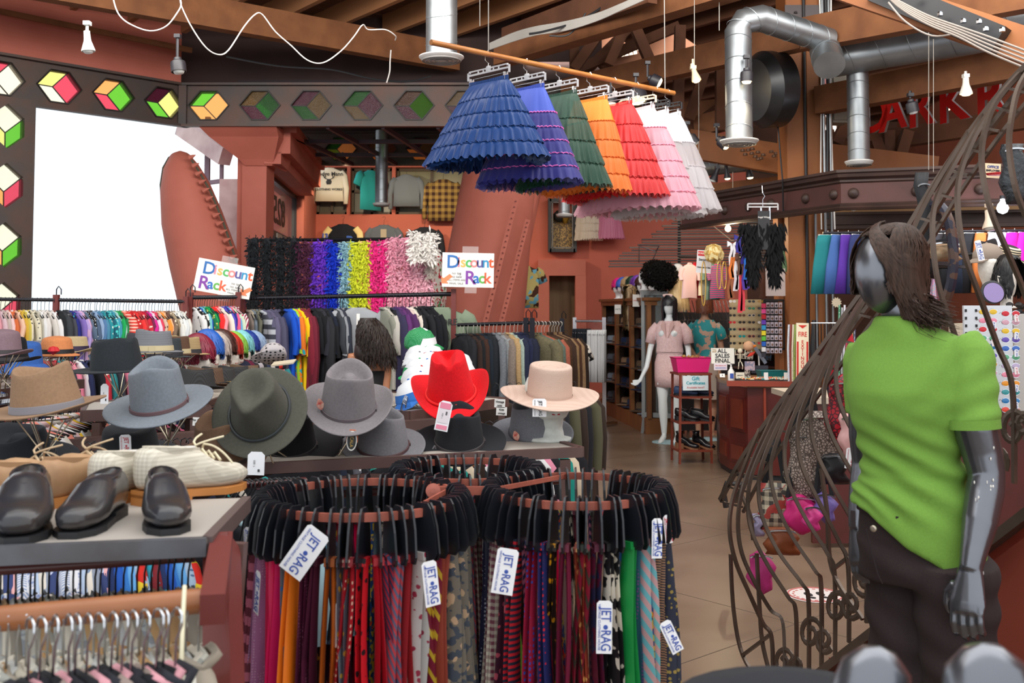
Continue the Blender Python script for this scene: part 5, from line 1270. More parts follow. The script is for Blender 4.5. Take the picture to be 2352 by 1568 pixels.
for a_, b_ in ((c0, c1_), (c1_, c2_), (c2_, c3_)):
 for z0, z1 in ((.1, .36), (.4, .8)):
  d = (b_ - a_); n = V((d.y, -d.x, 0)).normalized();
  if n.y > 0: n = -n
  pan = None
  for q, (ins, off) in enumerate(((.05, .012), (.09, .022), (.13, .014), (.16, .024))):
   L = d.length; u = d.normalized(); i_ = min(ins, L * .42) ; zi = min(ins, (z1 - z0) * .42)
   A_ = a_ + u * i_ * .8; B_ = b_ - u * i_ * .8
   o = O('door_panel' if q == 0 else 'moulding', B().slab([A_ + V((0, 0, z0 + zi * .7)), B_ + V((0, 0, z0 + zi * .7)), B_ + V((0, 0, z1 - zi * .7)), A_ + V((0, 0, z1 - zi * .7))], n * off), MAHO2 if q % 2 else MAHO, pan or ctr)
   pan = pan or o
for t in (.35, .99): p = c3_.lerp(c4_, t); O('front_trim', B().bar(p + V((0, -.02, .06)), p + V((0, -.02, HC)), .035, .02), mat('#8a3a28', .4), ctr)
O('trim_rail', B().bar(c3_ + V((-.2, -.03, HC + .04)), c4_ + V((0, -.03, HC + .04)), .03, .05), mat('#8a3a28', .4), ctr)
tr_ = E('trinket_tray', P(1765, 880, 9.95), (0, 0, 0), 'black display tray of colourful beads and rings on the counter', 'tray')
z_ = HC + .05 - tr_.location.z
O('tray', B().box((0, .1, z_), (.52, .36, .025)), mat('#1c1a20', .7), tr_)
b = B()
for i in range(170): b.rev([(.001, -.006), (.008, 0), (.001, .007)], 5, c=(U(-.24, .24), U(-.06, .26), z_ + .02))
for j, cc in enumerate(('#d8a040', '#30a0a8', '#d84030', '#e8e0d0')):
 bb_ = B();
 for i in range(60): bb_.rev([(.001, -.006), (.009, 0), (.001, .008)], 5, c=(U(-.24, .24), U(-.06, .26), z_ + .022))
 O('beads', bb_, mat(cc, .3), tr_, kind='stuff')
for x in (-.03, .16): O('price_card', B().box((x, -.03, z_ + .05), (.04, .003, .07)), WHITE, tr_)
bk = E('wire_basket', P(1772, 858, 10.35), (0, 0, .03), 'teal green plastic basket on the counter', 'basket'); bk.location.z = HC + .03
b = B().loft([[(s1 * w_, s2 * d_, z) for s1, s2 in ((-1, -1), (1, -1), (1, 1), (-1, 1))] for z, w_, d_ in ((0, .11, .08), (.09, .13, .1), (.1, .135, .105), (.1, .12, .09), (.01, .1, .07))]); O('tub', b, mat('#176a6a', .45), bk)
sg = E('counter_sign', P(1660, 817, 10.5), (-.08, 0, -.03), 'white sign reading all sales final standing on the counter', 'sign')
O('board', B().box((0, 0, 0), (.23, .012, .155)), mat('#e6e4da', .5), sg)
for i, tx in enumerate(('ALL', 'SALES', 'FINAL')): text(tx, .056, INKK, sg, (-.005, -.009, .048 - i * .049), bold=.0012)
text('TAG', .02, mat('#b08a40', .6), sg, (-.085, -.009, .06)); text('SALE', .02, mat('#b08a40', .6), sg, (-.085, -.009, .042))
nt_ = O('paper_note', B().box((0, 0, 0), (.13, .003, .065)), mat('#ded4dc', .6), None, P(1655, 842, 10.35), label='small white note with coloured handwriting under the sales sign', cat='note')
text('No returns or', .018, INKR, nt_, (0, -.003, .012)); text('EXCHANGES', .018, INKB, nt_, (0, -.003, -.012))
bt = E('spray_bottle', V((px(1677, 10.3), 10.3, HC + .03)), label='white pump bottle beside the sales sign', cat='bottle')
O('bottle', B().rev([(.03, 0), (.033, .01), (.033, .09), (.02, .11), (.012, .12), (.012, .135)], 16), WHITE, bt, sm=True); O('pump', B().box((0, 0, .15), (.012, .012, .04)).box((-.012, 0, .165), (.04, .012, .01)), WHITE, bt); O('label', B().box((0, -.034, .05), (.035, .002, .05)), INKB, bt)
def card(x, y, Y, w_, h_, m, label, rot=(0, 0, 0), nm='card', tx=None, ink=None, ts=.02):
 o = O(nm, B().box((0, 0, 0), (w_, .006, h_)), m, None, P(x, y, Y), rot, label=label, cat=nm.split('_')[-1])
 if tx: text(tx, ts, ink or INKK, o, (0, -.005, 0))
 return o
card(1659, 862, 10.1, .05, .035, WHITE, 'tiny folded white price card near the counter corner', (-.3, 0, .1), tx='8')
card(1700, 862, 10.15, .085, .06, mat('#cfc8b8', .6), 'beige card box at the counter front', (-.15, 0, .05), tx='JEWELRY', ts=.014)
card(1717, 858, 10.2, .06, .075, mat('#b4a89c', .6, 'blotch', '#4a4040', 40), 'stack of small printed postcards on the counter', (-.2, 0, .4))
card(1722, 840, 10.5, .1, .09, mat('#8a8aa0', .3, 'blotch', '#c0a8b0', 20), 'clear tub of mixed trinkets behind the postcards', nm='trinket_tub')
card(1745, 848, 10.7, .17, .08, mat('#3a3a44', .4), 'dark cash tray on the counter behind the teal basket', nm='cash_tray')
o = O('till_screen', B().box((0, 0, 0), (.035, .02, .26)), mat('#8890a0', .2), None, P(1742, 810, 10.8), (0, -.6, 0), label='tilted card reader screen on a white stand', cat='screen'); O('stand', B().bar((0, 0, 0), (-.1, 0, -.16), .012, .012), WHITE, o)
# ==== FIRE EXTINGUISHER SIGN
fs = E('fire_sign', P(1843, 822, 9.6), (0, .015, -.1), 'tall narrow red and white fire extinguisher sign beside the wooden post', 'sign')
O('board', B().box((0, 0, 0), (.112, .01, .64)), mat('#e8ddc0', .5), fs)
O('red_band', B().box((-.043, -.006, -.08), (.016, .002, .46)).box((.043, -.006, -.08), (.016, .002, .46)).slab([(-.04, -.005, .3), (.04, -.005, .3), (0, -.005, .27)], (0, -.002, 0)).slab([(-.05, -.005, -.29), (.05, -.005, -.29), (.05, -.005, -.22), (0, -.005, -.31), (-.05, -.005, -.22)], (0, -.0015, 0)), mat('#c8281e', .5), fs)
text('FIRE', .062, mat('#c8281e', .5), fs, (0, -.006, .215), sx=.7, bold=.001)
for i, ch in enumerate('EXTINGUISHER'): text(ch, .044, mat('#c8281e', .5), fs, (0, -.006, .145 - i * .037), sx=.9, bold=.001)
# ==== POST, CONDUITS, BOX, DRUM
wp = E('timber_post', (px(1845, 10.8), 10.8, 0), label='massive square timber post rising to the roof behind the counter', cat='post')
O('timber', B().bar((-.1, 0, 0), (-.1, 0, 5.5), .2, .4, up=(0, 1, 0), ch=.008), POSTM, wp); O('timber', B().bar((.1, 0.01, 0), (.1, .01, 5.5), .19, .4, up=(0, 1, 0), ch=.008), mat('#94581f' if False else '#8e5526', .65, 'wood', '#6c3d18', 2.5, vec=(1, 1, .25), bump=.2, bsc=12), wp)
O('side_board', B().bar((-.23, .1, 0), (-.23, .1, 2.75), .05, .2, up=(0, 1, 0)), POSTM, wp)
for z in (4.62, 4.28): O('steel_strap', B().box((-.0, -.21, z), (.42 if z > 4.5 else .2, .012, .18 if z > 4.5 else .07)).rev([(.02, 0), (.015, .02), (.002, .025)], 8, c=(-.1, -.22, z)), mat('#4a4444', .5, metal=.6), wp)
for i, (dx, m, r_, z0, z1) in enumerate(((-.02, mat('#1c1c20', .5), .016, 0.5, 5.4), (.07, GALV, .014, 0, 2.9), (.17, GALV, .016, 0, 5.3), (.205, BLACK, .018, 2.5, 5.3), (.235, GALV, .014, 0, 5.3), (.255, WHITE, .008, 2.4, 5.3), (.14, WHITE, .007, 2.4, 5.3))):
 pts = [(dx + .012 * sin(z * 2 + i * 2) * (i in (3, 5, 6)), -.225, z) for z in [z0 + (z1 - z0) * k / 14 for k in range(15)]]
 O('conduit', B().tube(pts, r_, 8), m, wp, sm=True)
O('electrical_box', B().box((.36, -.06, 3.98), (.16, .2, .95)), mat('#8a8478', .6), wp); O('box_door', B().box((.36, -.17, 3.98), (.14, .02, .9)), mat('#7c766a', .6), wp)
O('star_card', B().slab([( .26 + (.055 if k % 2 else .04) * cos(k * tau / 24), -.26, 1.66 + (.055 if k % 2 else .04) * sin(k * tau / 24)) for k in range(24)], (0, .004, 0)), mat('#d8ccb4', .6), wp)
dr = E('drum', P(1790, 205, 10.2), label='big black metal drum-shaped lamp housing fixed to the post', cat='lamp')
M = Matrix.Rotation(-1.22, 4, 'Z') @ Matrix.Rotation(pi / 2 + .1, 4, 'X')
b = B().rev([(.34, .0), (.375, .02), (.375, .2), (.3, .3), (.05, .33), (.001, .33)], 40).tf(M); O('housing', b, mat('#1a1b1e', .4, 'noise', '#0e0e10', 5), dr, sm=True, ang=.6)
O('face', B().rev([(.33, -.01), (.3, .03), (.01, .05)], 40).tf(M), mat('#33201a', .7, 'noise', '#1a1010', 3), dr)
O('cable', B().tube([(-.02, 0, -.35), (.02, 0, -.9), (.05, .1, -1.2)], .008, 6), BLACK, dr)
# ==== CORNICE OF THE KIOSK
CRN = mat('#3a241d', .6, 'noise', '#2a1914', 4, bump=.1, bsc=20, name='carved cornice'); CRNR = mat('#4a231d', .6, 'noise', '#3a1b17', 3)
kq = [V((px(1572, 12.0), 12.0, 0)), V((px(1938, 9.6), 9.6, 0)), V((px(2480, 9.0), 9.0, 0))]
ks = E('kiosk_cornice', (0, 0, 0), label='dark carved wooden cornice with round bosses crossing the timber post', cat='cornice')
zb = 2.5
def crn(prof, m, nm):
 b = B(); rings = []
 for i, p in enumerate(kq):
  if i == 0: n = (kq[1] - kq[0])
  elif i == 2: n = kq[2] - kq[1]
  else: n = (kq[1] - kq[0]).normalized() + (kq[2] - kq[1]).normalized()
  n = V((n.y, -n.x, 0)).normalized()
  rings.append([p + n * o + V((0, 0, z)) for o, z in prof])
 b.loft(rings); O(nm, b, m, ks)
crn([(-.05, zb + .05), (.03, zb + .05), (.03, zb + .3), (-.05, zb + .3)], CRNR, 'frieze')
for z0, pr in ((zb, [(0, 0), (.06, 0), (.075, .02), (.05, .035), (.06, .055), (.02, .07), (0, .07)]), (zb + .24, [(0, 0), (.02, 0), (.05, .02), (.045, .04), (.09, .06), (.1, .09), (.12, .1), (.12, .125), (0, .125)])): crn([(o, z0 + z) for o, z in pr], CRN, 'moulding')
for seg, ts in ((0, (.06, .16, .32, .48, .62, .82, .97)), (1, (.05, .33, .6, .86))):
 for t in ts:
  p = kq[seg].lerp(kq[seg + 1], t); d = kq[seg + 1] - kq[seg]; n = V((d.y, -d.x, 0)).normalized(); p = p + n * .03 + V((0, 0, zb + .155))
  o = O('boss', B().rev([(.05, 0), (.048, .015), (.03, .035), (.001, .042)], 14).tf(Matrix.Rotation(pi / 2, 4, 'X')), CRN, ks, p, (0, 0, rz(d)), sm=True)
kl = E('kiosk_shelf', (0, 0, 0), label='dark moulded beam at the far side of the kiosk with white hats above', cat='shelf')
b = B().bar(P(1885, 505, 12), P(2420, 498, 11.5), .1, .12); b.bar(P(1885, 523, 12), P(2420, 515, 11.4), .14, .04); b.bar(P(1885, 492, 12), P(2420, 484, 11.4), .14, .03); O('beam', b, CRN, kl)
O('rear_board', B().bar(P(1890, 470, 12.4), P(2420, 465, 12), .05, .3), mat('#9c7a54', .7), kl)
lv_ = E('slatted_screen', (0, 0, 0), label='stepped screen of thin dark slats climbing up behind the wigs', cat='screen')
for i in range(30):
 y = 612 - i * 6.2; x0 = 1400 + i * 9.5
 O('slat', B().bar(P(max(1398, x0 - 14 + 8 * sin(i * 2.4)), y, 15.2), P(1800, y - 3, 15.2), .05, .02), mat(['#3c3634', '#4c403a', '#2a2526', '#5a5048'][i % 4], .5), lv_)
O('upright', B().bar(P(1560, 480, 15.3), P(1560, 640, 15.3), .04, .04).bar(P(1700, 420, 15.3), P(1700, 640, 15.3), .04, .04), BLACK, lv_)
b = B(); b.tube([P(1468, 603, 14.6), P(1468, 563, 14.6), P(1514, 565, 14.6), P(1500, 595, 14.6)], .008, 5); b.tube([P(1470, 565, 14.6), P(1505, 578, 14.6), P(1514, 565, 14.6)], .006, 5)
O('wire_bracket', b, DBAR, None, label='bent wire bracket sticking up above the wigs', cat='bracket')
# ==== PETTICOATS ON THE POLE
r0 = P(990, 97, 6.7); r1 = P(1548, 214, 8.3)
pole = O('wooden_pole', B().tube([r0, r1], .019, 14), mat('#b8783c', .45, 'wood', '#94581f', 6, name='dowel'), None, label='long wooden pole hung by cables below the rafters', cat='pole', sm=True)
for x, y, t in ((1112, -20, .2), (1522, -20, .955)):
 p = r0.lerp(r1, t); O('suspension_cable', B().tube([p, V((p.x, p.y, 5.3))], .004, 6), mat('#8a8680', .5), pole)
pd = (r1 - r0).normalized(); yw = atan2(-pd.x, pd.y) + .06 + pi / 1.0
def skirt(t, **k):
 p = r0.lerp(r1, t); return petticoat(p, yw + k.pop('dy', 0), **k)
skirt(.2, col='#1c3c74', label='navy blue ruffled petticoat, largest and nearest on the pole', tiers=5, zt=-.2, L=.55, A0=.19, A1=.47, B1=.36, m=mat('#1b3a70', .36, sheen=.2), k=26, seed=2)
skirt(.345, col='#3a4cc0', label='blue violet petticoat with pink edging behind the navy one', tiers=5, L=.66, A1=.42, B1=.3, yoke=.28, m=tulle('#30318c', .82), m_top=mat('#3049a8', .6), trim=mat('#d060b0', .5), k=24, seed=3, amp=.03, tagp=False)
skirt(.475, col='#1a5c40', label='dark green sheer petticoat on the pole', tiers=4, L=.66, A1=.36, B1=.28, m=tulle('#124a36', .8), k=22, seed=4, amp=.05, tagp=False)
skirt(.605, col='#f08a20', label='orange petticoat with a smooth yoke on the pole', tiers=4, L=.68, A1=.33, B1=.26, yoke=.24, m=tulle('#e87818', .85), m_top=mat('#e87c14', .6), k=22, seed=5, amp=.04, tagp=2)
skirt(.715, col='#e01c24', label='bright red petticoat on the pole', tiers=5, L=.7, A1=.42, B1=.3, m=tulle('#cc1218', .92), k=24, seed=6, amp=.05, tagp=False)
skirt(.82, col='#f4c4d0', label='pale pink petticoat with satin edging near the end of the pole', tiers=5, L=.78, A1=.52, B1=.34, yoke=.2, m=tulle('#dca4b4', .7), m_top=mat('#d8b8bc', .6), trim=mat('#f090a8', .5), k=20, seed=7, amp=.035, tagp=False, hang='cream')
skirt(.91, col='#f4f0f2', label='white petticoat, next to last on the pole', tiers=3, L=.8, A0=.12, A1=.38, B1=.26, yoke=.3, m=tulle('#cfcacc', .62), m_top=mat('#ccc8ce', .6), k=16, seed=8, amp=.025, tagp=1, hang='black')
skirt(.97, col='#eceaf0', label='sheer white petticoat, farthest on the pole', tiers=3, L=.76, A0=.12, A1=.42, B1=.28, yoke=.3, m=tulle('#ccc8cc', .5), m_top=mat('#c8c8ce', .6), k=16, seed=9, amp=.025, tagp=False, hang='black')
ROW = 'top,second,third,fourth,fifth,sixth,seventh,eighth,ninth,tenth,eleventh,lowest'.split(',')
def duct(pts, r, label, seams=True, flange=None, n=24, name='duct'):
 root = O(name, B().tube(pts, r, n), GALV, None, label=label, cat='duct', group='round air ducts', sm=True, ang=.9)
 b = B(); tot = 0
 for i in range(len(pts) - 1):
  a, c = V(pts[i]), V(pts[i + 1]); L = (c - a).length; k = max(1, int(L / (r * 1.6)))
  for j in range(k):
   p = a.lerp(c, (j + .5) / k); d = (c - a).normalized(); x = d.cross(V((0.1, .3, 1))).normalized(); y = d.cross(x)
   b.tube([p + (x * cos(tau * q / 20) + y * sin(tau * q / 20)) * (r + .001) + d * r * .35 * sin(tau * q / 20) for q in range(20)], .004, 4, closed=True)
 O('seam', b, GALV, root)
 if flange:
  p = V(flange[0]); R = flange[1]; b = B().rev([(r * .9, .02), (R, .008), (R * 1.01, 0), (R * .9, -.02), (R * .7, -.028), (.01, -.03)], 28)
  o = O('diffuser', b, mat('#c8c6c4', .5), root, p, sm=True, ang=.6)
  g = B()
  for q in (.3, .5, .7, .86): g.tube([(R * q * cos(tau * k / 28), R * q * sin(tau * k / 28), -.034 + .006 * (q > .8)) for k in range(28)], .006, 5, closed=True)
  O('diffuser_ring', g, mat('#8a8886', .5), o, sm=True)
 return root
def vduct(x, y0, y1, Y, wpx, fl, label):
 p = P(x, y1, Y); q = V((p.x, p.y, P(x, y0, Y).z)); r = wpx / 2 / F * Y
 duct([q, p], r, label, flange=(p, fl / 2 / F * Y))
vduct(1014, -60, 132, 9.0, 73, 104, 'galvanised vertical duct with a round diffuser left of the wooden pole')
vduct(876, 300, 468, 16, 29, 40, 'small galvanised duct hanging in front of the high wall recess')
vduct(1296, 340, 493, 15.5, 26, 38, 'small duct hanging over the black framed case')
vduct(1498, 380, 470, 15, 32, 44, 'short duct end below the red and pink petticoats')
vduct(1080, 300, 410, 16, 26, 36, 'small duct half hidden behind the tilted column')
p = P(1698, 324, 9.2); q = P(1690, 70, 9.2)
duct([V((p.x, p.y, p.z)), V((p.x, p.y, q.z)), V((p.x + .05, p.y, q.z + .08)), V((p.x + .2, p.y + .02, q.z + .12)), V((p.x + .9, p.y + .3, q.z - .02))], .118, 'long duct with an elbow left of the timber post', flange=(p, .17))
p = P(1973, 372, 9.8)
duct([p, V((p.x, p.y, P(1973, 140, 9.8).z))], .1, 'vertical duct dropping from the large horizontal pipe', flange=(p, .13))
duct([P(1915, 140, 9.8), P(2050, 115, 9.6), P(2230, 85, 9.2), P(2460, 40, 8.6)], .155, 'large shiny horizontal duct right of the timber post')
duct([P(2270, 70, 8.9), P(2450, 25, 8.6)], .17, 'second large duct at the top right corner')
duct([P(1610, 385, 13.5), P(1720, 372, 13.4), P(1860, 392, 13.3)], .12, 'dull grey duct running behind the timber post')
duct([P(1895, 115, 9.5), P(1905, 150, 9.3)], .14, 'dark open duct end beside the electrical box')
# ==== LAMPS
GLOWW = mat('#ffe6b8', .4, emit=4.0); GLOWC = mat('#eef2ff', .4, emit=9); CAN = mat('#26242a', .45)
def can_lamp(x, y, Y, label, kind='can', lit=False, aim=(0, 0, -1), r=.055, top=.35, m=None, power=0):
 root = E('spot_lamp', P(x, y, Y), label=label, cat='lamp'); a = V(aim).normalized(); m = m or CAN
 M = a.to_track_quat('-Z', 'Y').to_matrix().to_4x4()
 if kind == 'can': b = B().rev([(r * .5, .12), (r * .55, .1), (r * .95, .085), (r, .07), (r, 0), (r * .9, 0), (r * .85, .05)], 20)
 else: b = B().rev([(r * .45, .16), (r * .5, .1), (r * .55, .08), (r * 1.0, .01), (r * .98, 0), (r * .9, .01)], 20)
 O('shade', b.tf(M), m, root, sm=True, ang=.6)
 O('bulb', B().rev([(r * .3, .08), (r * .8, .03), (r * .82, .01), (r * .6, -.012), (.001, -.018)], 18).tf(M), (GLOWW if lit == 1 else GLOWC) if lit else mat('#d8dcd8', .3), root, sm=True, ang=2)
 h = -a * .13
 O('bracket', B().tube([h, h + V((0, 0, .07)), (h.x, h.y, top)], .012, 6).box((h.x, h.y, top), (.05, .05, .03)), m, root)
 if lit and power: point(V(root.location) + a * .12, power, (1, .82, .55) if lit == 1 else (.85, .9, 1), .05, 2.0, V(root.location) + a * 2)
 return root
can_lamp(203, 118, 8, 'white reflector bulb in a bare black holder above the stained glass', 'cone', 0, (.1, 0, -1), .052, .22, mat('#d0d4d0', .4))
can_lamp(411, 165, 8.5, 'black can spotlight in front of the girder corner', 'can', 0, (.15, -.1, -1), .062, .3)
can_lamp(1600, 185, 9, 'lit flared spotlight under the rafters near the pole end', 'cone', 1, (.2, -.2, -1), .042, .12, mat('#c8b898', .4), 18)
can_lamp(1715, 188, 9, 'lit black can spotlight in front of the elbow duct', 'can', 1, (0, 0, -1), .055, .22, None, 25)
can_lamp(1515, 190, 10, 'black tilted spotlight at the end of the wooden pole', 'can', 1, (.9, -.2, -.5), .06, .2, None, 10)
can_lamp(1462, 232, 9.5, 'bright round spotlight behind the orange and red petticoats', 'can', 1, (0, -.3, -1), .1, .25, None, 14)
can_lamp(1404, 240, 10, 'lit spotlight between the green and orange petticoats', 'can', 1, (0, -.2, -1), .06, .25)
can_lamp(1670, 335, 9.6, 'dark tilted spotlight beside the end of the elbow duct', 'can', 1, (.6, -.3, -.6), .055, .2)
can_lamp(1597, 330, 10, 'black unlit spotlight right of the white petticoat', 'can', 0, (.6, 0, -.8), .055, .2)
can_lamp(1671, 410, 12.5, 'small lit lamp left of a pair near the far truss', 'cone', 1, (.1, 0, -1), .045, .2, None, 10)
can_lamp(1723, 408, 12.5, 'small lit lamp right of a pair near the far truss', 'cone', 1, (.1, 0, -1), .05, .2, None, 10)
can_lamp(2219, 216, 9, 'lit white spotlight in front of the red letters', 'cone', 1, (0, 0, -1), .055, .16, mat('#e8e4da', .4), 10)
can_lamp(2041, 226, 10.3, 'small lit lamp in front of the red letters', 'cone', 1, (0, 0, -1), .05, .2, None, 6)
can_lamp(2098, 258, 9.4, 'black unlit can spotlight hanging before the red letters', 'can', 0, (.2, 0, -1), .055, .16)
can_lamp(2178, 250, 10.6, 'small lamp shining beside the letter R', 'cone', 1, (.3, 0, -1), .04, .14, None)
can_lamp(1638, 415, 11.5, 'dull clip lamp below the sheer white petticoat', 'cone', 0, (-.4, 0, -1), .05, .15)
can_lamp(2275, 525, 8.8, 'cream clip lamp under the kiosk beam', 'cone', 0, (0, -.2, -1), .065, .2, mat('#d8c8b4', .5))
for x, lb in ((790, 'left'), (985, 'right')): can_lamp(x, 372, 17.0, 'added black can spotlight under the canopy grille, %s of two, lighting the orange wall' % lb, 'can', 1, (.05, .8, -.6), .05, .12, None, 170)  # both lamps added to brighten the dim back wall
def bulb(x, y, Y, m, r, label, power=0, col=(1, .8, .5)):
 root = E('light_bulb', P(x, y, Y), label=label, cat='bulb')
 O('bulb', B().rev([(.001, -r), (r * .7, -r * .7), (r, 0), (r * .75, r * .7), (r * .35, r * 1.2), (r * .35, r * 1.7)], 18), m, root, sm=True, ang=2)
 O('socket', B().rev([(r * .45, r * 1.6), (r * .45, r * 2.2), (.001, r * 2.2)], 12), BLACK, root)
 if power: point(V(root.location) + V((0, -.08, -r * 1.6)), power, col, r)
bulb(1672, 525, 11.3, GLOWW, .035, 'glowing bare bulb under the left end of the kiosk cornice', 22)
bulb(2303, 478, 9.0, GLOWC, .05, 'cool white glowing bulb under the kiosk cornice', 14, (.8, .88, 1))
bulb(1960, 472, 9.7, mat('#d8dad8', .3), .055, 'unlit white globe bulb at the kiosk corner')
# ==== CABLES
def cable(pts, Y, r, m, label, Y2=None):
 n = len(pts); b = B(); P_ = [P(x, y, Y + ((Y2 or Y) - Y) * i / (n - 1)) for i, (x, y) in enumerate(pts)]
 out = []
 for i in range(n - 1):   # catmull
  p0, p1, p2, p3 = P_[max(0, i - 1)], P_[i], P_[i + 1], P_[min(n - 1, i + 2)]
  for k in range(5):
   t = k / 5; out.append(.5 * ((2 * p1) + (p2 - p0) * t + (2 * p0 - 5 * p1 + 4 * p2 - p3) * t * t + (3 * p1 - p0 - 3 * p2 + p3) * t ** 3))
 out.append(P_[-1])
 return O('cable', B().tube(out, r, 7), m, None, label=label, cat='cable', sm=True)
CW_ = mat('#c8c4c0', .5)
cable([(258, -30), (262, 5), (275, 36), (302, 57), (345, 71), (382, 60), (408, 28), (416, 10), (412, -8)], 8, .0055, CW_, 'white cable looping below the joists at the far left')
cable([(414, -10), (416, 12), (440, 62), (472, 108), (500, 125), (524, 116), (560, 62), (585, 34), (602, 33), (632, 72), (668, 104), (706, 138), (742, 144), (782, 118), (812, 85), (833, 57), (846, 68), (885, 68), (908, 82), (908, 92)], 8, .0055, CW_, 'long white cable swagged in two loops over the steel girder', 9.5)
cable([(898, 115), (896, 140), (895, 165), (888, 190)], 11, .007, CW_, 'short white cable dropping behind the girder')
cable([(520, 130), (640, 152), (760, 160), (850, 180), (930, 188), (990, 175)], 12, .012, BLACK, 'black cable sagging along the top of the girder')
for i in range(7):
 cable([(1125, 100 + i * 2.2), (1180, 76 + i * 3), (1230, 62 + i * 3), (1300, 50 + i * 3.2), (1370, 32 + i * 2.6), (1430, 8 + i * 2.2), (1500, -22 + i * 2)], 11.2, .008, mat('#a8a49e', .5), 'white cable of the bundle clipped along the brown beam, strand %s from the top' % ORD(i + 1), 9.2)
cable([(1215, 78), (1250, 72), (1320, 52), (1370, 25), (1420, -10)], 10.2, .012, BLACK, 'black cable crossing the white bundle')
cable([(1345, 30), (1325, 62), (1300, 82), (1262, 82)], 10.2, .009, BLACK, 'thin black cable looping under the brown beam')
for i in range(5):
 cable([(2000, -30 - i * 5), (2060, 0 + i * 3), (2130, 35 + i * 5), (2200, 60 + i * 6), (2270, 84 + i * 9), (2360, 118 + i * 10)], 7.9, .008, mat('#8a8078', .6), 'grey cable of the bundle on the diagonal truss chord, strand %s' % ORD(i + 1), 7.2)
cable([(2040, 5), (2080, 50), (2140, 82), (2200, 76)], 7.6, .007, mat('#9a9088', .6), 'loose grey cable sagging under the truss chord')
for i, x in enumerate((1522, 1595)): pass
for i, (x, y0, y1, Y) in enumerate(((1595, -20, 170, 9.2), (2133, -30, 390, 8.6), (2144, 90, 395, 8.8), (1652, -20, 70, 9.2), (1605, 190, 420, 11), (1683, 395, 450, 11.5), (1102, -20, 60, 6.9))):
 O('hanging_wire', B().tube([P(x, y0, Y), V((P(x, y1, Y).x, Y, P(x, y1, Y).z))], .0035 if Y > 9 else .003, 5), mat('#9a958c', .5), None, label=['thin wire above the lit spotlight by the pole', 'thin wire in front of the red letter R, nearer', 'thin wire in front of the red letter R, farther', 'dark rod above the elbow duct', 'thin wire right of the white petticoat', 'thin wire above the cornice left end', 'thin wire beside the first suspension cable'][i], cat='wire')
# ==== RED LETTERS
LRED = mat('#c81a18', .3, 'noise', '#c21814', 3, name='red letter'); LSIDE = mat('#8c8c90', .5)
sgn = E('red_letter_sign', (0, 0, 0), label='huge red plastic channel letters spelling DARKR on the far beams', cat='sign')
la = P(1992, 315, 11.6); lb = P(2335, 268, 9.6)
lt = [('D', -.03), ('A', .12), ('R', .33), ('K', .54), ('R', .78)]
for ch, t in lt:
 p = la.lerp(lb, t)
 me = text_mesh(ch, .56, .014, .012, 'LEFT', 1.12)
 o = O('letter', me, LSIDE, sgn, p + V((0, .04, .21)), (pi / 2, 0, rz(lb - la)))
 o2 = O('letter_face', text_mesh(ch, .56, .002, .012, 'LEFT', 1.12), LRED, o, (0, 0, .017))
b = B().bar(la + V((0, .15, .5)), lb + V((0, .15, .5)), .05, .05); O('mounting_rail', b, LSIDE, sgn)
O('red_half_disc', B().rev([(.2, 0), (.2, .08), (.001, .09)], 20).tf(Matrix.Rotation(pi / 2, 4, 'X')), LRED, None, P(1920, 168, 11.5), label='part of a red round sign above the electrical box', cat='sign')
# ==== HANGING THINGS AT THE TILL
def hanger_root(name, x, y, Y, yaw, label, cat): return E(name, P(x, y, Y), (0, 0, yaw), label, cat)
wg = hanger_root('feather_wings', 1752, 475, 9.7, 0, 'pair of black feather costume wings hanging from the kiosk cornice', 'wings')
r = random.Random(4); b = B()
for s in (-1, 1):
 for i in range(520):
  z = -.14 - .52 * r.random(); top = (-z - .14) / .52; wdt = .1 * (1 - .75 * top); cx = s * (.11 - .02 * top)
  p = V((cx + r.uniform(-wdt, wdt), r.uniform(-.04, .04), z)); L = .09 + .05 * r.random(); d = V((r.gauss(0, .25) + s * .1, -.15, -1)).normalized(); sd = V((1, r.uniform(-.6, .6), 0)) * .012
  b.add([p, p + d * L * .5 + sd, p + d * L, p + d * L * .5 - sd], [(0, 1, 2), (0, 2, 3)])
O('wing_feathers', b, mat('#0c0d10', .9, sheen=.01), wg)
O('backing_card', B().box((0, -.03, -.22), (.11, .01, .36)), mat('#16161a', .5), wg)
text('Angel Wings', .022, WHITE, wg, (0, -.037, -.1));
b = B().bar((-.14, 0, 0), (.14, 0, 0), .012, .012); b.bar((-.14, 0, .03), (.14, 0, .03), .012, .012)
for s in (-.14, .14): b.bar((s, 0, -.03), (s, 0, .03), .012, .012)
O('hanger', b, glassmat('#e8e8ea', .45, .12), wg); O('hook', B().tube([(0, 0, 0), (0, 0, .07), (.02, 0, .1), (0, 0, .13), (0, .02, .2)], .003, 5).box((-.02, -.01, -.05), (.014, .012, .08)).box((.06, -.01, -.06), (.014, .012, .12)), CHROME, wg)
rb = [(1682, 560, 610, '#f0f0f4', 'white bow tie clipped near the bare bulb'), (1682, 590, 640, '#e88038', 'orange ribbon tie'), (1678, 640, 686, '#9a5a38', 'rust brown ribbon tie'), (1692, 600, 668, '#e8e8f0', 'white satin ribbon tie'), (1700, 590, 632, '#6a4838', 'brown bow tie'), (1708, 576, 606, '#3a2a90', 'navy and violet bow tie'), (1703, 632, 718, '#e04050', 'coral red ribbon tie'), (1712, 610, 665, '#5840b0', 'purple ribbon tie'), (1716, 578, 642, '#2070d0', 'blue ribbon tie'), (1698, 545, 580, '#302a8c', 'dark blue bow tie')]
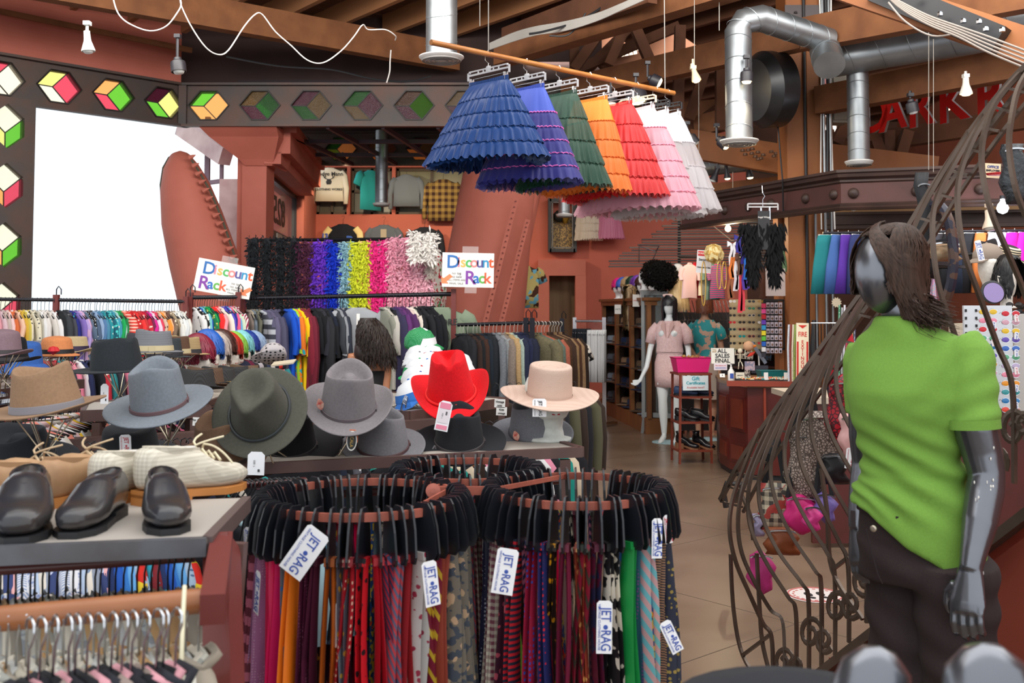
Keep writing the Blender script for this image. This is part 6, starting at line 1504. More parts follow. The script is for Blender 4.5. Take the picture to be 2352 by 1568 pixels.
for i, (x, y0, y1, c, lab) in enumerate(rb):
 Y = 10.4 - .02 * i; p = P(x, y0, Y); h_ = p.z - P(x, y1, Y).z
 b = B(); w_ = .02
 for s in (-1, 1):
  b.loft([[p2 for p2 in [(s * .012 - w_ * q + .008 * sin(z * 30 + i), .004, -z), (s * .012 + w_ * q + .008 * sin(z * 30 + i), .004, -z), (s * .012 + w_ * q + .008 * sin(z * 30 + i), -.004, -z), (s * .012 - w_ * q + .008 * sin(z * 30 + i), -.004, -z)]] for z, q in ((0, .4), (h_ * .3, .7), (h_ * .6, 1), (h_ * (.95 if s > 0 else 1.0), 1.2))])
 if 'bow' in lab:
  for s in (-1, 1): b.loft([[(s * x_, y_, z_) for x_, y_, z_ in ((q * .05, .01, q * .03), (q * .05, -.012, q * .03), (q * .05, -.012, -q * .03), (q * .05, .01, -q * .03))] for q in (.15, .6, 1)])
 O('ribbon_tie', b, mat(c, .5), None, p, label=lab + ' hanging at the till', cat='tie')
O('display_cord', B().tube([P(1640, 520, 10.4), P(1680, 552, 10.4), P(1720, 545, 10.4), P(1745, 520, 10.4)], .004, 5), mat('#9a8a70', .6), None, label='cord strung under the cornice carrying bow ties', cat='cord')
O('fascinator', B().rev([(.01, -.1), (.08, -.06), (.1, 0), (.07, .07), (.01, .09)], 14, fn=lambda p, a, rr, z: (p.x + .012 * sin(a * 9), p.y, p.z + .01 * cos(a * 7))), mat('#c8a050', .5, 'blotch', '#e8d8a0', 30), None, P(1640, 582, 10.8), label='gold lace fascinator glowing under the bare bulb', cat='headpiece')
for x in (1616, 1652, 1664): O('bead_necklace', B().tube([P(x + 5 * sin(k * tau / 20), 600 + 32 * (1 - cos(k * tau / 20)) * (1 if x > 1620 else 1.6), 10.5) for k in range(20)], .006, 5, closed=True), mat('#c8a050', .3, metal=.6), None, label='gold bead necklace hanging %s' % {1616: 'over the warning sign', 1652: 'left of the ribbons', 1664: 'beside the orange ribbon'}[x], cat='necklace')
ws = card(1617, 601, 11.0, .155, .24, mat('#e4e6ea', .5), 'white security camera warning sign with a red heading', (0, .08, 0), 'warning_sign')
O('red_heading', B().box((0, -.005, .085), (.14, .003, .05)), mat('#c8242c', .5), ws); text('WARNING', .03, WHITE, ws, (0, -.008, .085)); text('Security', .035, INKK, ws, (0, -.005, .02), bold=.001); text('Cameras in Use', .022, INKK, ws, (0, -.005, -.06), bold=.001)
tlr = [('deep red lace', '#b81c28', 1597), ('cream ruffled', '#e0d4bc', 1620), ('grey green', '#6a8478', 1634), ('teal striped', ('#1c6a7c', 'stripe', '#c0306a', 8), 1648), ('pale pink', '#d8b4b4', 1584)]
O('till_rail', B().tube([P(1560, 590, 12), P(1720, 592, 11.6)], .012, 8), CHROME, None, label='chrome rail behind the warning sign', cat='rail')
for i, (n, c, x) in enumerate(tlr):
 O('blouse', gm('blouse', i), fab(*c) if isinstance(c, tuple) else fab(c), None, P(x, 592, 11.9 - .05 * i), (0, 0, .5), .55, label=n + ' garment on the chrome rail behind the till', cat='blouse', group='garments behind the till')
O('blank_board', B().box((0, 0, 0), (.19, .02, .27)), mat('#b8a8a4', .6), None, P(1781, 648, 10.3), label='plain greyish board hanging left of the timber post', cat='board')
for n, c, x, y in (('brown ponytail hairpiece with a red band', '#5c3420', 1752, 650), ('red lace glove', '#a82020', 1787, 585), ('sage green scarf', '#5c7a54', 1798, 590), ('coral sequinned scarf', '#c05848', 1768, 575), ('mustard scarf', '#c0a838', 1728, 570)):
 p = P(x, y, 10.5); b = B().loft([[((.03 + .012 * z * 5) * cos(tau * k / 12) + .008 * sin(z * 20), .02 * sin(tau * k / 12), -z) for k in range(12)] for z in (-.1, -.05, 0, .05, .1, .15)])
 O('scarf' if 'scarf' in n else 'hairpiece', b, mat(c, .7, 'hair', None, 50), None, p, label=n + ' hanging beside the timber post', cat='accessory', sm=True)
b = B()
for i in range(14): b.tube([P(1562 + i * 9, 690, 13.2), P(1574 + i * 9, 735, 13.1)], .006, 5); b.tube([P(1562 + i * 9, 760, 13.2), P(1562 + i * 9, 735, 13.2), P(1574 + i * 9, 735, 13.1)], .006, 5)
O('hanger_rack', b, CHROME, None, label='rack of bare chrome hangers behind the teal lace mannequin', cat='rack')
O('partition', B().box((px(1640, 13.4), 13.4, .8), (1.0, .04, 1.5)), mat('#2a2628', .7), None, label='dark panel behind the bare chrome hangers', cat='panel')
sd = E('sunglasses_board', P(1714, 745, 10.9), label='cream pegboard display of sunglasses behind the till', cat='display')
O('board', B().box((0, .03, 0), (.33, .02, .52)), mat('#c0ac84', .6), sd)
def glasses(m, lens, w_=.06):
 b = B()
 for s in (-1, 1): b.tube([(s * w_ * .55 + w_ * .42 * cos(tau * k / 14), -.01, w_ * .34 * sin(tau * k / 14)) for k in range(14)], .003, 5, closed=True); b.tube([(s * w_, -.01, .01), (s * w_ * 1.02, .03, .0)], .003, 4)
 b.bar((-w_ * .15, -.01, .005), (w_ * .15, -.01, .005), .004, .004); return b.mesh('glasses')
GLM = glasses(0, 0)
lensm = B();
for s in (-1, 1): lensm.add([(s * .033, -.012, 0)] + [(s * .033 + .024 * cos(tau * k / 10), -.012, .019 * sin(tau * k / 10)) for k in range(10)], [(0, k + 1, (k + 1) % 10 + 1) for k in range(10)])
LNM = lensm.mesh('lens')
gcol = [('white', '#e8e4e0'), ('red', '#c02028'), ('black', '#18181c'), ('tortoise', '#5a3420'), ('teal', '#108a88'), ('green', '#2a7a50'), ('brown', '#4a2c20'), ('gold', '#b08838')]
for i in range(8):
 for j in range(4):
  n, c = gcol[(i * 3 + j * 5) % 8]; p = P(1682 + j * 22, 692 + i * 16, 10.85)
  o = O('sunglasses', GLM, mat(c, .3), None, p, (0, 0, 0), .6, label='%s sunglasses on the cream board, row %s, %s' % (n, i + 1, ['far left', 'left of middle', 'right of middle', 'far right'][j]), cat='sunglasses', group='sunglasses on the cream board')
  O('lens', LNM, mat('#1c1a1c' if (i + j) % 3 else c, .15), o)
hd = E('hair_clip_stand', P(1778, 745, 10.8), label='black wire stand of carded hair clips next to the timber post', cat='display')
O('frame', B().bar((-.1, 0, -.25), (-.1, 0, .25), .02, .02).bar((.1, 0, -.25), (.1, 0, .25), .02, .02).bar((-.1, 0, .25), (.1, 0, .25), .02, .02).bar((-.1, 0, -.25), (.1, 0, -.25), .02, .02).box((0, .04, 0), (.2, .01, .5)), BLACK, hd)
cdm = B().box((0, 0, 0), (.034, .003, .05)).mesh('card'); clm = B().rev([(.002, -.014), (.012, 0), (.002, .014)], 8, sy=.4).mesh('clip')
for i in range(8):
 for j in range(4):
  o = O('carded_clip', cdm, mat('#c8bcc8', .6), None, P(1764 + j * 9.5, 700 + i * 15, 10.74), label='hair clip on a lilac card, %s row, %s column of the black stand' % (ROW[i], ['first', 'second', 'third', 'fourth'][j]), cat='hair clip', group='carded hair clips')
  O('clip', clm, mat(['#3a2018', '#6a4028', '#20202a', '#7a5a40'][(i + j) % 4], .3), o, (0, -.006, -.005))
for i in range(10):
 c = ['#e03868', '#f050a0', '#d02030', '#7040c0', '#30a0d8', '#f0e030', '#60c040', '#2060c0', '#e8e8e8', '#30303a'][i]
 O('scrunchie_card', B().box((0, 0, 0), (.04, .02, .045)), mat(c, .6), None, P(1754, 702 + i * 12.5, 10.7), label='%s pack of hair ties in the column left of the black stand' % ['crimson', 'pink', 'red', 'violet', 'sky blue', 'yellow', 'green', 'blue', 'white', 'dark'][i], cat='hair ties')
b = E('shelf_back', V((px(1768, 11.6), 11.6, 0)), label='dark wooden shelving behind the till', cat='shelving')
O('panel', B().box((0, .1, .75), (.8, .04, 1.5)), mat('#241a18', .7), b)
for z in (.95, 1.1, 1.28): O('shelf', B().box((0, 0, z), (.8, .2, .02)), mat('#4a2a1e', .6), b)
for i in range(9):
 c = ['#e8d8c0', '#c04030', '#f0f0e8', '#d8a830', '#8a6a9c', '#406080', '#e0b0a0', '#f0ead0', '#507050'][i]
 O('book', B().box((0, 0, 0), (.07 + .02 * (i % 3), .02, .1 + .02 * (i % 2))), mat(c, .6, 'blotch', '#3a3430', 40), None, P(1690 + i * 14, 778 + 18 * (i % 3), 11.35), (0, .1 * (i % 3 - 1), 0), label='%s packaged novelty on the dark shelving behind the till' % ['cream', 'red', 'white', 'ochre', 'mauve', 'blue grey', 'pink', 'ivory', 'green'][i], cat='packet')
tb = E('plush_bird', P(1719, 795, 10.7), label='round peach plush bird with an orange beak perched behind the till', cat='toy')
O('body', B().rev([(.01, -.055), (.045, -.03), (.055, 0), (.045, .035), (.01, .055)], 16), mat('#d8a884', .8), tb, sm=True, ang=3); O('beak', B().rev([(.018, 0), (.008, .03), (.001, .035)], 10).tf(Matrix.Rotation(1.4, 4, 'Y')), mat('#e88020', .5), tb, (.045, -.02, 0)); O('wing', B().rev([(.002, -.05), (.02, 0), (.002, .05)], 8, sy=.6), mat('#e0402c', .7), tb, (.03, -.0, -.08), (0, 1.0, 0))
sk = E('toy_skeleton', P(1700, 815, 10.5), label='small plastic skeleton toy beside the sales sign', cat='toy')
O('skull', B().rev([(.01, -.025), (.02, -.015), (.026, 0), (.02, .02), (.001, .027)], 14), mat('#e4dcc4', .5), sk, (0, 0, .04), sm=True, ang=3)
b = B().tube([(0, 0, .02), (0, 0, -.07)], .006, 6)
for z in (.005, -.008, -.02, -.032): b.tube([(.026 * cos(tau * k / 12), .014 * sin(tau * k / 12), z) for k in range(12)], .003, 4, closed=True)
for s in (-1, 1): b.tube([(s * .02, 0, .01), (s * .045, 0, .0), (s * .05, -.01, .05)], .004, 5); b.tube([(s * .012, 0, -.07), (s * .02, -.02, -.11), (s * .02, 0, -.14)], .005, 5)
O('bones', b, mat('#e4dcc4', .5), sk)
# ==== STAIR RAILING
IRON = mat('#6a5b50', .36, 'noise', '#54473e', 6, metal=.55, name='rail iron')
RED = mat('#a34a36', .7, 'noise', '#964231', 1.5, name='stair side')
sA = V((1.173, 4.0, .23)); sB = V((1.60, 3.05, 1.08)); sd_ = (sB - sA)
def rl(t, off=0, up=0):   # along the stringer; off towards the viewer side
 n = V((-.9, -.43, 0)).normalized(); return sA + sd_ * t + n * off + V((0, 0, up))
st_ = E('stair', (0, 0, 0), label='coral stair side rising to the right behind the silver mannequin', cat='stair')
b = B().slab([rl(-.35, 0, -.05), rl(1.9, 0, -.05), V((rl(1.9).x, rl(1.9).y, 0)), V((rl(-.3).x, rl(-.3).y, 0))], (.9, .35, 0)); O('stair_side', b, RED, st_)
for i in range(9):
 p = rl(-.2 + i * .22); O('tread', B().box(p + V((.52, .2, -.02)), (.9, .3, .04), Matrix.Rotation(.43, 3, 'Z')), mat('#8c4434', .6), st_)
rg = E('stair_railing', (0, 0, 0), label='curved wrought iron stair railing of bellied bars and scrolls', cat='railing')
O('bottom_rail', B().bar(rl(-.38, .02, -.0), rl(1.9, .02, 0), .05, .03), IRON, rg)
def flat(pts, name='baluster', w_=.011, parent=rg):
 out = []
 for i in range(len(pts) - 1):
  p0, p1, p2, p3 = [V(pts[k]) for k in (max(0, i - 1), i, i + 1, min(len(pts) - 1, i + 2))]
  for k in range(6):
   t = k / 6; out.append(.5 * ((2 * p1) + (p2 - p0) * t + (2 * p0 - 5 * p1 + 4 * p2 - p3) * t * t + (3 * p1 - p0 - 3 * p2 + p3) * t ** 3))
 out.append(V(pts[-1])); return O(name, B().tube(out, w_ * .8, 4), IRON, parent)
def pl(x, y, off=0.0):
 """point of the railing surface seen at (x, y): vertical plane of the stringer, pushed out by off"""
 n = V((-.9, -.43, 0)).normalized(); q = sA + n * off; d = P(x, y, 1.0) - V((0, 0, EYE)); nn = V((sd_.y, -sd_.x, 0)); t = (q - V((0, 0, EYE))).dot(nn) / d.dot(nn)
 return V((0, 0, EYE)) + d * t
bal = [
 [(1745, 985), (1708, 1075), (1682, 1150), (1676, 1220), (1690, 1290), (1720, 1360), (1752, 1430), (1772, 1462), (1776, 1568)],
 [(1778, 948), (1728, 1060), (1704, 1130), (1695, 1200), (1704, 1270), (1735, 1340), (1770, 1400), (1798, 1430), (1802, 1560)],
 [(1812, 905), (1755, 1020), (1724, 1100), (1718, 1170), (1730, 1230), (1765, 1300), (1810, 1370), (1828, 1405), (1829, 1550)],
 [(1845, 862), (1785, 980), (1752, 1060), (1742, 1120), (1752, 1190), (1790, 1270), (1842, 1340), (1857, 1378), (1858, 1545)],
 [(1880, 815), (1815, 940), (1782, 1020), (1770, 1080), (1782, 1150), (1818, 1230), (1872, 1310), (1886, 1345), (1887, 1530)],
 [(1915, 770), (1850, 895), (1812, 985), (1802, 1045), (1812, 1110), (1850, 1190), (1900, 1270), (1917, 1320), (1918, 1505)],
 [(1950, 720), (1888, 840), (1842, 940), (1832, 1000), (1842, 1070), (1880, 1150), (1925, 1240), (1948, 1300), (1950, 1475)],
 [(1985, 678), (1920, 790), (1872, 900), (1862, 965), (1874, 1035), (1912, 1115), (1960, 1200), (1988, 1260), (1990, 1430)],
 [(2020, 632), (1955, 740), (1905, 850), (1892, 915), (1904, 985), (1945, 1065), (1990, 1140), (2015, 1200), (2020, 1400)],
 [(2060, 580), (1990, 680), (1935, 790), (1920, 860), (1932, 935), (1975, 1020), (2030, 1110), (2045, 1200), (2050, 1370)],
 [(2225, 300), (2150, 420), (2100, 520), (2080, 600), (2090, 700), (2130, 800), (2170, 900), (2190, 1000), (2200, 1230)],
 [(2260, 260), (2195, 370), (2150, 460), (2142, 540), (2155, 650), (2190, 760), (2230, 870), (2260, 960), (2265, 1160)],
 [(2300, 215), (2240, 310), (2205, 400), (2200, 480), (2215, 580), (2250, 680), (2290, 790), (2325, 890), (2330, 1110)],
 [(2345, 165), (2290, 230), (2262, 300), (2255, 380), (2275, 480), (2315, 580), (2352, 670), (2385, 780), (2390, 1050)],
 [(2395, 120), (2345, 190), (2325, 260), (2318, 340), (2335, 440), (2375, 540), (2410, 640), (2440, 760), (2440, 1000)]]
for q in bal:
 n = len(q); offs = [.0, .1, .16, .18, .17, .12, .05, .02, .02]
 flat([pl(x, y, o) for (x, y), o in zip(q, offs)])
top = [(1655, 1148), (1700, 1062), (1760, 972), (1850, 850), (1960, 700), (2060, 565), (2150, 420), (2240, 290), (2330, 180), (2420, 95)]
flat([pl(x, y, .0) for x, y in top], 'hand_rail', .016)
flat([pl(x + 34, y + 4, -.02) for x, y in top], 'hand_rail', .014)
flat([pl(x + 52, y + 28, -.02) for x, y in top], 'inner_rail', .01)
for i in range(24):
 t = i / 23; k = t * (len(top) - 1); a = min(int(k), len(top) - 2); f = k - a
 x = top[a][0] * (1 - f) + top[a + 1][0] * f; y = top[a][1] * (1 - f) + top[a + 1][1] * f
 O('rail_tie', B().bar(pl(x, y + 3), pl(x + 50, y + 16), .008, .008), IRON, rg)
for q in ([(1678, 1272), (1685, 1400), (1706, 1504), (1760, 1590)], [(1738, 1270), (1745, 1400), (1752, 1480), (1772, 1560)], [(1705, 1505), (1768, 1458)], [(1886, 1075), (1900, 1180), (1912, 1310), (1982, 1422)], [(1912, 1308), (1950, 1278)], [(1700, 1130), (1722, 1180), (1730, 1240)]):
 flat([pl(x, y, .02) for x, y in q], 'brace', .011)
def scroll(cx, cy, r, s=1, rot=0):
 pts = []
 for k in range(26):
  f = k / 25; a = rot + s * f * 4.2 * pi / 1.4; rr = r * (1 - .78 * f); pts.append(pl(cx + rr * cos(a) * .8, cy + rr * sin(a) * 1.15 - (0 if True else 0), .02))
 O('scroll', B().tube(pts, [(.004, .012)] * 26, 6), IRON, rg)
for cx, cy, r in ((1800, 1520, 30), (1829, 1530, 24), (1862, 1455, 36), (1893, 1470, 26), (1922, 1395, 36), (1955, 1388, 30), (1985, 1330, 36), (2215, 1145, 36), (2245, 1130, 28), (2328, 985, 42), (2352, 975, 26), (2290, 1060, 30)):
 scroll(cx, cy, r, 1 if int(cx) % 2 else -1, .6)
O('bench_arm', B().tube([P(1668, 1165, 6.5), P(1662, 1130, 6.5), P(1668, 1108, 6.5), P(1700, 1112, 6.5), P(1712, 1118, 6.5)], [.018, .016, .014, .02, .02], 8), mat('#1e1a1a', .4), None, label='dark curved arm of a small bench at the foot of the counter', cat='bench', sm=True)
fd = E('floor_decal', H(1872, 1366, .002), (0, 0, .1), 'round white floor sticker with two black footprints and red ring', 'decal')
O('disc', B().rev([(.16, 0), (.16, .0015), (.001, .0016)], 36), mat('#d8d0cc', .5), fd); O('ring', B().tube([(.145 * cos(tau * k / 36), .145 * sin(tau * k / 36), .002) for k in range(36)], .006, 4, closed=True), mat('#c0706c', .5), fd)
for s in (-1, 1):
 O('footprint', B().rev([(.022, 0), (.022, .001)], 14, sy=1.9, c=(s * .035, .01, .002)).rev([(.016, 0), (.016, .001)], 12, sy=1.2, c=(s * .035, -.06, .002)), mat('#26262a', .6), fd)
b = B()
for k in range(20): a = tau * k / 20; b.box((.118 * cos(a), .118 * sin(a), .0025), (.012, .018, .001), Matrix.Rotation(a, 3, 'Z'))
O('print', b, mat('#c0706c', .5), fd)
# ==== BAGS ON THE RAILING
def bag(x0, y0, x1, y1, off, th, m, label, shape='round', strap=None, sm_=True):
 """soft bag filling the traced box, hanging behind the railing"""
 c = pl((x0 + x1) / 2, (y0 + y1) / 2, off); Y = c.y; w_ = (x1 - x0) / F * Y / 2; h_ = (y1 - y0) / F * Y / 2
 root = E('handbag', c, (0, 0, -.15), label, 'bag', None); b = B(); rings = []
 n = 24
 for j in range(9):
  v = -1 + 2 * j / 8
  if shape == 'round': ww = sqrt(max(.02, 1 - v * v));
  elif shape == 'sack': ww = .75 + .25 * cos(v * 1.4) + (.05 * sin(v * 7));
  else: ww = .96 - .08 * v
  tt = (.35 + .65 * sqrt(max(0, 1 - v * v)))
  rings.append([V((w_ * ww * (abs(cos(tau * k / n)) ** .8) * (1 if cos(tau * k / n) > 0 else -1) + .01 * sin(v * 6), th * tt * sin(tau * k / n) * (1 + .15 * sin(k * 1.9 + v * 4)), h_ * v)) for k in range(n)])
 b.loft(rings); O('bag_body', b, m, root, sm=True, ang=2)
 z = B().tube([(w_ * .8 * cos(pi * k / 12), -th * .8, h_ * .72 + .01 * sin(pi * k / 12)) for k in range(13)], .004, 5); O('zip', z, CHROME, root)
 if strap: O('strap', B().tube([(-w_ * .7, 0, h_ * .8), (-w_ * .3, 0, h_ + .12), (w_ * .2, .02, h_ + .2), (w_ * .7, 0, h_ * .8)], [(.004, .014)] * 4, 6), strap, root)
 return root
SNK = mat('#b4a498', .6, 'snake', '#5a4c44', 90, thr=.5)
bag(1812, 985, 1895, 1150, -.1, .05, SNK, 'beige snakeskin pouch bag hanging on the stair rail', 'sack', BLACK)
bag(1835, 945, 1935, 1085, -.14, .05, SNK, 'second snakeskin bag higher on the rail, partly behind the first', 'sack', BLACK)
bag(1898, 860, 1985, 1040, -.12, .05, mat('#c0182c', .4, 'snake', '#4a0c16', 60, thr=.35), 'red reptile-print round handbag on the rail behind the mannequin chest', 'round', mat('#c0182c', .4))
bag(1945, 830, 1990, 1010, -.1, .05, mat('#b01828', .4, 'snake', '#4a0c16', 60, thr=.35), 'second red reptile-print bag half hidden by the green shirt', 'round')
bag(1928, 950, 1985, 1045, -.02, .03, mat('#e0aca8', .5), 'pale pink leather pouch in front of the red bags', 'sack')
t = E('price_label', pl(1957, 1053, .03), (0, .12, -.3), 'white shop tag hanging from the pink pouch', 'tag'); jet_tag(t, (0, 0, 0), (0, 0, 0), .045, .075, INKR)
bag(1800, 1135, 1878, 1225, -.06, .04, mat('#d8287c', .45), 'hot pink round belt bag on the lower rail', 'round', BLACK)
bag(1845, 1160, 1885, 1220, -.02, .04, mat('#e04090', .45), 'smaller bright pink pouch beside the round one', 'round')
bag(1868, 1130, 1920, 1200, -.12, .04, mat('#7c6cb4', .45), 'lilac round bag behind the pink ones', 'round', BLACK)
bag(1745, 1110, 1815, 1215, -.08, .03, mat('#d8ccb0', .6, 'check', '#4a4440', 9, col3='#b84840'), 'cream plaid folded bag on the lower rail', 'box', BLACK)
bag(1800, 1080, 1858, 1160, -.1, .03, mat('#d8ccb0', .6, 'check', '#4a4440', 9, col3='#b84840'), 'second plaid bag above the hot pink one', 'box')
bag(1758, 1212, 1832, 1272, -.06, .04, mat('#8c4a26', .5), 'tan brown leather bucket bag with a blue and white edge', 'box')
bag(1718, 1265, 1778, 1362, -.05, .04, mat('#cc3c88', .45), 'pink and lilac leaf-shaped bag at the bottom of the rail', 'round')
bag(1728, 1180, 1752, 1230, -.02, .02, mat('#b0a8c8', .4), 'small pale lilac purse near the bottom of the rail', 'box')
bag(1880, 1040, 1945, 1110, -.16, .05, BLACK, 'black zipped bag beneath the snakeskin ones', 'box', BLACK)
bag(2300, 330, 2360, 470, -.06, .03, mat('#2c3034', .3, bump=.6, bsc=60), 'dark embossed leather bag hanging at the top of the rail', 'sack')
bag(2105, 395, 2140, 640, -.1, .02, mat('#17181c', .6), 'long black fabric bag hanging behind the mannequin head', 'box')
bag(2125, 560, 2205, 600, -.15, .05, mat('#8c5a30', .9, 'noise', '#c8b090', 12), 'furry brown and cream bag beside the mannequin hair', 'sack')
O('snake_prints_hoop', B().tube([pl(2150 + 40 * cos(tau * k / 24), 590 + 120 * sin(tau * k / 24), -.12) for k in range(24)], .018, 8, closed=True), mat('#5a4238', .4, 'blotch', '#2a2838', 20), None, label='brown patterned hoop handle hanging behind the hair', cat='bag', sm=True)
O('sequin_belt', B().tube([pl(2140, 640, -.2), pl(2136, 690, -.2), pl(2145, 740, -.2), pl(2150, 780, -.2)], [.02, .035, .035, .02], 10), mat('#a890b0', .2, 'dots', '#60d0a0', 160, metal=.7, col3='#e08890'), None, label='iridescent sequinned pouch behind the mannequin hair', cat='pouch', sm=True)
# ==== KIOSK GOODS (seen past the mannequin)
kb = E('kiosk_table', (px(2230, 7.2), 7.2, 0), (0, 0, 0), 'cream display table inside the kiosk behind the stair', 'table')
O('top', B().box((0, .3, .98), (2.4, .9, .04)), mat('#b8aa98', .6), kb); O('front', B().box((0, -.1, .5), (2.3, .04, .94)), MAHO, kb)
O('box', B().box((px(2270, 6.8) - px(2230, 7.2), -.2, 1.35 + .05), (.28, .2, .2)), mat('#cfc4b0', .7), kb)
def kit(x, y, Y, lab, col, sc_=1, **k): return hat(col, P(x, y, Y), label=lab, **k)
kit(2175, 585, 7.4, 'black wide-brimmed hat among the kiosk hats', '#17171b', top='center', yaw=.3, bw=.09, band=None)
kit(2170, 615, 7.2, 'dark brown felt hat below the black one in the kiosk', '#2c2426', top='center', yaw=.6, band=None)
kit(2268, 592, 7.3, 'dark hat at the back of the kiosk', '#2e2a2c', top='tear', yaw=.2, band=None)
kit(2312, 600, 6.9, 'black and cream striped sun hat in the kiosk', '#d8c8a8', top='round', h=.09, bw=.05, yaw=0, band=None, m=mat('#d8c8a8', .8, 'stripe', '#1c1a1c', 22), tilt=(.3, .2))
foam_head(P(2276, 690, 6.8), 2.6, 'cream foam head wearing the grey cap in the kiosk', FOAM)
foam_head(P(2312, 690, 6.7) - V((0, 0, .05)), 2.4, 'foam head under the black wig in the kiosk', sc=.8)
wig(P(2315, 628, 6.7), .4, '#101012', .16, 'short black wig hanging over a foam head in the kiosk', n=260, fringe=False)
CAPB = B().rev([(.085, 0), (.09, .02), (.085, .06), (.06, .1), (.02, .118), (.001, .12)], 24, sy=1.12).mesh('cap', True, 3)
BIL = B().slab([(-.07, -.07, .01), (-.06, -.12, .0), (-.03, -.155, .0), (0, -.165, .0), (.03, -.155, .0), (.06, -.12, .0), (.07, -.07, .01), (.04, -.095, .02), (0, -.1, .022), (-.04, -.095, .02)], (0, 0, .006)).mesh('bill')
def cap(loc, rot, m, label, mb=None, group=None, panel=None, sc=1):
 o = O('cap', CAPB, m, None, loc, rot, sc, label=label, cat='cap', group=group); O('bill', BIL, mb or m, o)
 if panel: O('front_panel', B().loft([[(.093 * cos(a), 1.12 * -.093 * abs(sin(a)) - .0, z) for a in [pi + pi * (.2 + .6 * k / 8) for k in range(9)]] if z < .05 else [(.085 * cos(a), -1.12 * .085 * abs(sin(a)), z) for a in [pi + pi * (.25 + .5 * k / 8) for k in range(9)]] for z in (.01, .03, .065, .066)], closed=False, cap=False), panel, o)
 O('top_button', B().rev([(.008, .115), (.006, .124), (.001, .126)], 8), mb or m, o)
 return o
cap(P(2270, 600, 6.8), (.1, 0, -1.2), fab('#8a7c70'), 'grey-brown flat cap with a white tag in the kiosk')
t = E('price_label', P(2250, 575, 6.6), (0, -.2, 0), 'white shop tag on the grey-brown cap', 'tag'); jet_tag(t, (0, 0, 0), (0, 0, 0), .04, .13)
O('hand_mirror', B().rev([(.1, 0), (.115, .01), (.115, .03), (.1, .035), (.001, .035)], 28).tf(Matrix.Rotation(pi / 2 - .2, 4, 'X')), BLACK, None, P(2278, 672, 6.6), label='round black framed mirror with a purple glass in the kiosk', cat='mirror'); O('mirror_glass', B().rev([(.098, 0), (.098, .002), (.001, .002)], 28).tf(Matrix.Rotation(pi / 2 - .2, 4, 'X')), mat('#8a78a8', .1), bpy.data.objects['hand_mirror'], (0, -.04, 0)); bpy.data.objects['hand_mirror'].scale = (.65,) * 3
kr1, kr2 = P(1890, 535, 9.4), P(2440, 528, 9.2)
O('kiosk_rail', B().tube([kr1, kr2], .012, 8), DBAR, None, label='rail of hanging skirts along the back of the kiosk', cat='rail', sm=True)
kc = [('teal', '#1c6a70'), ('denim blue', '#3a5890'), ('violet', '#4c2a88'), ('navy', '#28305c'), ('black', '#1a1a1e'), ('red', '#b02028'), ('black', '#1a191d'), ('red', '#c02830'), ('black', '#17171b'), ('rust', '#b05830'), ('black', '#1c1b20'), ('dark grey', '#36343a'), ('black', '#17171b'), ('navy', '#202838'), ('black', '#1c1c20'), ('orange brown', '#b06430'), ('silver grey', '#a8a4a8'), ('pale lilac', '#c0b4c4'), ('magenta', '#b01888'), ('fuchsia', '#c820a0'), ('crimson', '#d01838'), ('scarlet', '#e02020'), ('hot pink', '#e02880')]
SKM = []
for i in range(3):
 b = B(); rings = []
 for z, w_ in ((-.02, .1), (-.1, .12), (-.3, .16), (-.55, .2)): rings.append([(w_ * cos(tau * k / 16), (.03 - z * .05) * sin(tau * k / 16) + .012 * sin(w_ * cos(tau * k / 16) * 40 + i * 2), z) for k in range(16)])
 SKM.append(b.loft(rings).mesh('skirt', True))
for i, (n, c) in enumerate(kc):
 p = kr1.lerp(kr2, (i + .5) / len(kc)); o = O('skirt', SKM[i % 3], fab(c), None, p, (0, 0, .5 + U(-.2, .2)), 1.0, label='%s skirt on the kiosk rail, %s from the left' % (n, ORD(i + 1)), cat='skirt', group='skirts on the kiosk rail'); O('hanger', B().bar((-.1, 0, -.02), (.1, 0, -.02), .008, .01).tube([(0, 0, -.02), (0, 0, .02)], .003, 4), HMW, o)
kc2 = ['#c8bca8', '#b8ac98', '#d0c8b8', '#a89c88', '#c4b8a0', '#b4a894', '#ccc0ac', '#bcb09c', '#d4cab8', '#b0a490']
for i in range(18):
 O('hat_bag', B().slab([(-.09, 0, -.06), (.09, 0, -.06), (.05, 0, .09), (-.05, 0, .09)], (0, .08, 0)), fab(kc2[i % 10]), None, P(1985 + i * 24, 458, 11.3), (0, 0, .1 * sin(i * 2)), label='pale linen sack on the upper kiosk ledge, %s from the left' % ORD(i + 1), cat='sack', group='linen sacks on the kiosk ledge')
O('green_bundle', B().rev([(.01, -.04), (.1, -.03), (.12, .01), (.06, .04), (.01, .05)], 14), fab('#0e6a44'), None, P(1998, 462, 10.5), label='dark green cloth bundle behind the kiosk corner', cat='cloth', sm=True)
nc = card(2280, 392, 8.6, .13, .12, mat('#c8b898', .6), 'cream notice card reading office employees only standing on the cornice', (0, .06, 0), 'notice'); text('OFFICE', .03, mat('#28407c', .5), nc, (0, -.005, .03), bold=.001); text('EMPLOYEES', .022, INKK, nc, (0, -.005, 0), bold=.001)
O('red_lace', B().rev([(.001, -.01), (.05, -.005), (.06, .012), (.02, .02), (.001, .02)], 16, sx=2), mat('#c02028', .7, bump=1, bsc=90), None, P(2296, 401, 8.5), label='crumpled red lace lying on top of the cornice', cat='cloth')
tw = E('sunglasses_tower', P(2275, 820, 6.3), (0, 0, -.1), label='white pegboard tower of coloured sunglasses behind the green shirt', cat='display')
O('panel', B().box((0, .04, 0), (.28, .03, .62)), mat('#cfd4da', .5), tw); O('panel', B().box((.27, .1, -.05), (.2, .03, .62)), mat('#b8b4b0', .5), tw)
hb__ = B()
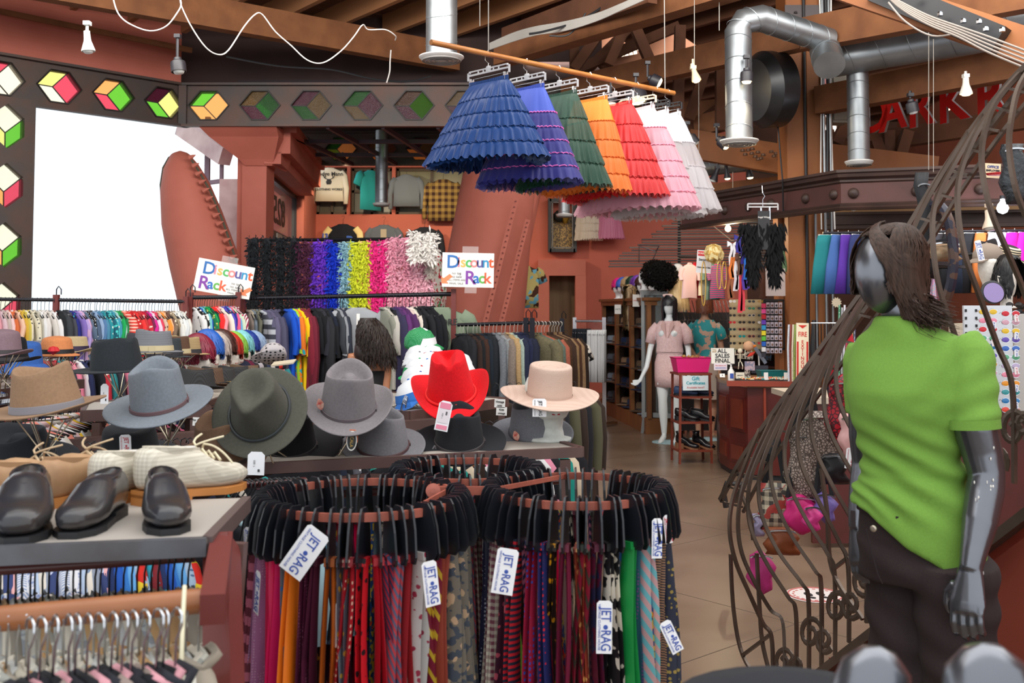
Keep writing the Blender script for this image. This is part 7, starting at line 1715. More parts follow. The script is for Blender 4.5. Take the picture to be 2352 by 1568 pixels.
for i in range(12):
 for x in (-.12, -.07): hb__.rev([(.008, 0), (.008, .003)], 8).v[-16:] ;
hb__ = B()
for i in range(13):
 for x in (-.13, -.07): hb__.box((x, .022, .28 - i * .046), (.012, .004, .016))
O('peg_slot', hb__, BLACK, tw, kind='stuff')
gl2 = [('yellow', '#d8b020'), ('pink', '#d88098'), ('red', '#c01828'), ('green', '#58a078'), ('blue', '#2870a8'), ('purple', '#6048a8'), ('amber', '#d88a18'), ('rose', '#c898a8'), ('lilac', '#b0a0c0'), ('pale red', '#d04030'), ('cobalt', '#3060b0'), ('teal', '#308a90')]
LN2 = B()
for s in (-1, 1): LN2.rev([(.026, 0), (.024, .004), (.001, .006)], 14, sy=.72, c=(0, 0, 0)).v[-42:]
LN2 = B()
for s in (-1, 1):
 q = B().rev([(.026, 0), (.024, .005), (.001, .007)], 14, sy=.7).tf(Matrix.Translation((s * .034, -.012, 0)) @ Matrix.Rotation(pi / 2, 4, 'X')); LN2.add(q.v, q.f)
LN2 = LN2.mesh('lens', True, 1)
for i, (n, c) in enumerate(gl2):
 for j in range(2):
  p = P(2268 + j * 52, 716 + i * 20 + j * 4, 6.1); nn, cc = (n, c) if j == 0 else gl2[(i * 5 + 2) % 12]
  o = O('sunglasses', GLM, CHROME, None, p, (0, 0, -.1), .85, label='%s tinted sunglasses in the %s column of the white tower, %s row' % (nn, ['left', 'right'][j], ROW[i]), cat='sunglasses', group='sunglasses on the white tower')
  O('lens', LN2, mat(cc, .15), o)
  if (i + j) % 2: jet_tag(o, (.03, -.03, -.03), (0, .1 * (i % 3 - 1), 0), .026, .05, INKR if i % 3 == 0 else INKB)
for i in range(15):
 for j in range(2):
  o = O('sunglasses', GLM, BLACK, None, P(2330 + j * 26, 700 + i * 16 + j * 5, 6.5 + j * .2), (0, 0, -.7), .8, label='dark sunglasses on the far rack at the right edge, %s row, %s column' % (ORD(i + 1), ['left', 'right'][j]), cat='sunglasses', group='dark sunglasses at the right edge'); O('lens', LN2, mat(['#2a2420', '#1c2026', '#3a2c20'][i % 3], .12), o)
O('necktie_bundle', B().tube([P(1870, 735, 9.4), P(1868, 800, 9.4), P(1872, 870, 9.4)], [.02, .03, .02], 8), BLACK, None, label='first bundle of black belts by the timber post', cat='belts', sm=True)
for i in range(9):
 x = 1872 + i * 7; O('belt', B().tube([P(x, 742, 9.3), P(x + 1, 820, 9.3), P(x - 1, 930, 9.3)], [(.01, .004)] * 3, 6), mat(['#141416', '#1c1a1c', '#26201e', '#101012'][i % 4], .3), None, label='black belt hanging right of the timber post, %s from the left' % ORD(i + 1), cat='belt', group='belts beside the timber post')
O('belt_bar', B().tube([P(1862, 742, 9.3), P(1945, 742, 9.3)], .008, 6), CHROME, None, label='chrome bar carrying the black belts', cat='rail')
for i in range(7):
 c = ['#3a8060', '#8a8a90', '#c0c0c8', '#a03048', '#2a6a80', '#c8b070', '#50506a'][i]
 O('bead_strand', B().tube([P(1928 + i * 6, 700 + 6 * (i % 2), 9.0), P(1926 + i * 6, 800, 9.0), P(1928 + i * 6, 900, 9.0)], .009, 6), mat(c, .3, 'dots', '#e8e8e8', 80), None, label='%s bead strand right of the belts' % ['green', 'grey', 'silver', 'wine', 'teal', 'gold', 'slate'][i], cat='necklace', group='bead strands by the belts')
for i in range(4):
 O('beaded_fringe', B().tube([P(1812 + i * 5, 745, 9.8), P(1810 + i * 5, 800, 9.8), P(1812 + i * 4, 880, 9.8)], .01, 6), mat(['#c8d0dc', '#8c3a30', '#e0d8c0', '#88a048'][i], .5, 'dots', '#30303a', 60), None, label='%s braided strand hanging left of the fire sign' % ['pale blue', 'rust red', 'cream', 'green'][i], cat='strand', group='braided strands left of the fire sign')
# ==== SILVER MANNEQUIN
SILV = mat('#74767c', .26, 'noise', '#6c6e74', 4, metal=.85, name='silver paint')
GREEN = mat('#6e983a', .9, 'noise', '#689036', 200, bump=.06, bsc=600, name='green knit')
PANT = mat('#33231f' if False else '#2f2222', .9, 'noise', '#281c1c', 200, name='brown twill')
sm_root = E('mannequin', (px(2110, 2.98), 2.98, 0), label='silver egg-headed mannequin in a green mock-neck shirt and dark brown trousers', cat='mannequin')
so = V(sm_root.location); sax = V((.75, -.66, 0)); sfc = V((-.66, -.75, 0))
def q3(x, y, Y=2.98): return P(x, y, Y) - so
def ring3(x, y, a, b_, n=40, Y=2.98, off=0):
 c = q3(x, y, Y) + sfc * off; return [c + sax * a * cos(tau * k / n) + sfc * b_ * sin(tau * k / n) for k in range(n)]
b = B(); hc = q3(2035, 622, 2.99)
fd_ = V((-.86, -.5, 0)).normalized(); fs_ = V((.5, -.86, 0)).normalized(); rings = []
for i in range(17):
 ph = -pi / 2 + pi * i / 16; z = .122 * sin(ph); r_ = cos(ph); dn = max(0, -sin(ph))
 rings.append([hc + fd_ * (.098 * r_ * cos(tau * k / 28) * (1 - .1 * dn) + .02 * dn * (1 - dn * .3)) + fs_ * .077 * r_ * (1 - .18 * dn) * sin(tau * k / 28) + V((0, 0, z)) for k in range(28)])
b.loft(rings)
hd_ = O('head', b, SILV, sm_root, sm=True, ang=3)
nb = B().tube([q3(2060, 660, 3.0), q3(2068, 700, 3.0), q3(2080, 755, 2.99)], [.052, .053, .07], 24); O('neck', nb, SILV, sm_root, sm=True, ang=2)
hr = wig((0, 0, 0), 0, '#3a2a24', .08, 'x', n=1700, wid=.0036, R=(.088, .11, .114), col2='#4e3a30', part=.35, seed=11, messy=.0025, fringe=False, flare=1.0, m=mat('#30221b', .42, 'hair', '#46332a', 120, sheen=.05))
hr.parent = sm_root; hr.location = hc + V((.012, .004, .015)); hr.rotation_euler = (0, 0, atan2(fd_.y, fd_.x) + pi / 2); hr.name = 'hair'; del hr['label']; del hr['category']
r = random.Random(21); fb_ = B()
def strand(pts, w0):
 vs = []; m_ = len(pts)
 for j, p in enumerate(pts):
  d = pts[min(j + 1, m_ - 1)] - pts[max(j - 1, 0)]; out = (p - hc); sdv = d.cross(out).normalized(); wj = w0 * (1 if j < m_ - 2 else .35)
  vs += [p + sdv * wj, p + out.normalized() * .0012, p - sdv * wj]
 fb_.add(vs, [f for j in range(m_ - 1) for f in ((3 * j, 3 * j + 1, 3 * j + 4, 3 * j + 3), (3 * j + 1, 3 * j + 2, 3 * j + 5, 3 * j + 4))])
def sph(az, el, lay=1.0):   # az measured from face direction, positive to the viewer side
 return hc + V((.01, 0, .012)) + (fd_ * cos(az) * .112 + fs_ * sin(az) * .092) * cos(el) * lay + V((0, 0, .12 * sin(el) * lay))
for i in range(900):
 u = r.random(); az0 = -.35 + r.uniform(-.15, .1); pts = []
 lay = 1.04 + .05 * r.random()
 for j in range(10):
  f = j / 9; az = az0 + (1.15 + .9 * u) * f ** 1.1; el = 1.45 - (1.2 + .25 * u) * f ** 1.0 - .25 * f * f
  el = el if True else 0
  pts.append(sph(az, el, lay))
 for j in range(1, 5):
  f = j / 4; az = az0 + 2.05 * 1 * (.56 + .44 * u) + .15 * f; pts.append(sph(az, -.05 - .25 * u, lay) + V((0, 0, -.035 * j)) + fs_ * .012 * f * r.uniform(-.5, 1.5) - fd_ * .01 * j)
 strand([p + V((r.gauss(0, .0012),) * 3) for p in pts], .0028)
for i in range(260):   # far side lock beside the face
 az0 = -.4; lay = 1.03 + .05 * r.random(); u = r.random()
 pts = [sph(az0 - (.55 + .5 * u) * (j / 8), 1.45 - 1.7 * (j / 8), lay) for j in range(9)]
 pts += [pts[-1] + V((0, 0, -.02 * j)) for j in (1, 2)]
 strand(pts, .003)
for i in range(520):   # shaggy flipped ends at the nape
 az = r.uniform(1.3, 3.6); z0 = -.02 - .06 * r.random(); L = r.uniform(.08, .165); a = sph(az, -.1, 1.05) + V((0, 0, z0)); dr = (fd_ * cos(az) + fs_ * sin(az)); pts = [a + V((0, 0, .05)), a]
 for j in range(1, 6): f = j / 5; pts.append(a + V((0, 0, -L * f * (1 - .25 * f))) + dr * (.055 * f ** 2.2 * r.uniform(.4, 1.6)) - dr * .015 * sin(f * 3) + V((r.gauss(0, .003), r.gauss(0, .003), 0)))
 strand(pts, .0026)
O('hair_layers', fb_, mat('#30221b', .42, 'hair', '#46332a', 120, sheen=.05), sm_root, sm=True, ang=3)
b = B()
tor = [(2068, 725, .07, .07), (2070, 742, .078, .078), (2078, 756, .1, .085), (2090, 775, .15, .095), (2098, 800, .175, .105), (2090, 850, .178, .12), (2082, 900, .172, .128), (2082, 950, .16, .118), (2086, 1000, .148, .104), (2092, 1050, .142, .098), (2098, 1100, .148, .102), (2104, 1150, .164, .116), (2110, 1200, .178, .13)]
b.loft([ring3(x, y, a, c) for x, y, a, c in tor])
b.tube([q3(2200, 790, 2.9), q3(2222, 815, 2.88), q3(2232, 880, 2.86), q3(2238, 978, 2.84)], [.066, .07, .067, .064], 24)
b.tube([q3(1995, 800, 3.1), q3(1985, 830, 3.11), q3(1985, 880, 3.12), q3(1988, 950, 3.12)], [.06, .062, .06, .058], 20)
sc_ = so
def folds(co):
 w_ = co + sc_; z = w_.z; d = 0
 u = (w_ - sc_).dot(sax)
 d += .007 * exp(-((z - 1.17) / .1) ** 2) * sin(z * 95 + u * 22 + 3 * sin(u * 9))
 d += .006 * exp(-((z - 1.1) / .05) ** 2) * sin(z * 130 + u * 30)
 d += .005 * exp(-((z - 1.33) / .07) ** 2) * sin(z * 70 - u * 40) * max(0, min(1, u * 6))
 d += .004 * exp(-((z - 1.43) / .06) ** 2) * sin(u * 60 - z * 50) * max(0, min(1, (u - .03) * 8))
 d += .003 * noise.noise(w_ * 9)
 return d
me = remesh(b, .0085, 5, 'shirt', folds)
for v in me.vertices:
 w_ = v.co + sc_
 if w_.z < 1.13:
  u = v.co.dot(sax); kk = 1 + .09 * min(1, (1.13 - w_.z) / .05); v.co.x *= kk; v.co.y *= kk; v.co.z -= max(0, (1.12 - w_.z)) * (.95 * max(0, min(1.1, (u + .1) / .24)) + .25 * exp(-((u - .13) / .04) ** 2) - .35 * max(0, min(1, -u * 7)))
O('green_shirt', me, GREEN, sm_root)
O('collar', B().tube([q3(2062, 722, 2.985), q3(2068, 745, 2.985)], [.0685, .0735], 32, cap=False), GREEN, sm_root, sm=True)
O('sleeve_hem', B().tube([q3(2237, 962, 2.841), q3(2239, 984, 2.84)], [.0665, .0665], 28, cap=False), GREEN, sm_root, sm=True)
b = B(); b.tube([q3(2236, 900, 2.85), q3(2242, 985, 2.84), q3(2256, 1040, 2.84), q3(2266, 1090, 2.83), q3(2262, 1130, 2.82), q3(2250, 1200, 2.79), q3(2238, 1260, 2.77), q3(2228, 1312, 2.75)], [.056, .057, .053, .047, .049, .045, .035, .028], 20)
W_ = q3(2228, 1318, 2.75); dd = (q3(2214, 1470, 2.7) - W_)
hand(b, W_, dd, (.55, .55, .0), .2, .42, -1)
O('near_arm', remesh(b, .0042, 3, 'arm'), SILV, sm_root)
b = B(); b.tube([q3(1987, 900, 3.12), q3(1988, 1000, 3.13), q3(1990, 1060, 3.14), q3(1984, 1120, 3.13), q3(1975, 1180, 3.11), q3(1970, 1215, 3.1)], [.05, .048, .042, .042, .034, .027], 18)
W_ = q3(1970, 1220, 3.1); hand(b, W_, q3(1972, 1340, 3.04) - W_, (.8, .3, 0), .185, .4, 1)
O('far_arm', remesh(b, .0045, 3, 'arm'), SILV, sm_root)
fl_ = B(); r = random.Random(2)
for i in range(26):
 t = r.random(); x = 2268 - 34 * t + r.uniform(-26, 26); y = 1000 + 330 * t; p = q3(x, y, 2.79 - .04 * t); fl_.rev([(.001, -.004), (r.uniform(.001, .003), 0), (.001, .004)], 5, c=p)
O('chipped_paint', fl_, mat('#e8e4dc', .6), sm_root, kind='stuff')
b = B()
hp = [(2106, 1160, .158, .105), (2110, 1200, .168, .118), (2116, 1250, .178, .128), (2122, 1300, .184, .134), (2126, 1335, .184, .13)]
b.loft([ring3(x, y, a, c) for x, y, a, c in hp])
LN = q3(2190, 1290, 2.9); b.tube([LN, q3(2196, 1400, 2.9), q3(2204, 1520, 2.9), q3(2204, 1700, 2.92), q3(2200, 1960, 2.95)], [.118, .108, .098, .09, .085], 26)
b.tube([q3(2072, 1290, 3.06), q3(2068, 1400, 3.05), q3(2076, 1520, 3.04), q3(2085, 1700, 3.05), q3(2090, 1930, 3.08)], [.1, .096, .09, .085, .082], 26)
def pf(co):
 w_ = co + sc_; u = co.dot(sax); return .004 * sin(w_.z * 60 + u * 25 + 2 * noise.noise(w_ * 6)) * (w_.z < .95) + .004 * noise.noise(w_ * 12)
O('trousers', remesh(b, .0095, 4, 'trousers', pf), PANT, sm_root)
O('waistband', B().loft([[p for p in ring3(2105, y, a, c)] for y, a, c in ((1150, .16, .108), (1152, .166, .114), (1178, .168, .118), (1180, .162, .11))], cap=False), PANT, sm_root, sm=True)
O('button', B().rev([(.009, 0), (.009, .003), (.005, .005), (.001, .005)], 14).tf(Matrix.Rotation(pi / 2, 4, 'X')), mat('#b8ac9c', .3, metal=.8), sm_root, q3(2020, 1208, 2.9) + sfc * .04, (0, 0, -.7))
pk = B()
for pts in ([(2108, 1182), (2112, 1215), (2140, 1240), (2185, 1250)], [(2030, 1200), (2042, 1250), (2056, 1300), (2066, 1320)]):
 pk.tube([q3(x, y, 2.98) + sfc * .122 for x, y in pts], .0022, 4)
for x, y in ((2000, 1172), (2100, 1185)): pk.bar(q3(x, y - 14, 2.98) + sfc * .12, q3(x + 2, y + 22, 2.98) + sfc * .124, .012, .004)
O('seam', pk, mat('#241818', .9), sm_root)
O('base_plate', B().rev([(.19, 0), (.19, .01), (.001, .012)], 32), CHROME, sm_root, (0, 0, .0))
for i, (x, y, Y, sx) in enumerate(((2000, 1600, 1.25, .05), (2270, 1600, 1.2, .055))):
 o = O('mannequin_bust', B().rev([(.9, -.3), (1.1, -.1), (1.05, -.02), (.8, .035), (.4, .055), (.001, .06)], 24, sx=sx, sy=sx * .8), SILV, None, P(x, y, Y), (0, .2 - .3 * i, 0), label='%s silver mannequin shoulder blurred at the bottom edge of the frame' % ['left', 'right'][i], cat='mannequin', sm=True)
O('dark_garment', B().rev([(.2, -.3), (.22, -.1), (.16, -.02), (.08, .0), (.001, .005)], 24), fab('#22242a'), None, P(1830, 1590, 1.35), label='dark cloth mound blurred at the bottom edge left of the silver shoulders', cat='garment', sm=True)
# ==== HAT TABLES
EDGE = mat('#5e4540', .45, 'noise', '#503a36', 8); TOPM = mat('#b8b0a6', .5)
def table(A, Bp, depth, z, th, label, arch=True, legs=True, rail=True):
 """A, Bp: front edge ends (z ignored); board with a bevelled frame edge, legs, arched braces"""
 A = V((A.x, A.y, 0)); Bp = V((Bp.x, Bp.y, 0)); u = (Bp - A).normalized(); n = V((-u.y, u.x, 0)); Z = V((0, 0, z)); L = (Bp - A).length
 root = E('rack_table', A, label=label, cat='table', group=None)
 def w(p): return p - A
 O('table_top', B().slab([w(A + Z), w(Bp + Z), w(Bp + n * depth + Z), w(A + n * depth + Z)], (0, 0, -.012)), TOPM, root)
 for p, q in ((A, Bp), (Bp, Bp + n * depth), (Bp + n * depth, A + n * depth), (A + n * depth, A)):
  O('edge_frame', B().bar(w(p + Z - V((0, 0, th / 2 - .006))), w(q + Z - V((0, 0, th / 2 - .006))), .022, th), EDGE, root)
 if legs:
  for p in (A + u * .06, Bp - u * .06, A + u * .06 + n * depth, Bp - u * .06 + n * depth): O('leg', B().bar(w(p + Z - V((0, 0, th))), w(p), .035, .035, up=(0, 1, 0)), EDGE, root)
 if arch:
  for s in (0, 1):
   q0 = A + n * depth * s; O('arched_brace', B().tube([w(q0 + u * L * (k / 12) + V((0, 0, z - th - .02 - .22 * (1 - sin(pi * k / 12))))) for k in range(13)], [(.009, .014)] * 13, 4), EDGE, root)
 if rail: O('rail', B().tube([w(A + n * depth * .5 + V((0, 0, z - .14))), w(Bp + n * depth * .5 + V((0, 0, z - .14)))], .013, 8), mat('#4a1f20', .3), root)
 return A, Bp, u, n
ZT = 1.12
TA, TB = H(262, 1084, ZT), H(1335, 1030, ZT)
TA, TB, tu, tn = table(TA, TB, .4, ZT, .034, 'long brown-framed table of felt hats crossing the middle foreground')
TL0, TL1 = H(-160, 1096, ZT), H(248, 1088, ZT)
table(TL0, TL1, .35, ZT, .034, 'short grey-framed table of hats at the left edge', arch=False)
T2a, T2b = H(155, 1012, 1.06), H(1010, 965, 1.06)
T2 = table(T2a, T2b, .06, 1.06, .05, 'brown steel frame of the second clothes rack behind the hat table', arch=False, rail=False)
T3 = table(H(190, 945, 1.15), H(480, 936, 1.15), .5, 1.15, .05, 'small white-topped stand under the big black hat')
T4 = table(H(-30, 900, 1.2), H(190, 873, 1.2), .8, 1.2, .05, 'brown framed stand of summer hats at the far left')
T5 = table(V((px(470, 6.3), 6.3, 0)), V((px(655, 9.2), 9.2, 0)), .6, 1.03, .05, 'far table of wig heads and caps', arch=False)
T6 = table(H(940, 985, 1.02), H(1165, 915, 1.1), .9, 1.1, .05, 'brown framed table under the heap of white caps')
for x, y, a, b_, lab in ((455, 968, 'For 1990s', 'items', 'small white rack sign above the brown hat'), (1148, 926, 'Vintage', 'suits', 'white vintage sign among the clothes right of the red hat'), (1152, 944, 'Kids', 'vintage', 'white kids sign below the vintage one')):
 o = O('rack_sign', B().box((0, 0, 0), (.045, .003, .035)), WHITE, None, P(x, y, 4.4), (0, .05, 0), label=lab, cat='sign'); text(a, .012, INKK, o, (0, -.003, .007)); text(b_, .011, INKK, o, (0, -.003, -.008))
def hp(x, y, Y, **k): return hat(k.pop('col'), P(x, y, Y), **k)
h = hp(108, 940, 2.9, col='#94765c', yaw=1.35, tilt=(.1, -.1), top='tear', a=.084, bb=.1, h=.118, bw=.06, side=.004, front=.02, band='#7c7a80', bandh=.022, label='tan felt fedora with a grey ribbon, nearest at the left edge', taper=.82)
hat_stand(V((px(100, 2.95), 2.98, ZT)), .17, 'wire hat stand under the tan fedora')
h = hp(366, 930, 3.12, col='#767c84', yaw=.2, tilt=(.26, -.09), top='tear', a=.082, bb=.1, h=.12, bw=.078, side=.01, front=-.004, band='#5e4448', bandh=.012, label='light grey felt hat with a thin maroon band on a wire stand', taper=.88)
hat_stand(V((px(375, 3.12), 3.2, ZT)), .19, 'wire hat stand under the light grey hat', yaw=.6)
h = hp(597, 945, 3.22, col='#504f46', yaw=-.1, tilt=(.98, 0), top='diamond', a=.088, bb=.1, h=.135, bw=.056, side=.0, front=.0, band='#2c3032', cord=True, label='olive green fedora tipped forward showing its pinched crown', taper=.8)
bt_ = E('hat_label', P(588, 1064, 3.1), (0, .03, 0), 'white hang tag with a barcode below the olive fedora', 'tag'); bar_tag(bt_, (0, 0, 0), (0, 0, 0), .05, .068)
hat_stand(V((px(612, 3.3), 3.32, ZT)), .12, 'wire hat stand under the olive fedora', yaw=1.0)
h = hp(800, 935, 3.38, col='#7c7678', yaw=.12, tilt=(.42, .1), top='tear', a=.088, bb=.1, h=.13, bw=.068, side=.035, front=-.004, band='#5a5054', bandh=.012, label='warm grey curled-brim hat with a red feather on a wire stand', taper=.84)
feather(h, (-.082, -.045, .012), (0, -.2, 0)); O('leather_knot', B().tube([(-.09, -.04, .012), (-.097, -.05, -.012), (-.094, -.055, -.03)], .004, 5).tube([(-.088, -.04, .012), (-.088, -.055, -.022)], .004, 5), mat('#7a7678', .5), h)
hat_stand(V((px(805, 3.45), 3.5, ZT)), .13, 'wire hat stand under the feathered grey hat', yaw=.2)
ov = E('brand_label', P(808, 1012, 3.25), (0, .06, 0), 'oval black and gold label hanging from the feathered grey hat', 'label')
O('oval', B().rev([(.016, 0), (.016, .002), (.001, .002)], 28, sy=1.9).tf(Matrix.Rotation(pi / 2, 4, 'X')), mat('#e8e4dc', .5), ov); O('oval_field', B().rev([(.0135, .0022), (.0135, .003), (.001, .003)], 28, sy=1.95).tf(Matrix.Rotation(pi / 2, 4, 'X')), mat('#2c2e2e', .5), ov)
text('SCALA', .014, mat('#c8a050', .4), ov, (0, -.0042, 0), (pi / 2, pi / 2, 0), ext=.0003, sx=.9); O('orange_card', B().slab([(-.018, .004, -.005), (.018, .004, -.005), (.018, .004, .026), (.008, .004, .034), (-.008, .004, .034), (-.018, .004, .026)], (0, .001, 0)), mat('#c86a44', .5), ov)
h = hp(1036, 905, 3.75, col='#d8141e', yaw=.1, tilt=(.4, -.06), top='cattle', a=.086, bb=.1, h=.15, bw=.074, side=.06, front=-.016, band='#e02424', cord=True, label='bright red cowboy hat with a white and pink price tag', taper=.7)
t = E('hat_label', P(1019, 955, 3.5), (0, -.2 * -1, 0), 'long white tag with pink blocks hanging from the red cowboy hat', 'tag'); t.rotation_euler = (0, .2, 0); bar_tag(t, (0, 0, 0), (0, 0, 0), .045, .1, True)
hat_stand(V((px(1032, 3.7), 3.82, ZT)), .17, 'wire hat stand under the red cowboy hat', yaw=.9)
h = hp(1262, 908, 3.78, col='#cbb0a0', yaw=.1, tilt=(.13, .05), top='flat', a=.082, bb=.095, h=.112, bw=.098, side=.012, front=-.012, band=None, label='pale pink woven wide-brimmed straw hat on a white foam head', taper=.93, m=mat('#cbb0a0', .75, 'check', '#bfa292', 90, bump=.3, bsc=300))
O('inner_band', B().loft([[(.0835 * cos(tau * k / 40), .0965 * sin(tau * k / 40), z) for k in range(40)] for z in (.0, .008)], cap=False), mat('#bfa292', .7), h)
t = E('hat_label', P(1239, 936, 3.62), (0, 0, 0), 'white shop tag hanging on the pale straw hat', 'tag'); jet_tag(t, (0, 0, 0), (0, 0, 0), .048, .062, INKK)
fh = foam_head((px(1262, 3.72), 3.84, ZT), .2, 'white foam head with drawn-on eyes carrying the straw hat', mat('#d8dcd6', .7, 'noise', '#c4c8c2', 30), sc=(1.15, 1.15, .8), eyes=True)
b = B()
for s in (-1, 1): b.tube([(s * (.028 + .013 * cos(k * .7) * (1 - k / 14)), -.099 + .0 * k, .205 + .013 * sin(k * .7) * (1 - k / 14)) for k in range(12)], .0022, 5)
O('painted_scrolls', b, INKK, fh)
def lowhat(x, Y, col, lab, dz=.0, **k):
 y = P(1176, 1000, Y); q = V((px(x, Y), Y, ZT + .028 + dz)); k.setdefault('side', .012); k.setdefault('front', .0); k.setdefault('tilt', (.3, 0)); return hat(col, q, label=lab, **k)
lowhat(62, 3.12, '#25272c', 'black felt hat with a wide ribbon on the left table', a=.085, bb=.1, h=.11, bw=.065, yaw=1.3, band='#1c1d22', bandh=.034, front=.02, dz=-.01)
h = lowhat(308, 3.32, '#2a2c30', 'black felt fedora bearing a white shop tag with red lettering', a=.084, bb=.1, h=.12, bw=.062, yaw=-.5, top='center', band='#3a3c42', bandh=.03, dz=-.03)
t = E('hat_label', P(288, 1024, 3.18), (0, -.06, 0), 'white tag with red lettering stuck on the black fedora', 'tag'); jet_tag(t, (0, 0, 0), (0, 0, 0), .035, .068, INKR)
lowhat(515, 3.28, '#7c5f4a', 'brown felt hat with a dark leather band beside the hang tag', a=.085, bb=.1, h=.12, bw=.058, yaw=.5, top='tear', band='#3a302e', bandh=.016, dz=-.01)
lowhat(672, 3.5, '#1c1c1f', 'black western hat under the olive fedora', a=.084, bb=.1, h=.12, bw=.09, yaw=.2, top='tear', band='#241f20', bandh=.014, dz=-.01)
lowhat(882, 3.52, '#767478', 'grey felt hat with a maroon band behind the oval label', a=.085, bb=.1, h=.115, bw=.06, yaw=.3, top='tear', band='#4c3234', bandh=.012, dz=-.01)
h = lowhat(1056, 3.62, '#222327', 'black felt hat with a leather thong below the red cowboy hat', a=.084, bb=.1, h=.115, bw=.08, yaw=.15, top='tear', band='#3a3436', bandh=.014, dz=-.01)
O('leather_knot', B().tube([(-.086, -.03, .01), (-.1, -.045, -.005), (-.09, -.06, -.02)], .0035, 5).tube([(-.086, -.03, .01), (-.082, -.055, -.018)], .0035, 5), mat('#5a5456', .5), h)
h = lowhat(1222, 3.88, '#74767c', 'grey feathered hat partly behind the white foam head', a=.085, bb=.1, h=.12, bw=.07, yaw=.2, top='tear', band='#54545a', bandh=.012, dz=-.01); feather(h, (-.07, -.075, .012), (0, -.3, 0))
hp(268, 848, 4.3, col='#2c3034', yaw=.9, tilt=(.03, -.03), top='center', a=.1, bb=.118, h=.125, bw=.075, side=.0, front=.0, band=None, label='large plain black wide-brimmed hat on a tall wire stand')
hat_stand(V((px(280, 4.5), 4.5, 1.15)), .19, 'tall wire hat stand under the big black hat')
t = E('hat_label', P(240, 904, 4.2), label='white and blue tag hanging below the big black hat', cat='tag'); bar_tag(t, (0, 0, 0), (0, 0, 0), .032, .08)
ul = [(20, 828, 5.0, '#202024', 'black round-brimmed hat at the far left', dict(a=.085, bb=.1, h=.1, bw=.06, top='round')), (58, 836, 5.4, '#3c68b4', 'blue cotton bucket hat on the summer stand', dict(a=.085, bb=.095, h=.1, bw=.045, side=-.04, front=-.045, top='round', band=None, yaw=.3)), (90, 822, 6.0, '#84868c', 'grey cap-like hat behind the blue bucket hat', dict(a=.08, bb=.1, h=.08, bw=.05, top='round')), (130, 812, 5.6, '#e0905c', 'orange cloth hat with a red flower and black band', dict(a=.085, bb=.095, h=.075, bw=.03, side=-.01, top='round', band='#1c1c20', bandh=.024)), (168, 806, 6.2, '#c8b48c', 'natural straw boater with a striped band', dict(a=.085, bb=.1, h=.085, bw=.045, top='flat', band='#2c2040', bandh=.03)), (8, 812, 4.7, '#887078', 'mauve hat cut by the left frame edge', dict(a=.075, bb=.09, h=.09, bw=.05, top='round'))]
for x, y, Y, c, lab, k in ul: hp(x, y, Y, col=c, label=lab, **k); hat_stand(V((px(x, Y), Y, 1.2)), max(.04, P(x, y, Y).z - 1.2), 'wire stand under the %s' % lab[:46])
O('flower', B().rev([(.001, -.02), (.03, 0), (.02, .02), (.001, .025)], 12, fn=lambda p, a, rr, z: (p.x * (1 + .3 * sin(a * 5)), p.y, p.z)), mat('#d82830', .6), None, P(122, 806, 5.45), label='red flower pinned on the orange cloth hat', cat='flower')
O('red_cushion', B().rev([(.02, -.04), (.16, -.02), (.17, .02), (.02, .05)], 16), fab('#a84a48'), None, P(70, 845, 5.8), label='coral red cloth bag lying under the summer hats', cat='bag', sm=True)
sr = [(330, 812, 5.6, '#4c4a50', 'dark grey straw trilby with a striped band, nearest of the straw row', .02), (352, 806, 5.3, '#8a8c92', 'grey striped cloth trilby tucked behind the big black hat', 0), (378, 818, 5.9, '#3a4146', 'slate trilby with a grey ribbon in the straw row', 0), (398, 812, 6.1, '#6e4e38', 'brown straw trilby with striped ribbon in the straw row', 0), (424, 812, 6.4, '#c4a878', 'yellow banded light straw trilby at the end of the row', 0)]
for x, y, Y, c, lab, _ in sr: hp(x, y, Y, col=c, label=lab, a=.08, bb=.098, h=.105, bw=.05, side=.0, front=-.01, yaw=-1.2, top='center', band=mat and '#c8b890' if 'strip' in lab else '#2a2a30', bandh=.028, m=mat(c, .8, 'stripe', '#' + ''.join('%02x' % int(int(c[i:i + 2], 16) * .7) for i in (1, 3, 5)), 60)); hat_stand(V((px(x, Y), Y, 1.22)), max(.03, P(x, y, Y).z - 1.22), 'wire stand under the %s' % lab.split(',')[0][:40])
sr2 = [(447, 874, 4.9, '#3a3a3a', 'dark straw trilby low behind the light grey hat'), (470, 868, 5.2, '#7c5a40', 'brown straw hat with leather edge low in the row'), (500, 865, 5.5, '#3c3c3c', 'charcoal mesh trilby with a yellow brim strip'), (535, 860, 5.9, '#343436', 'black mesh trilby low in the row'), (560, 855, 6.3, '#8a6a4c', 'brown hat with a yellow edge at the right end of the low row')]
for x, y, Y, c, lab in sr2: hp(x, y + 18, Y, col=c, label=lab, a=.08, bb=.098, h=.09, bw=.05, yaw=-1.0, top='center', band='#2a2a2c' if 'yellow' not in lab else '#d8a848', m=mat(c, .8, 'check', '#201e1e', 90))
wh = [(452, 838, 6.6, '#8c1838', .06, 'dark red'), (474, 826, 6.9, '#2466c8', .07, 'bright blue'), (492, 828, 7.2, '#c8b8b0', .1, 'ash blonde'), (506, 822, 7.4, '#4a2620', .05, 'chestnut brown'), (522, 826, 7.7, '#c03020', .07, 'red'), (534, 824, 7.9, '#8cc850', .07, 'lime green'), (550, 820, 8.1, '#80c8d0', .08, 'aqua'), (564, 818, 8.4, '#1c3a90', .04, 'navy blue'), (580, 818, 8.6, '#90a8c8', .1, 'pale ice blue')]
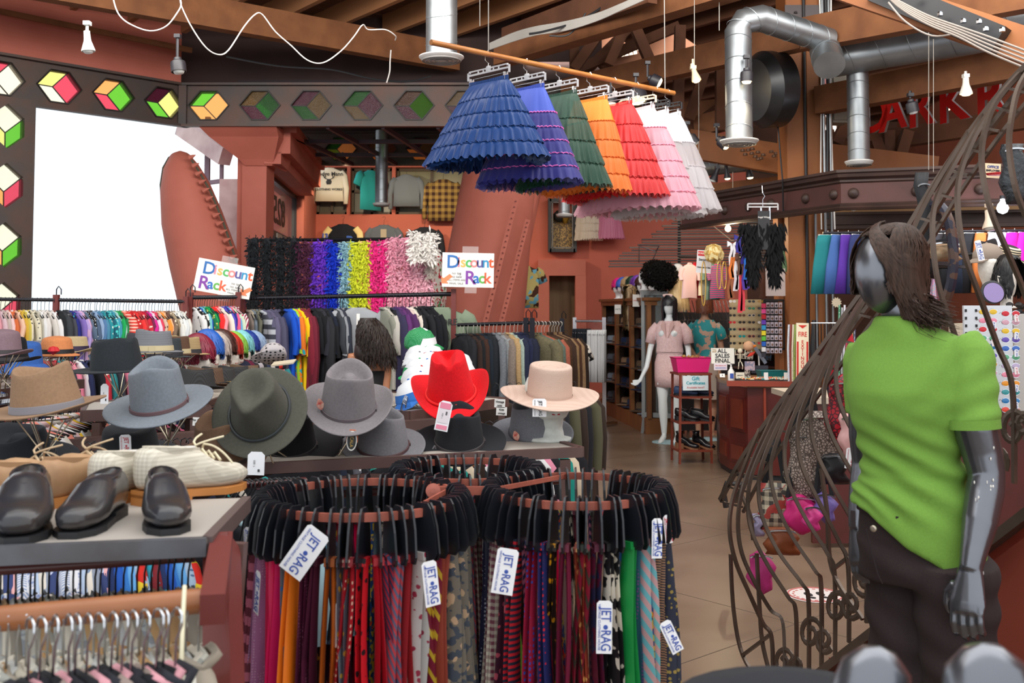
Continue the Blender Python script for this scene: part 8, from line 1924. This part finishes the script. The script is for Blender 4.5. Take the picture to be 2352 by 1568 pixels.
for i, (x, y, Y, c, L, n) in enumerate(wh):
 p = P(x, y - 13, Y); foam_head((p.x, p.y, p.z - .2), .95, 'foam head wearing the %s wig on the far table' % n, None, 'foam heads on the far table', sc=1.05, eyes=True)
 wig((p.x + .0, p.y + .01, p.z + .03), .95, c, L, '%s wig on a foam head, %s in the row of wigs' % (n, ORD(i + 1)), n=420, wid=.006, seed=30 + i, R=(.09, .12, .128), group='wigs in the row on the far table', messy=.004)
for i in range(10):
 c, n = [('#2a2e44', 'navy'), ('#6c2440', 'wine'), ('#2c2c34', 'black'), ('#b8b4bc', 'pale grey'), ('#24262c', 'black'), ('#343c58', 'slate'), ('#dcdcdc', 'white'), ('#1c2034', 'dark navy'), ('#c83028', 'red'), ('#1f2230', 'ink blue')][i]
 p = P(555 + i * 9, 856 - i, 7.9 + i * .08); cap((p.x, p.y, p.z), (U(-.1, .1), U(-.1, .1), U(-1.5, -.8)), fab(c), '%s cap in the stack beside the wigs, %s from the left' % (n, ORD(i + 1)), group='caps stacked beside the wigs', sc=.8)
cap(P(628, 822, 7.8), (0, -.7, -1.2), fab('#b4b0b4', 'dots', '#202024', 30), 'pale grey cap with black dots standing on edge on the far table')
O('open_book', B().slab([(-.08, 0, 0), (.08, 0, .02), (.08, .1, .04), (-.08, .1, .02)], (0, 0, .01)), mat('#d0c4ac', .6), None, P(648, 842, 7.4), label='open cream box lid at the corner of the far table', cat='box')
for i in range(22):
 r_, k = divmod(i, 4); p = P(955 + k * 32 + 6 * (r_ % 2), 905 - r_ * 17, 5.3 + r_ * .32); pc, pn = [('#2a6ab8', 'blue'), ('#e8a41c', 'orange'), ('#e8e8e8', 'plain'), ('#3a3c40', 'charcoal'), ('#1a9a54', 'green'), ('#c0282c', 'red'), ('#303a90', 'indigo')][(i * 3 + r_) % 7]
 cap(p - V((0, 0, .04)), (U(-.25, .25), U(-.25, .25), U(-.8, .9)), mat('#dcdee2', .8), 'white cap with %s print in the heap, %s layer, %s across' % (pn, ['lowest', 'second', 'third', 'fourth', 'fifth', 'top'][r_], ORD(k + 1)), mat(pc, .7), 'heap of white caps', mat(pc if i % 3 == 0 else '#e4e6ea', .8))
fhp = P(965, 812, 7.0); foam_head((fhp.x, fhp.y, fhp.z - .15), .9, 'white foam head wearing the green and white mesh cap', mat('#e4e8ec', .7))
c_ = cap(fhp + V((.0, 0, .04)), (.05, -.1, 1.0), mat('#1c8a4c', .6, 'dots', '#6cc090', 160), 'green mesh cap with a white front on the foam head above the heap', mat('#1c8a4c', .6), None, mat('#e4e4e6', .7), 1.12)
O('beak', B().rev([(.018, 0), (.014, .03), (.004, .05)], 10, sy=.5).tf(Matrix.Rotation(pi / 2, 4, 'X')), mat('#f08c1c', .5), c_, (.0, -.1, -.02))
b = B(); r = random.Random(9)
def hooks(x0, y0, x1, y1, Y0, Y1, n, lab, hgt=.05):
 b = B()
 for i in range(n):
  t = (i + r.random()) / n; p = P(x0 + (x1 - x0) * t, y0 + (y1 - y0) * t, Y0 + (Y1 - Y0) * t); a = r.uniform(-.3, .3)
  b.tube([p + V((-.012, .0, -hgt)), p + V((-.008, 0, -.01)), p + V((0, a * .02, .008)), p + V((.012, 0, .0)), p + V((.014, .0, -.015))], .0022, 4)
 return O('hanger_hooks', b, CHROME, None, label=lab, cat='hangers', kind='stuff')
hooks(925, 930, 945, 860, 4.9, 6.0, 60, 'chrome hanger hooks crowded on the rail left of the cap heap', .06)
hooks(290, 985, 420, 930, 4.4, 5.6, 80, 'chrome hanger hooks crowded on the rail behind the black fedora', .06)
hooks(-10, 905, 40, 900, 5.0, 5.4, 40, 'chrome hanger hooks on the rail at the left edge', .05)
def row(x0, y0, Y0, x1, y1, Y1, n, cols, kind, lab, grp, yaw=.6, sc=1.0, word='garment', hm=None):
 p, q = P(x0, y0, Y0), P(x1, y1, Y1)
 rack_fill(p, q, [(cn, fab(*c) if isinstance(c, tuple) else fab(c)) for cn, c in [cols[i % len(cols)] for i in range(n)]], lab, grp, word, kind, yaw0=yaw, scale=sc, cat='clothing', hm=hm)
mix = [('black', '#1b1b20'), ('pale pink', '#dcb8b8'), ('yellow floral', ('#d8b02c', 'floral', '#c83c20', 16)), ('white', '#d8d4d4'), ('cream', '#d4ccc0'), ('coral', '#e08878'), ('black printed', ('#1c1c20', 'floral', '#a0445c', 20)), ('grey', '#84848a')]
row(20, 935, 3.9, 180, 910, 5.2, 18, mix[1:6] + [('lilac grey', '#b8b0b4')], 'blouse', 'the rail behind the tan fedora', 'blouses behind the tan fedora', .5, .8, 'blouse')
row(190, 1025, 3.75, 560, 1010, 3.95, 22, [mix[0], mix[0], mix[6], ('navy', '#20263c'), mix[0], ('teal', '#2c8a88'), mix[0], mix[4]], 'shirt', 'the rail under the brown frame', 'shirts under the brown frame', .8, .8, 'shirt')
row(200, 955, 5.2, 600, 930, 6.4, 26, [mix[0], ('charcoal', '#2c2c32'), mix[6], ('dark red', '#8c2028'), mix[0], ('pink', '#d06888')], 'shirt', 'the dark rail between the hat tables', 'dark shirts between the hat tables', .6, .85, 'shirt')
row(640, 960, 4.6, 960, 935, 5.4, 20, [mix[0], ('ink blue', '#1c2434'), mix[0], ('grey printed', ('#5a5a62', 'dots', '#c8c8c8', 24))], 'shirt', 'the dark rail behind the grey hats', 'dark shirts behind the grey hats', .7, .85, 'shirt')
row(930, 1000, 4.3, 1240, 960, 4.9, 16, [mix[0], ('teal green', '#1c8478'), ('beige', '#c8b8a0'), mix[0], ('white printed', ('#d8d8d8', 'floral', '#e07830', 14)), ('pink', '#d88aa0')], 'shirt', 'the rail behind the lower black hat', 'shirts behind the lower black hat', .7, .8, 'shirt')
row(1130, 885, 6.2, 1330, 880, 7.6, 10, [('dark brown', '#30241e'), mix[0], ('olive', '#4c4a38')], 'coat', 'the low rail behind the straw hat', 'coats behind the straw hat', .3, .7, 'coat')
row(-20, 800, 8.6, 640, 800, 9.2, 46, [('navy', '#242a4c'), ('black', '#1c1c22'), ('red floral', ('#b82838', 'floral', '#e8d0c8', 20)), ('teal', '#2c7a80'), ('charcoal', '#34363e'), ('pink', '#d87890'), ('white', '#d0d0d2')], 'shirt', 'the low front window rail', 'shirts on the low front window rail', .4, 1.0, 'shirt')
# ==== NECKTIE CAROUSEL
RUST = mat('#a85a48', .55, 'noise', '#964e3e', 20, name='rust pink paint'); HP = mat('#17191f', .3, name='black plastic')
ZR = 1.13
car = E('tie_carousel', (px(997, 2.75), 2.75, 0), label='three-ring rust-pink carousel rack loaded with neckties', cat='rack'); co_ = V(car.location)
rings_ = [(V((px(835, 2.62), 2.62, ZR)), .245, 'left ring'), (V((px(1322, 2.74), 2.74, ZR)), .225, 'right ring'), (V((px(1075, 3.02), 3.02, ZR + .005)), .2, 'rear ring')]
for c, R, n in rings_: O('ring', B().tube([c - co_ + V((R * cos(tau * k / 48), R * sin(tau * k / 48), 0)) for k in range(48)], [(.006, .0135)] * 48, 4, closed=True), RUST, car)
hub = V((px(997, 2.72), 2.72, ZR)); O('hub', B().rev([(.019, -.008), (.019, .008), (.006, .01)], 20).tf(Matrix.Rotation(pi / 2 - .3, 4, 'X')), RUST, car, hub - co_)
for c, R, n in rings_:
 d = (c - hub).normalized(); e = c - d * R
 O('arm', B().bar(hub - co_, e - co_, .006, .022), RUST, car); O('arm', B().bar(c - co_ - d * R, c - co_ + V((-d.y, d.x, 0)) * R, .005, .012), RUST, car)
O('column', B().tube([V((0, .03, .02)), V((0, .03, ZR))], .02, 10), RUST, car, sm=True); O('base', B().bar((-.4, 0, .02), (.4, .06, .02), .05, .03).bar((0, -.35, .02), (0, .4, .02), .05, .03), RUST, car)
hpl = B().slab([(-.024, 0, .01), (-.038, 0, -.03), (-.046, 0, -.09), (-.038, 0, -.106), (.038, 0, -.106), (.046, 0, -.09), (.038, 0, -.03), (.024, 0, .01), (.015, 0, .022), (-.015, 0, .022)], (0, .005, 0)).mesh('tie_hanger')
def tie_mesh(s):
 r = random.Random(s); b = B()
 for side, L, w1 in ((-.007, r.uniform(.62, .7), .04), (.007, r.uniform(.45, .58), .028)):
  rs = []; ph = r.uniform(0, 6); sw = r.uniform(-.015, .015)
  for j in range(9):
   f = j / 8; z = -.1 - L * f; w_ = .018 + (w1 - .018) * f ** .8;
   if j == 8: w_ = .004
   cx = sw * f + .004 * sin(f * 7 + ph); cy = side + .006 * sin(f * 5 + ph)
   rs.append([(cx - w_, cy - .001, z), (cx - w_ * .3, cy - .006, z), (cx + w_ * .3, cy - .005, z), (cx + w_, cy + .001, z), (cx + w_ * .3, cy + .006, z), (cx - w_ * .3, cy + .005, z)])
  b.loft(rs)
 b.loft([[(x, y, z) for x, y, z in ((-.018, a, -.105), (.018, a, -.105), (.016, a, -.088), (-.016, a, -.088))] for a in (-.012, .012)])
 return b.mesh('necktie', True, 1.0)
TM = [tie_mesh(i) for i in range(8)]
def T(c, p=None, c2=None, sc=20, **k): return mat(c, .45, p, c2, sc * 1.9, **k)
tl = [('maroon and pink striped', T('#6c2038', 'stripe', '#c06880', 4)), ('lilac woven', T('#a8709c', 'dots', '#c8a0c0', 80)), ('hot pink', T('#e0105c')), ('shocking pink', T('#ec1868')), ('gold and blue floral', T('#6c7078', 'floral', '#d8b048', 14, col3='#3a70a8')), ('bright orange', T('#ec7818')), ('plum with pin dots', T('#541c34', 'dots', '#a06078', 70, thr=.4)), ('dark plum', T('#4c1a30')), ('rust orange', T('#b05818')), ('grey floral', T('#606470', 'floral', '#c8a040', 24)), ('red dotted', T('#a81c28', 'dots', '#e0c0a8', 34, thr=.45)), ('scarlet printed', T('#c01824', 'floral', '#18181c', 24)), ('red', T('#b01828')), ('blue and red striped', T('#38486c', 'diag', '#c03848', 16)), ('steel and red diagonal striped', T('#68708c', 'diag', '#d05058', 14)), ('brick red', T('#a02a30')), ('silver and wine medallion', T('#b0aca8', 'floral', '#8c2840', 26)), ('red and yellow striped', T('#7c1c34', 'diag', '#c8a830', 7, thr=.75)), ('terracotta', T('#944030')), ('paisley taupe and blue', T('#6c6458', 'floral', '#b89878', 14, col3='#38404c')),
      ('navy with dots', T('#1c2040', 'dots', '#b8b8c8', 50, thr=.4)), ('wine checked', T('#5c1830', 'check', '#a8a090', 10)), ('dark floral', T('#3c1828', 'floral', '#a84858', 22)), ('red barred', T('#b8202c', 'stripe', '#202838', 12)), ('pink and blue striped', T('#b06880', 'diag', '#283050', 16)), ('crimson with blue dots', T('#8c1834', 'dots', '#2848a0', 40, thr=.5)), ('indigo with red dots', T('#282c60', 'dots', '#d02838', 40, thr=.5)), ('black with gold leaves', T('#2c2018', 'floral', '#e09c18', 26)), ('brown and amber', T('#4a1c18', 'blotch', '#d88820', 24)), ('wine red', T('#701c38')), ('rust paisley', T('#98402c', 'floral', '#e0b068', 24)), ('burgundy regimental', T('#8c1c34', 'diag', '#3c4438', 6, thr=.7, col3=None)), ('burgundy and navy printed', T('#5c1a34', 'blotch', '#282c4c', 14)), ('sand and black printed', T('#b4a898', 'floral', '#282424', 26)), ('black and ivory', T('#1e1e20', 'blotch', '#d8d0c0', 14)), ('pale green with blue dots', T('#a4d060', 'dots', '#4878c0', 26, thr=.4)), ('emerald green', T('#10843c')), ('teal woven', T('#2c5c6c', 'dots', '#7c4c88', 60)), ('pink and aqua striped', T('#d0a0a0', 'diag', '#70b8c0', 8)), ('multicolour floral', T('#28508c', 'floral', '#e05030', 22, col3='#e0c040')), ('brown pinstriped', T('#2a2430', 'stripe', '#a07858', 26)), ('dark blue with gold flecks', T('#22283c', 'floral', '#a08840', 36))]
cnt = 0
for ri, (c, R, rn) in enumerate(rings_):
 n = [58, 54, 42][ri]
 for i in range(n):
  a = tau * (i + U(-.3, .3)) / n
  d = (hub - c); ha = atan2(d.y, d.x)
  if abs((a - ha + pi) % tau - pi) < .12: continue
  p = c + V((R * cos(a), R * sin(a), 0)); front = -sin(a)
  if front > -.35:   # ordered across what the camera sees, left to right
   t = (cos(a) * -1 + 1) / 2; t = 1 - t; base_ = 0 if ri == 0 else 20; idx = int(base_ + t * (19.9 if ri == 0 else 21.9)) if ri < 2 else (i * 7) % 42
  else: idx = (i * 5 + 6) % 42
  nm, m = tl[idx % len(tl)]
  o = O('necktie', TM[(i * 3 + ri) % 8], m, None, p, (U(-.05, .05), U(-.06, .06), a + U(-.12, .12) * (3 if i % 5 == 0 else 1)))
  tag(o, '%s necktie on the %s of the carousel, %s clockwise place' % (nm, rn, ORD(i + 1)), 'tie', 'neckties on the carousel')
  O('hanger', hpl, HP, o, (0, -.002, 0), (0, 0, 0)); cnt += 1
for x, y, Y, rot, w_, h_, ink, lab in ((699, 1268, 2.32, (0, .62, -.1), .058, .115, INKB, 'white shop tag tilted over the hot pink ties'), (1160, 1312, 2.45, (0, .16, .0), .05, .105, INKB, 'white shop tag hanging at the front of the right ring'), (990, 1340, 2.36, (0, -.12, .5), .036, .1, INKB, 'white shop tag beside the red and yellow tie'), (1388, 1440, 2.45, (0, .02, 0), .036, .12, INKB, 'long white shop tag among the dark ties'), (1509, 1236, 2.55, (0, .02, .2), .026, .095, INKB, 'white shop tag at the right side of the right ring'), (1534, 1215, 2.6, (0, -.12, .4), .02, .07, INKR, 'narrow white tag with red lettering at the right edge of the ties'), (1542, 1462, 2.5, (0, -.45, .2), .03, .08, INKB, 'white shop tag twisted at the lower right of the ties'), (568, 1240, 2.5, (0, .03, -.4), .022, .06, INKB, 'white shop tag at the left edge of the ties'), (590, 1360, 2.45, (0, .15, -1), .03, .1, INKB, 'white tag seen edge-on beside the maroon striped tie'), (780, 1430, 2.37, (0, 0, 1.2), .03, .1, INKB, 'white tag seen edge-on among the plum ties')):
 t = E('shop_tag', P(x, y, Y), rot, lab, 'tag'); jet_tag(t, (0, 0, 0), (0, 0, 0), w_, h_, ink)
# ==== SHOE SHELF AND LOWER LEFT RAILS
ZS = 1.17
s0, s1 = H(-150, 1262, ZS), H(476, 1236, ZS)
su = V((s1.x - s0.x, s1.y - s0.y, 0)).normalized(); sn = V((-su.y, su.x, 0)); A = V((s0.x, s0.y, 0)); Bq = V((s1.x, s1.y, 0)); DP = .42
sh = E('shoe_shelf', A, label='grey shelf of men\'s shoes on a steel frame at the lower left', cat='shelf')
GRYE = mat('#5c5f66', .4, 'noise', '#4c4a4c', 10)
O('shelf_board', B().slab([V((0, 0, ZS)), Bq - A + V((0, 0, ZS)), Bq - A + sn * DP + su * .05 + V((0, 0, ZS)), sn * DP + V((0, 0, ZS))], (0, 0, -.01)), mat('#a8a098', .5), sh)
O('edge', B().bar(V((0, -.004, ZS - .014)), Bq - A + V((0, -.004, ZS - .014)), .02, .034), GRYE, sh); O('edge', B().bar(Bq - A + V((0, 0, ZS - .014)), Bq - A + sn * DP + su * .05 + V((0, 0, ZS - .014)), .02, .034), mat('#5a4a48', .5), sh)
e0 = Bq - A; O('post', B().bar(e0 + V((.03, .1, ZS - .03)), e0 + V((-.02, .0, .0)), .035, .035, up=(0, 1, 0)), EDGE, sh)
O('end_frame', B().bar(P(510, 1250, 2.05) - A, P(516, 1700, 1.75) - A, .05, .06, up=(0, 1, 0)).bar(P(510, 1250, 2.05) - A, P(488, 1400, 1.72) - A, .04, .05), MAROON, sh)
def rod(x0, y0, Y0, x1, y1, Y1, r_, m, lab): return O('rail', B().tube([P(x0, y0, Y0), P(x1, y1, Y1)], r_, 12), m, None, label=lab, cat='rail', sm=True)
rod(-60, 1312, 2.05, 448, 1278, 2.12, .011, mat('#4a1f20', .3), 'dark red rail under the shoe shelf')
rod(-80, 1428, 1.72, 478, 1378, 1.76, .021, mat('#a0653c', .4, 'wood', '#855030', 8), 'thick wooden rail below the shoe shelf')
rod(500, 1118, 2.75, 700, 1105, 3.0, .012, mat('#4a1f20', .3), 'dark red rail between the shoes and the tie carousel'); rod(505, 1165, 2.6, 640, 1160, 2.7, .012, mat('#a0653c', .4), 'short copper-brown rail behind the shoe shelf')
wc = [('white striped', ('#d4d4d8', 'vstripe', '#8898b8', 30)), ('white', '#d8d8dc'), ('blue checked', ('#8090b8', 'check', '#d8d8e0', 20)), ('pale blue', '#a8b8d0'), ('cream printed', ('#d4ccc0', 'floral', '#7888a0', 30)), ('grey printed', ('#8890a0', 'floral', '#d8d8dc', 34)), ('indigo printed', ('#34406c', 'floral', '#b8c0d8', 30)), ('pink', '#e0a8a8')]
row(-60, 1188, 2.75, 250, 1182, 2.75, 24, wc, 'shirt', 'the rail behind the wooden rod, left half', 'pale shirts behind the wooden rod', .45, .9, 'shirt')
row(250, 1182, 2.75, 445, 1178, 2.75, 14, [('navy', '#1c2c58'), ('royal blue', '#1c50a8'), ('blue', '#3070b8'), ('sky blue', '#60a0d8'), ('pale blue printed', ('#a0b8d0', 'dots', '#506890', 40)), ('red and yellow printed', ('#c82820', 'blotch', '#e0c030', 10)), ('turquoise printed', ('#2898b0', 'floral', '#d83040', 14)), ('maroon', '#782028')], 'shirt', 'the rail behind the wooden rod, right half', 'blue shirts behind the wooden rod', .45, .9, 'shirt')
gb = [('stone', '#a8a498'), ('grey beige patterned', ('#9c9a90', 'floral', '#c8c4b8', 26)), ('tan', '#a8845c'), ('pale grey', '#b4b6b4'), ('cream', '#c8c0b0'), ('taupe', '#8c8478'), ('silver patterned', ('#a8acac', 'blotch', '#888c90', 20)), ('camel', '#b08c60')]
row(-60, 1300, 2.08, 440, 1272, 2.12, 30, gb, 'sweat', 'the dark red rail under the shoe shelf', 'pale knitwear under the shoe shelf', .4, .75, 'sweater')
row(-60, 1424, 1.72, 462, 1380, 1.76, 24, [('stone', '#a8a090'), ('camel', '#a8845a'), ('pale grey', '#b0b0ac'), ('cream', '#c4bcac'), ('grey patterned', ('#989890', 'blotch', '#c0bcb0', 16)), ('taupe', '#948a7c')], 'sweat', 'the thick wooden rail', 'pale sweaters on the wooden rail', .4, .8, 'sweater', CHROME)
row(505, 1118, 2.72, 690, 1108, 2.95, 16, [('black', '#1b1c22'), ('slate', '#30384a'), ('pale aqua printed', ('#a8c8d0', 'floral', '#4c8098', 20)), ('black', '#17181c')], 'shirt', 'the dark red rail between shoes and ties', 'shirts between the shoes and ties', .5, .8, 'shirt')
row(60, 1440, 1.5, 420, 1415, 1.55, 14, [('black', '#1c1c22'), ('black', '#17181c'), ('dusty pink', '#c89098'), ('charcoal', '#26272e'), ('taupe', '#8c7c74')], 'shirt', 'the nearest rail at the bottom left edge', 'dark garments at the bottom left edge', .5, .72, 'shirt', CHROME)
O('white_cord', B().tube([P(424, 1345, 1.7), P(420, 1420, 1.66), P(415, 1560, 1.62), P(412, 1640, 1.62)], .0035, 6), mat('#e0d8b8', .6), None, label='cream cord hanging from the end of the wooden rail', cat='cord', sm=True)
SB = mat('#2a2c33', .22, 'noise', '#3a3430', 14, name='black leather'); TANL = mat('#b08c68', .6, 'noise', '#9c7654', 16); CRM = mat('#cfc8b8', .7, 'check', '#b8b0a0', 40); GUM = mat('#b8783c', .5)
def on_shelf(x, y, yaw, m, lab, **k):
 p = H(x, y, ZS + .001); return shoe((p.x, p.y, ZS), yaw, m, lab, group='shoes on the grey shelf', **k)
on_shelf(55, 1215, .35, SB, 'black monk-strap leather shoe with an upright tongue, leftmost on the shelf', sc=1.12, W=.05)
on_shelf(215, 1205, .02, SB, 'black leather loafer in the middle of the front row', sc=1.0, W=.046)
on_shelf(378, 1200, .4, SB, 'black leather loafer at the right of the front row', sc=1.0, W=.046)
on_shelf(70, 1150, 2.6, TANL, 'tan laced shoe behind the black monk-strap', lace=mat('#b8a080', .7), sole=GUM, sc=1.05)
on_shelf(190, 1142, 2.9, TANL, 'tan suede shoe with loose laces behind the front loafers', lace=mat('#b8a080', .7), sole=GUM, sc=1.1)
on_shelf(310, 1140, 2.85, CRM, 'cream woven leather shoe, left of the pair at the back', sole=GUM, heel=.015, sc=1.08, lining=mat('#d0ccc4', .6))
on_shelf(440, 1138, 2.55, CRM, 'cream woven leather shoe, right of the pair at the back', sole=GUM, heel=.015, sc=1.15, lining=mat('#d0ccc4', .6), lace=mat('#d8ccac', .6))
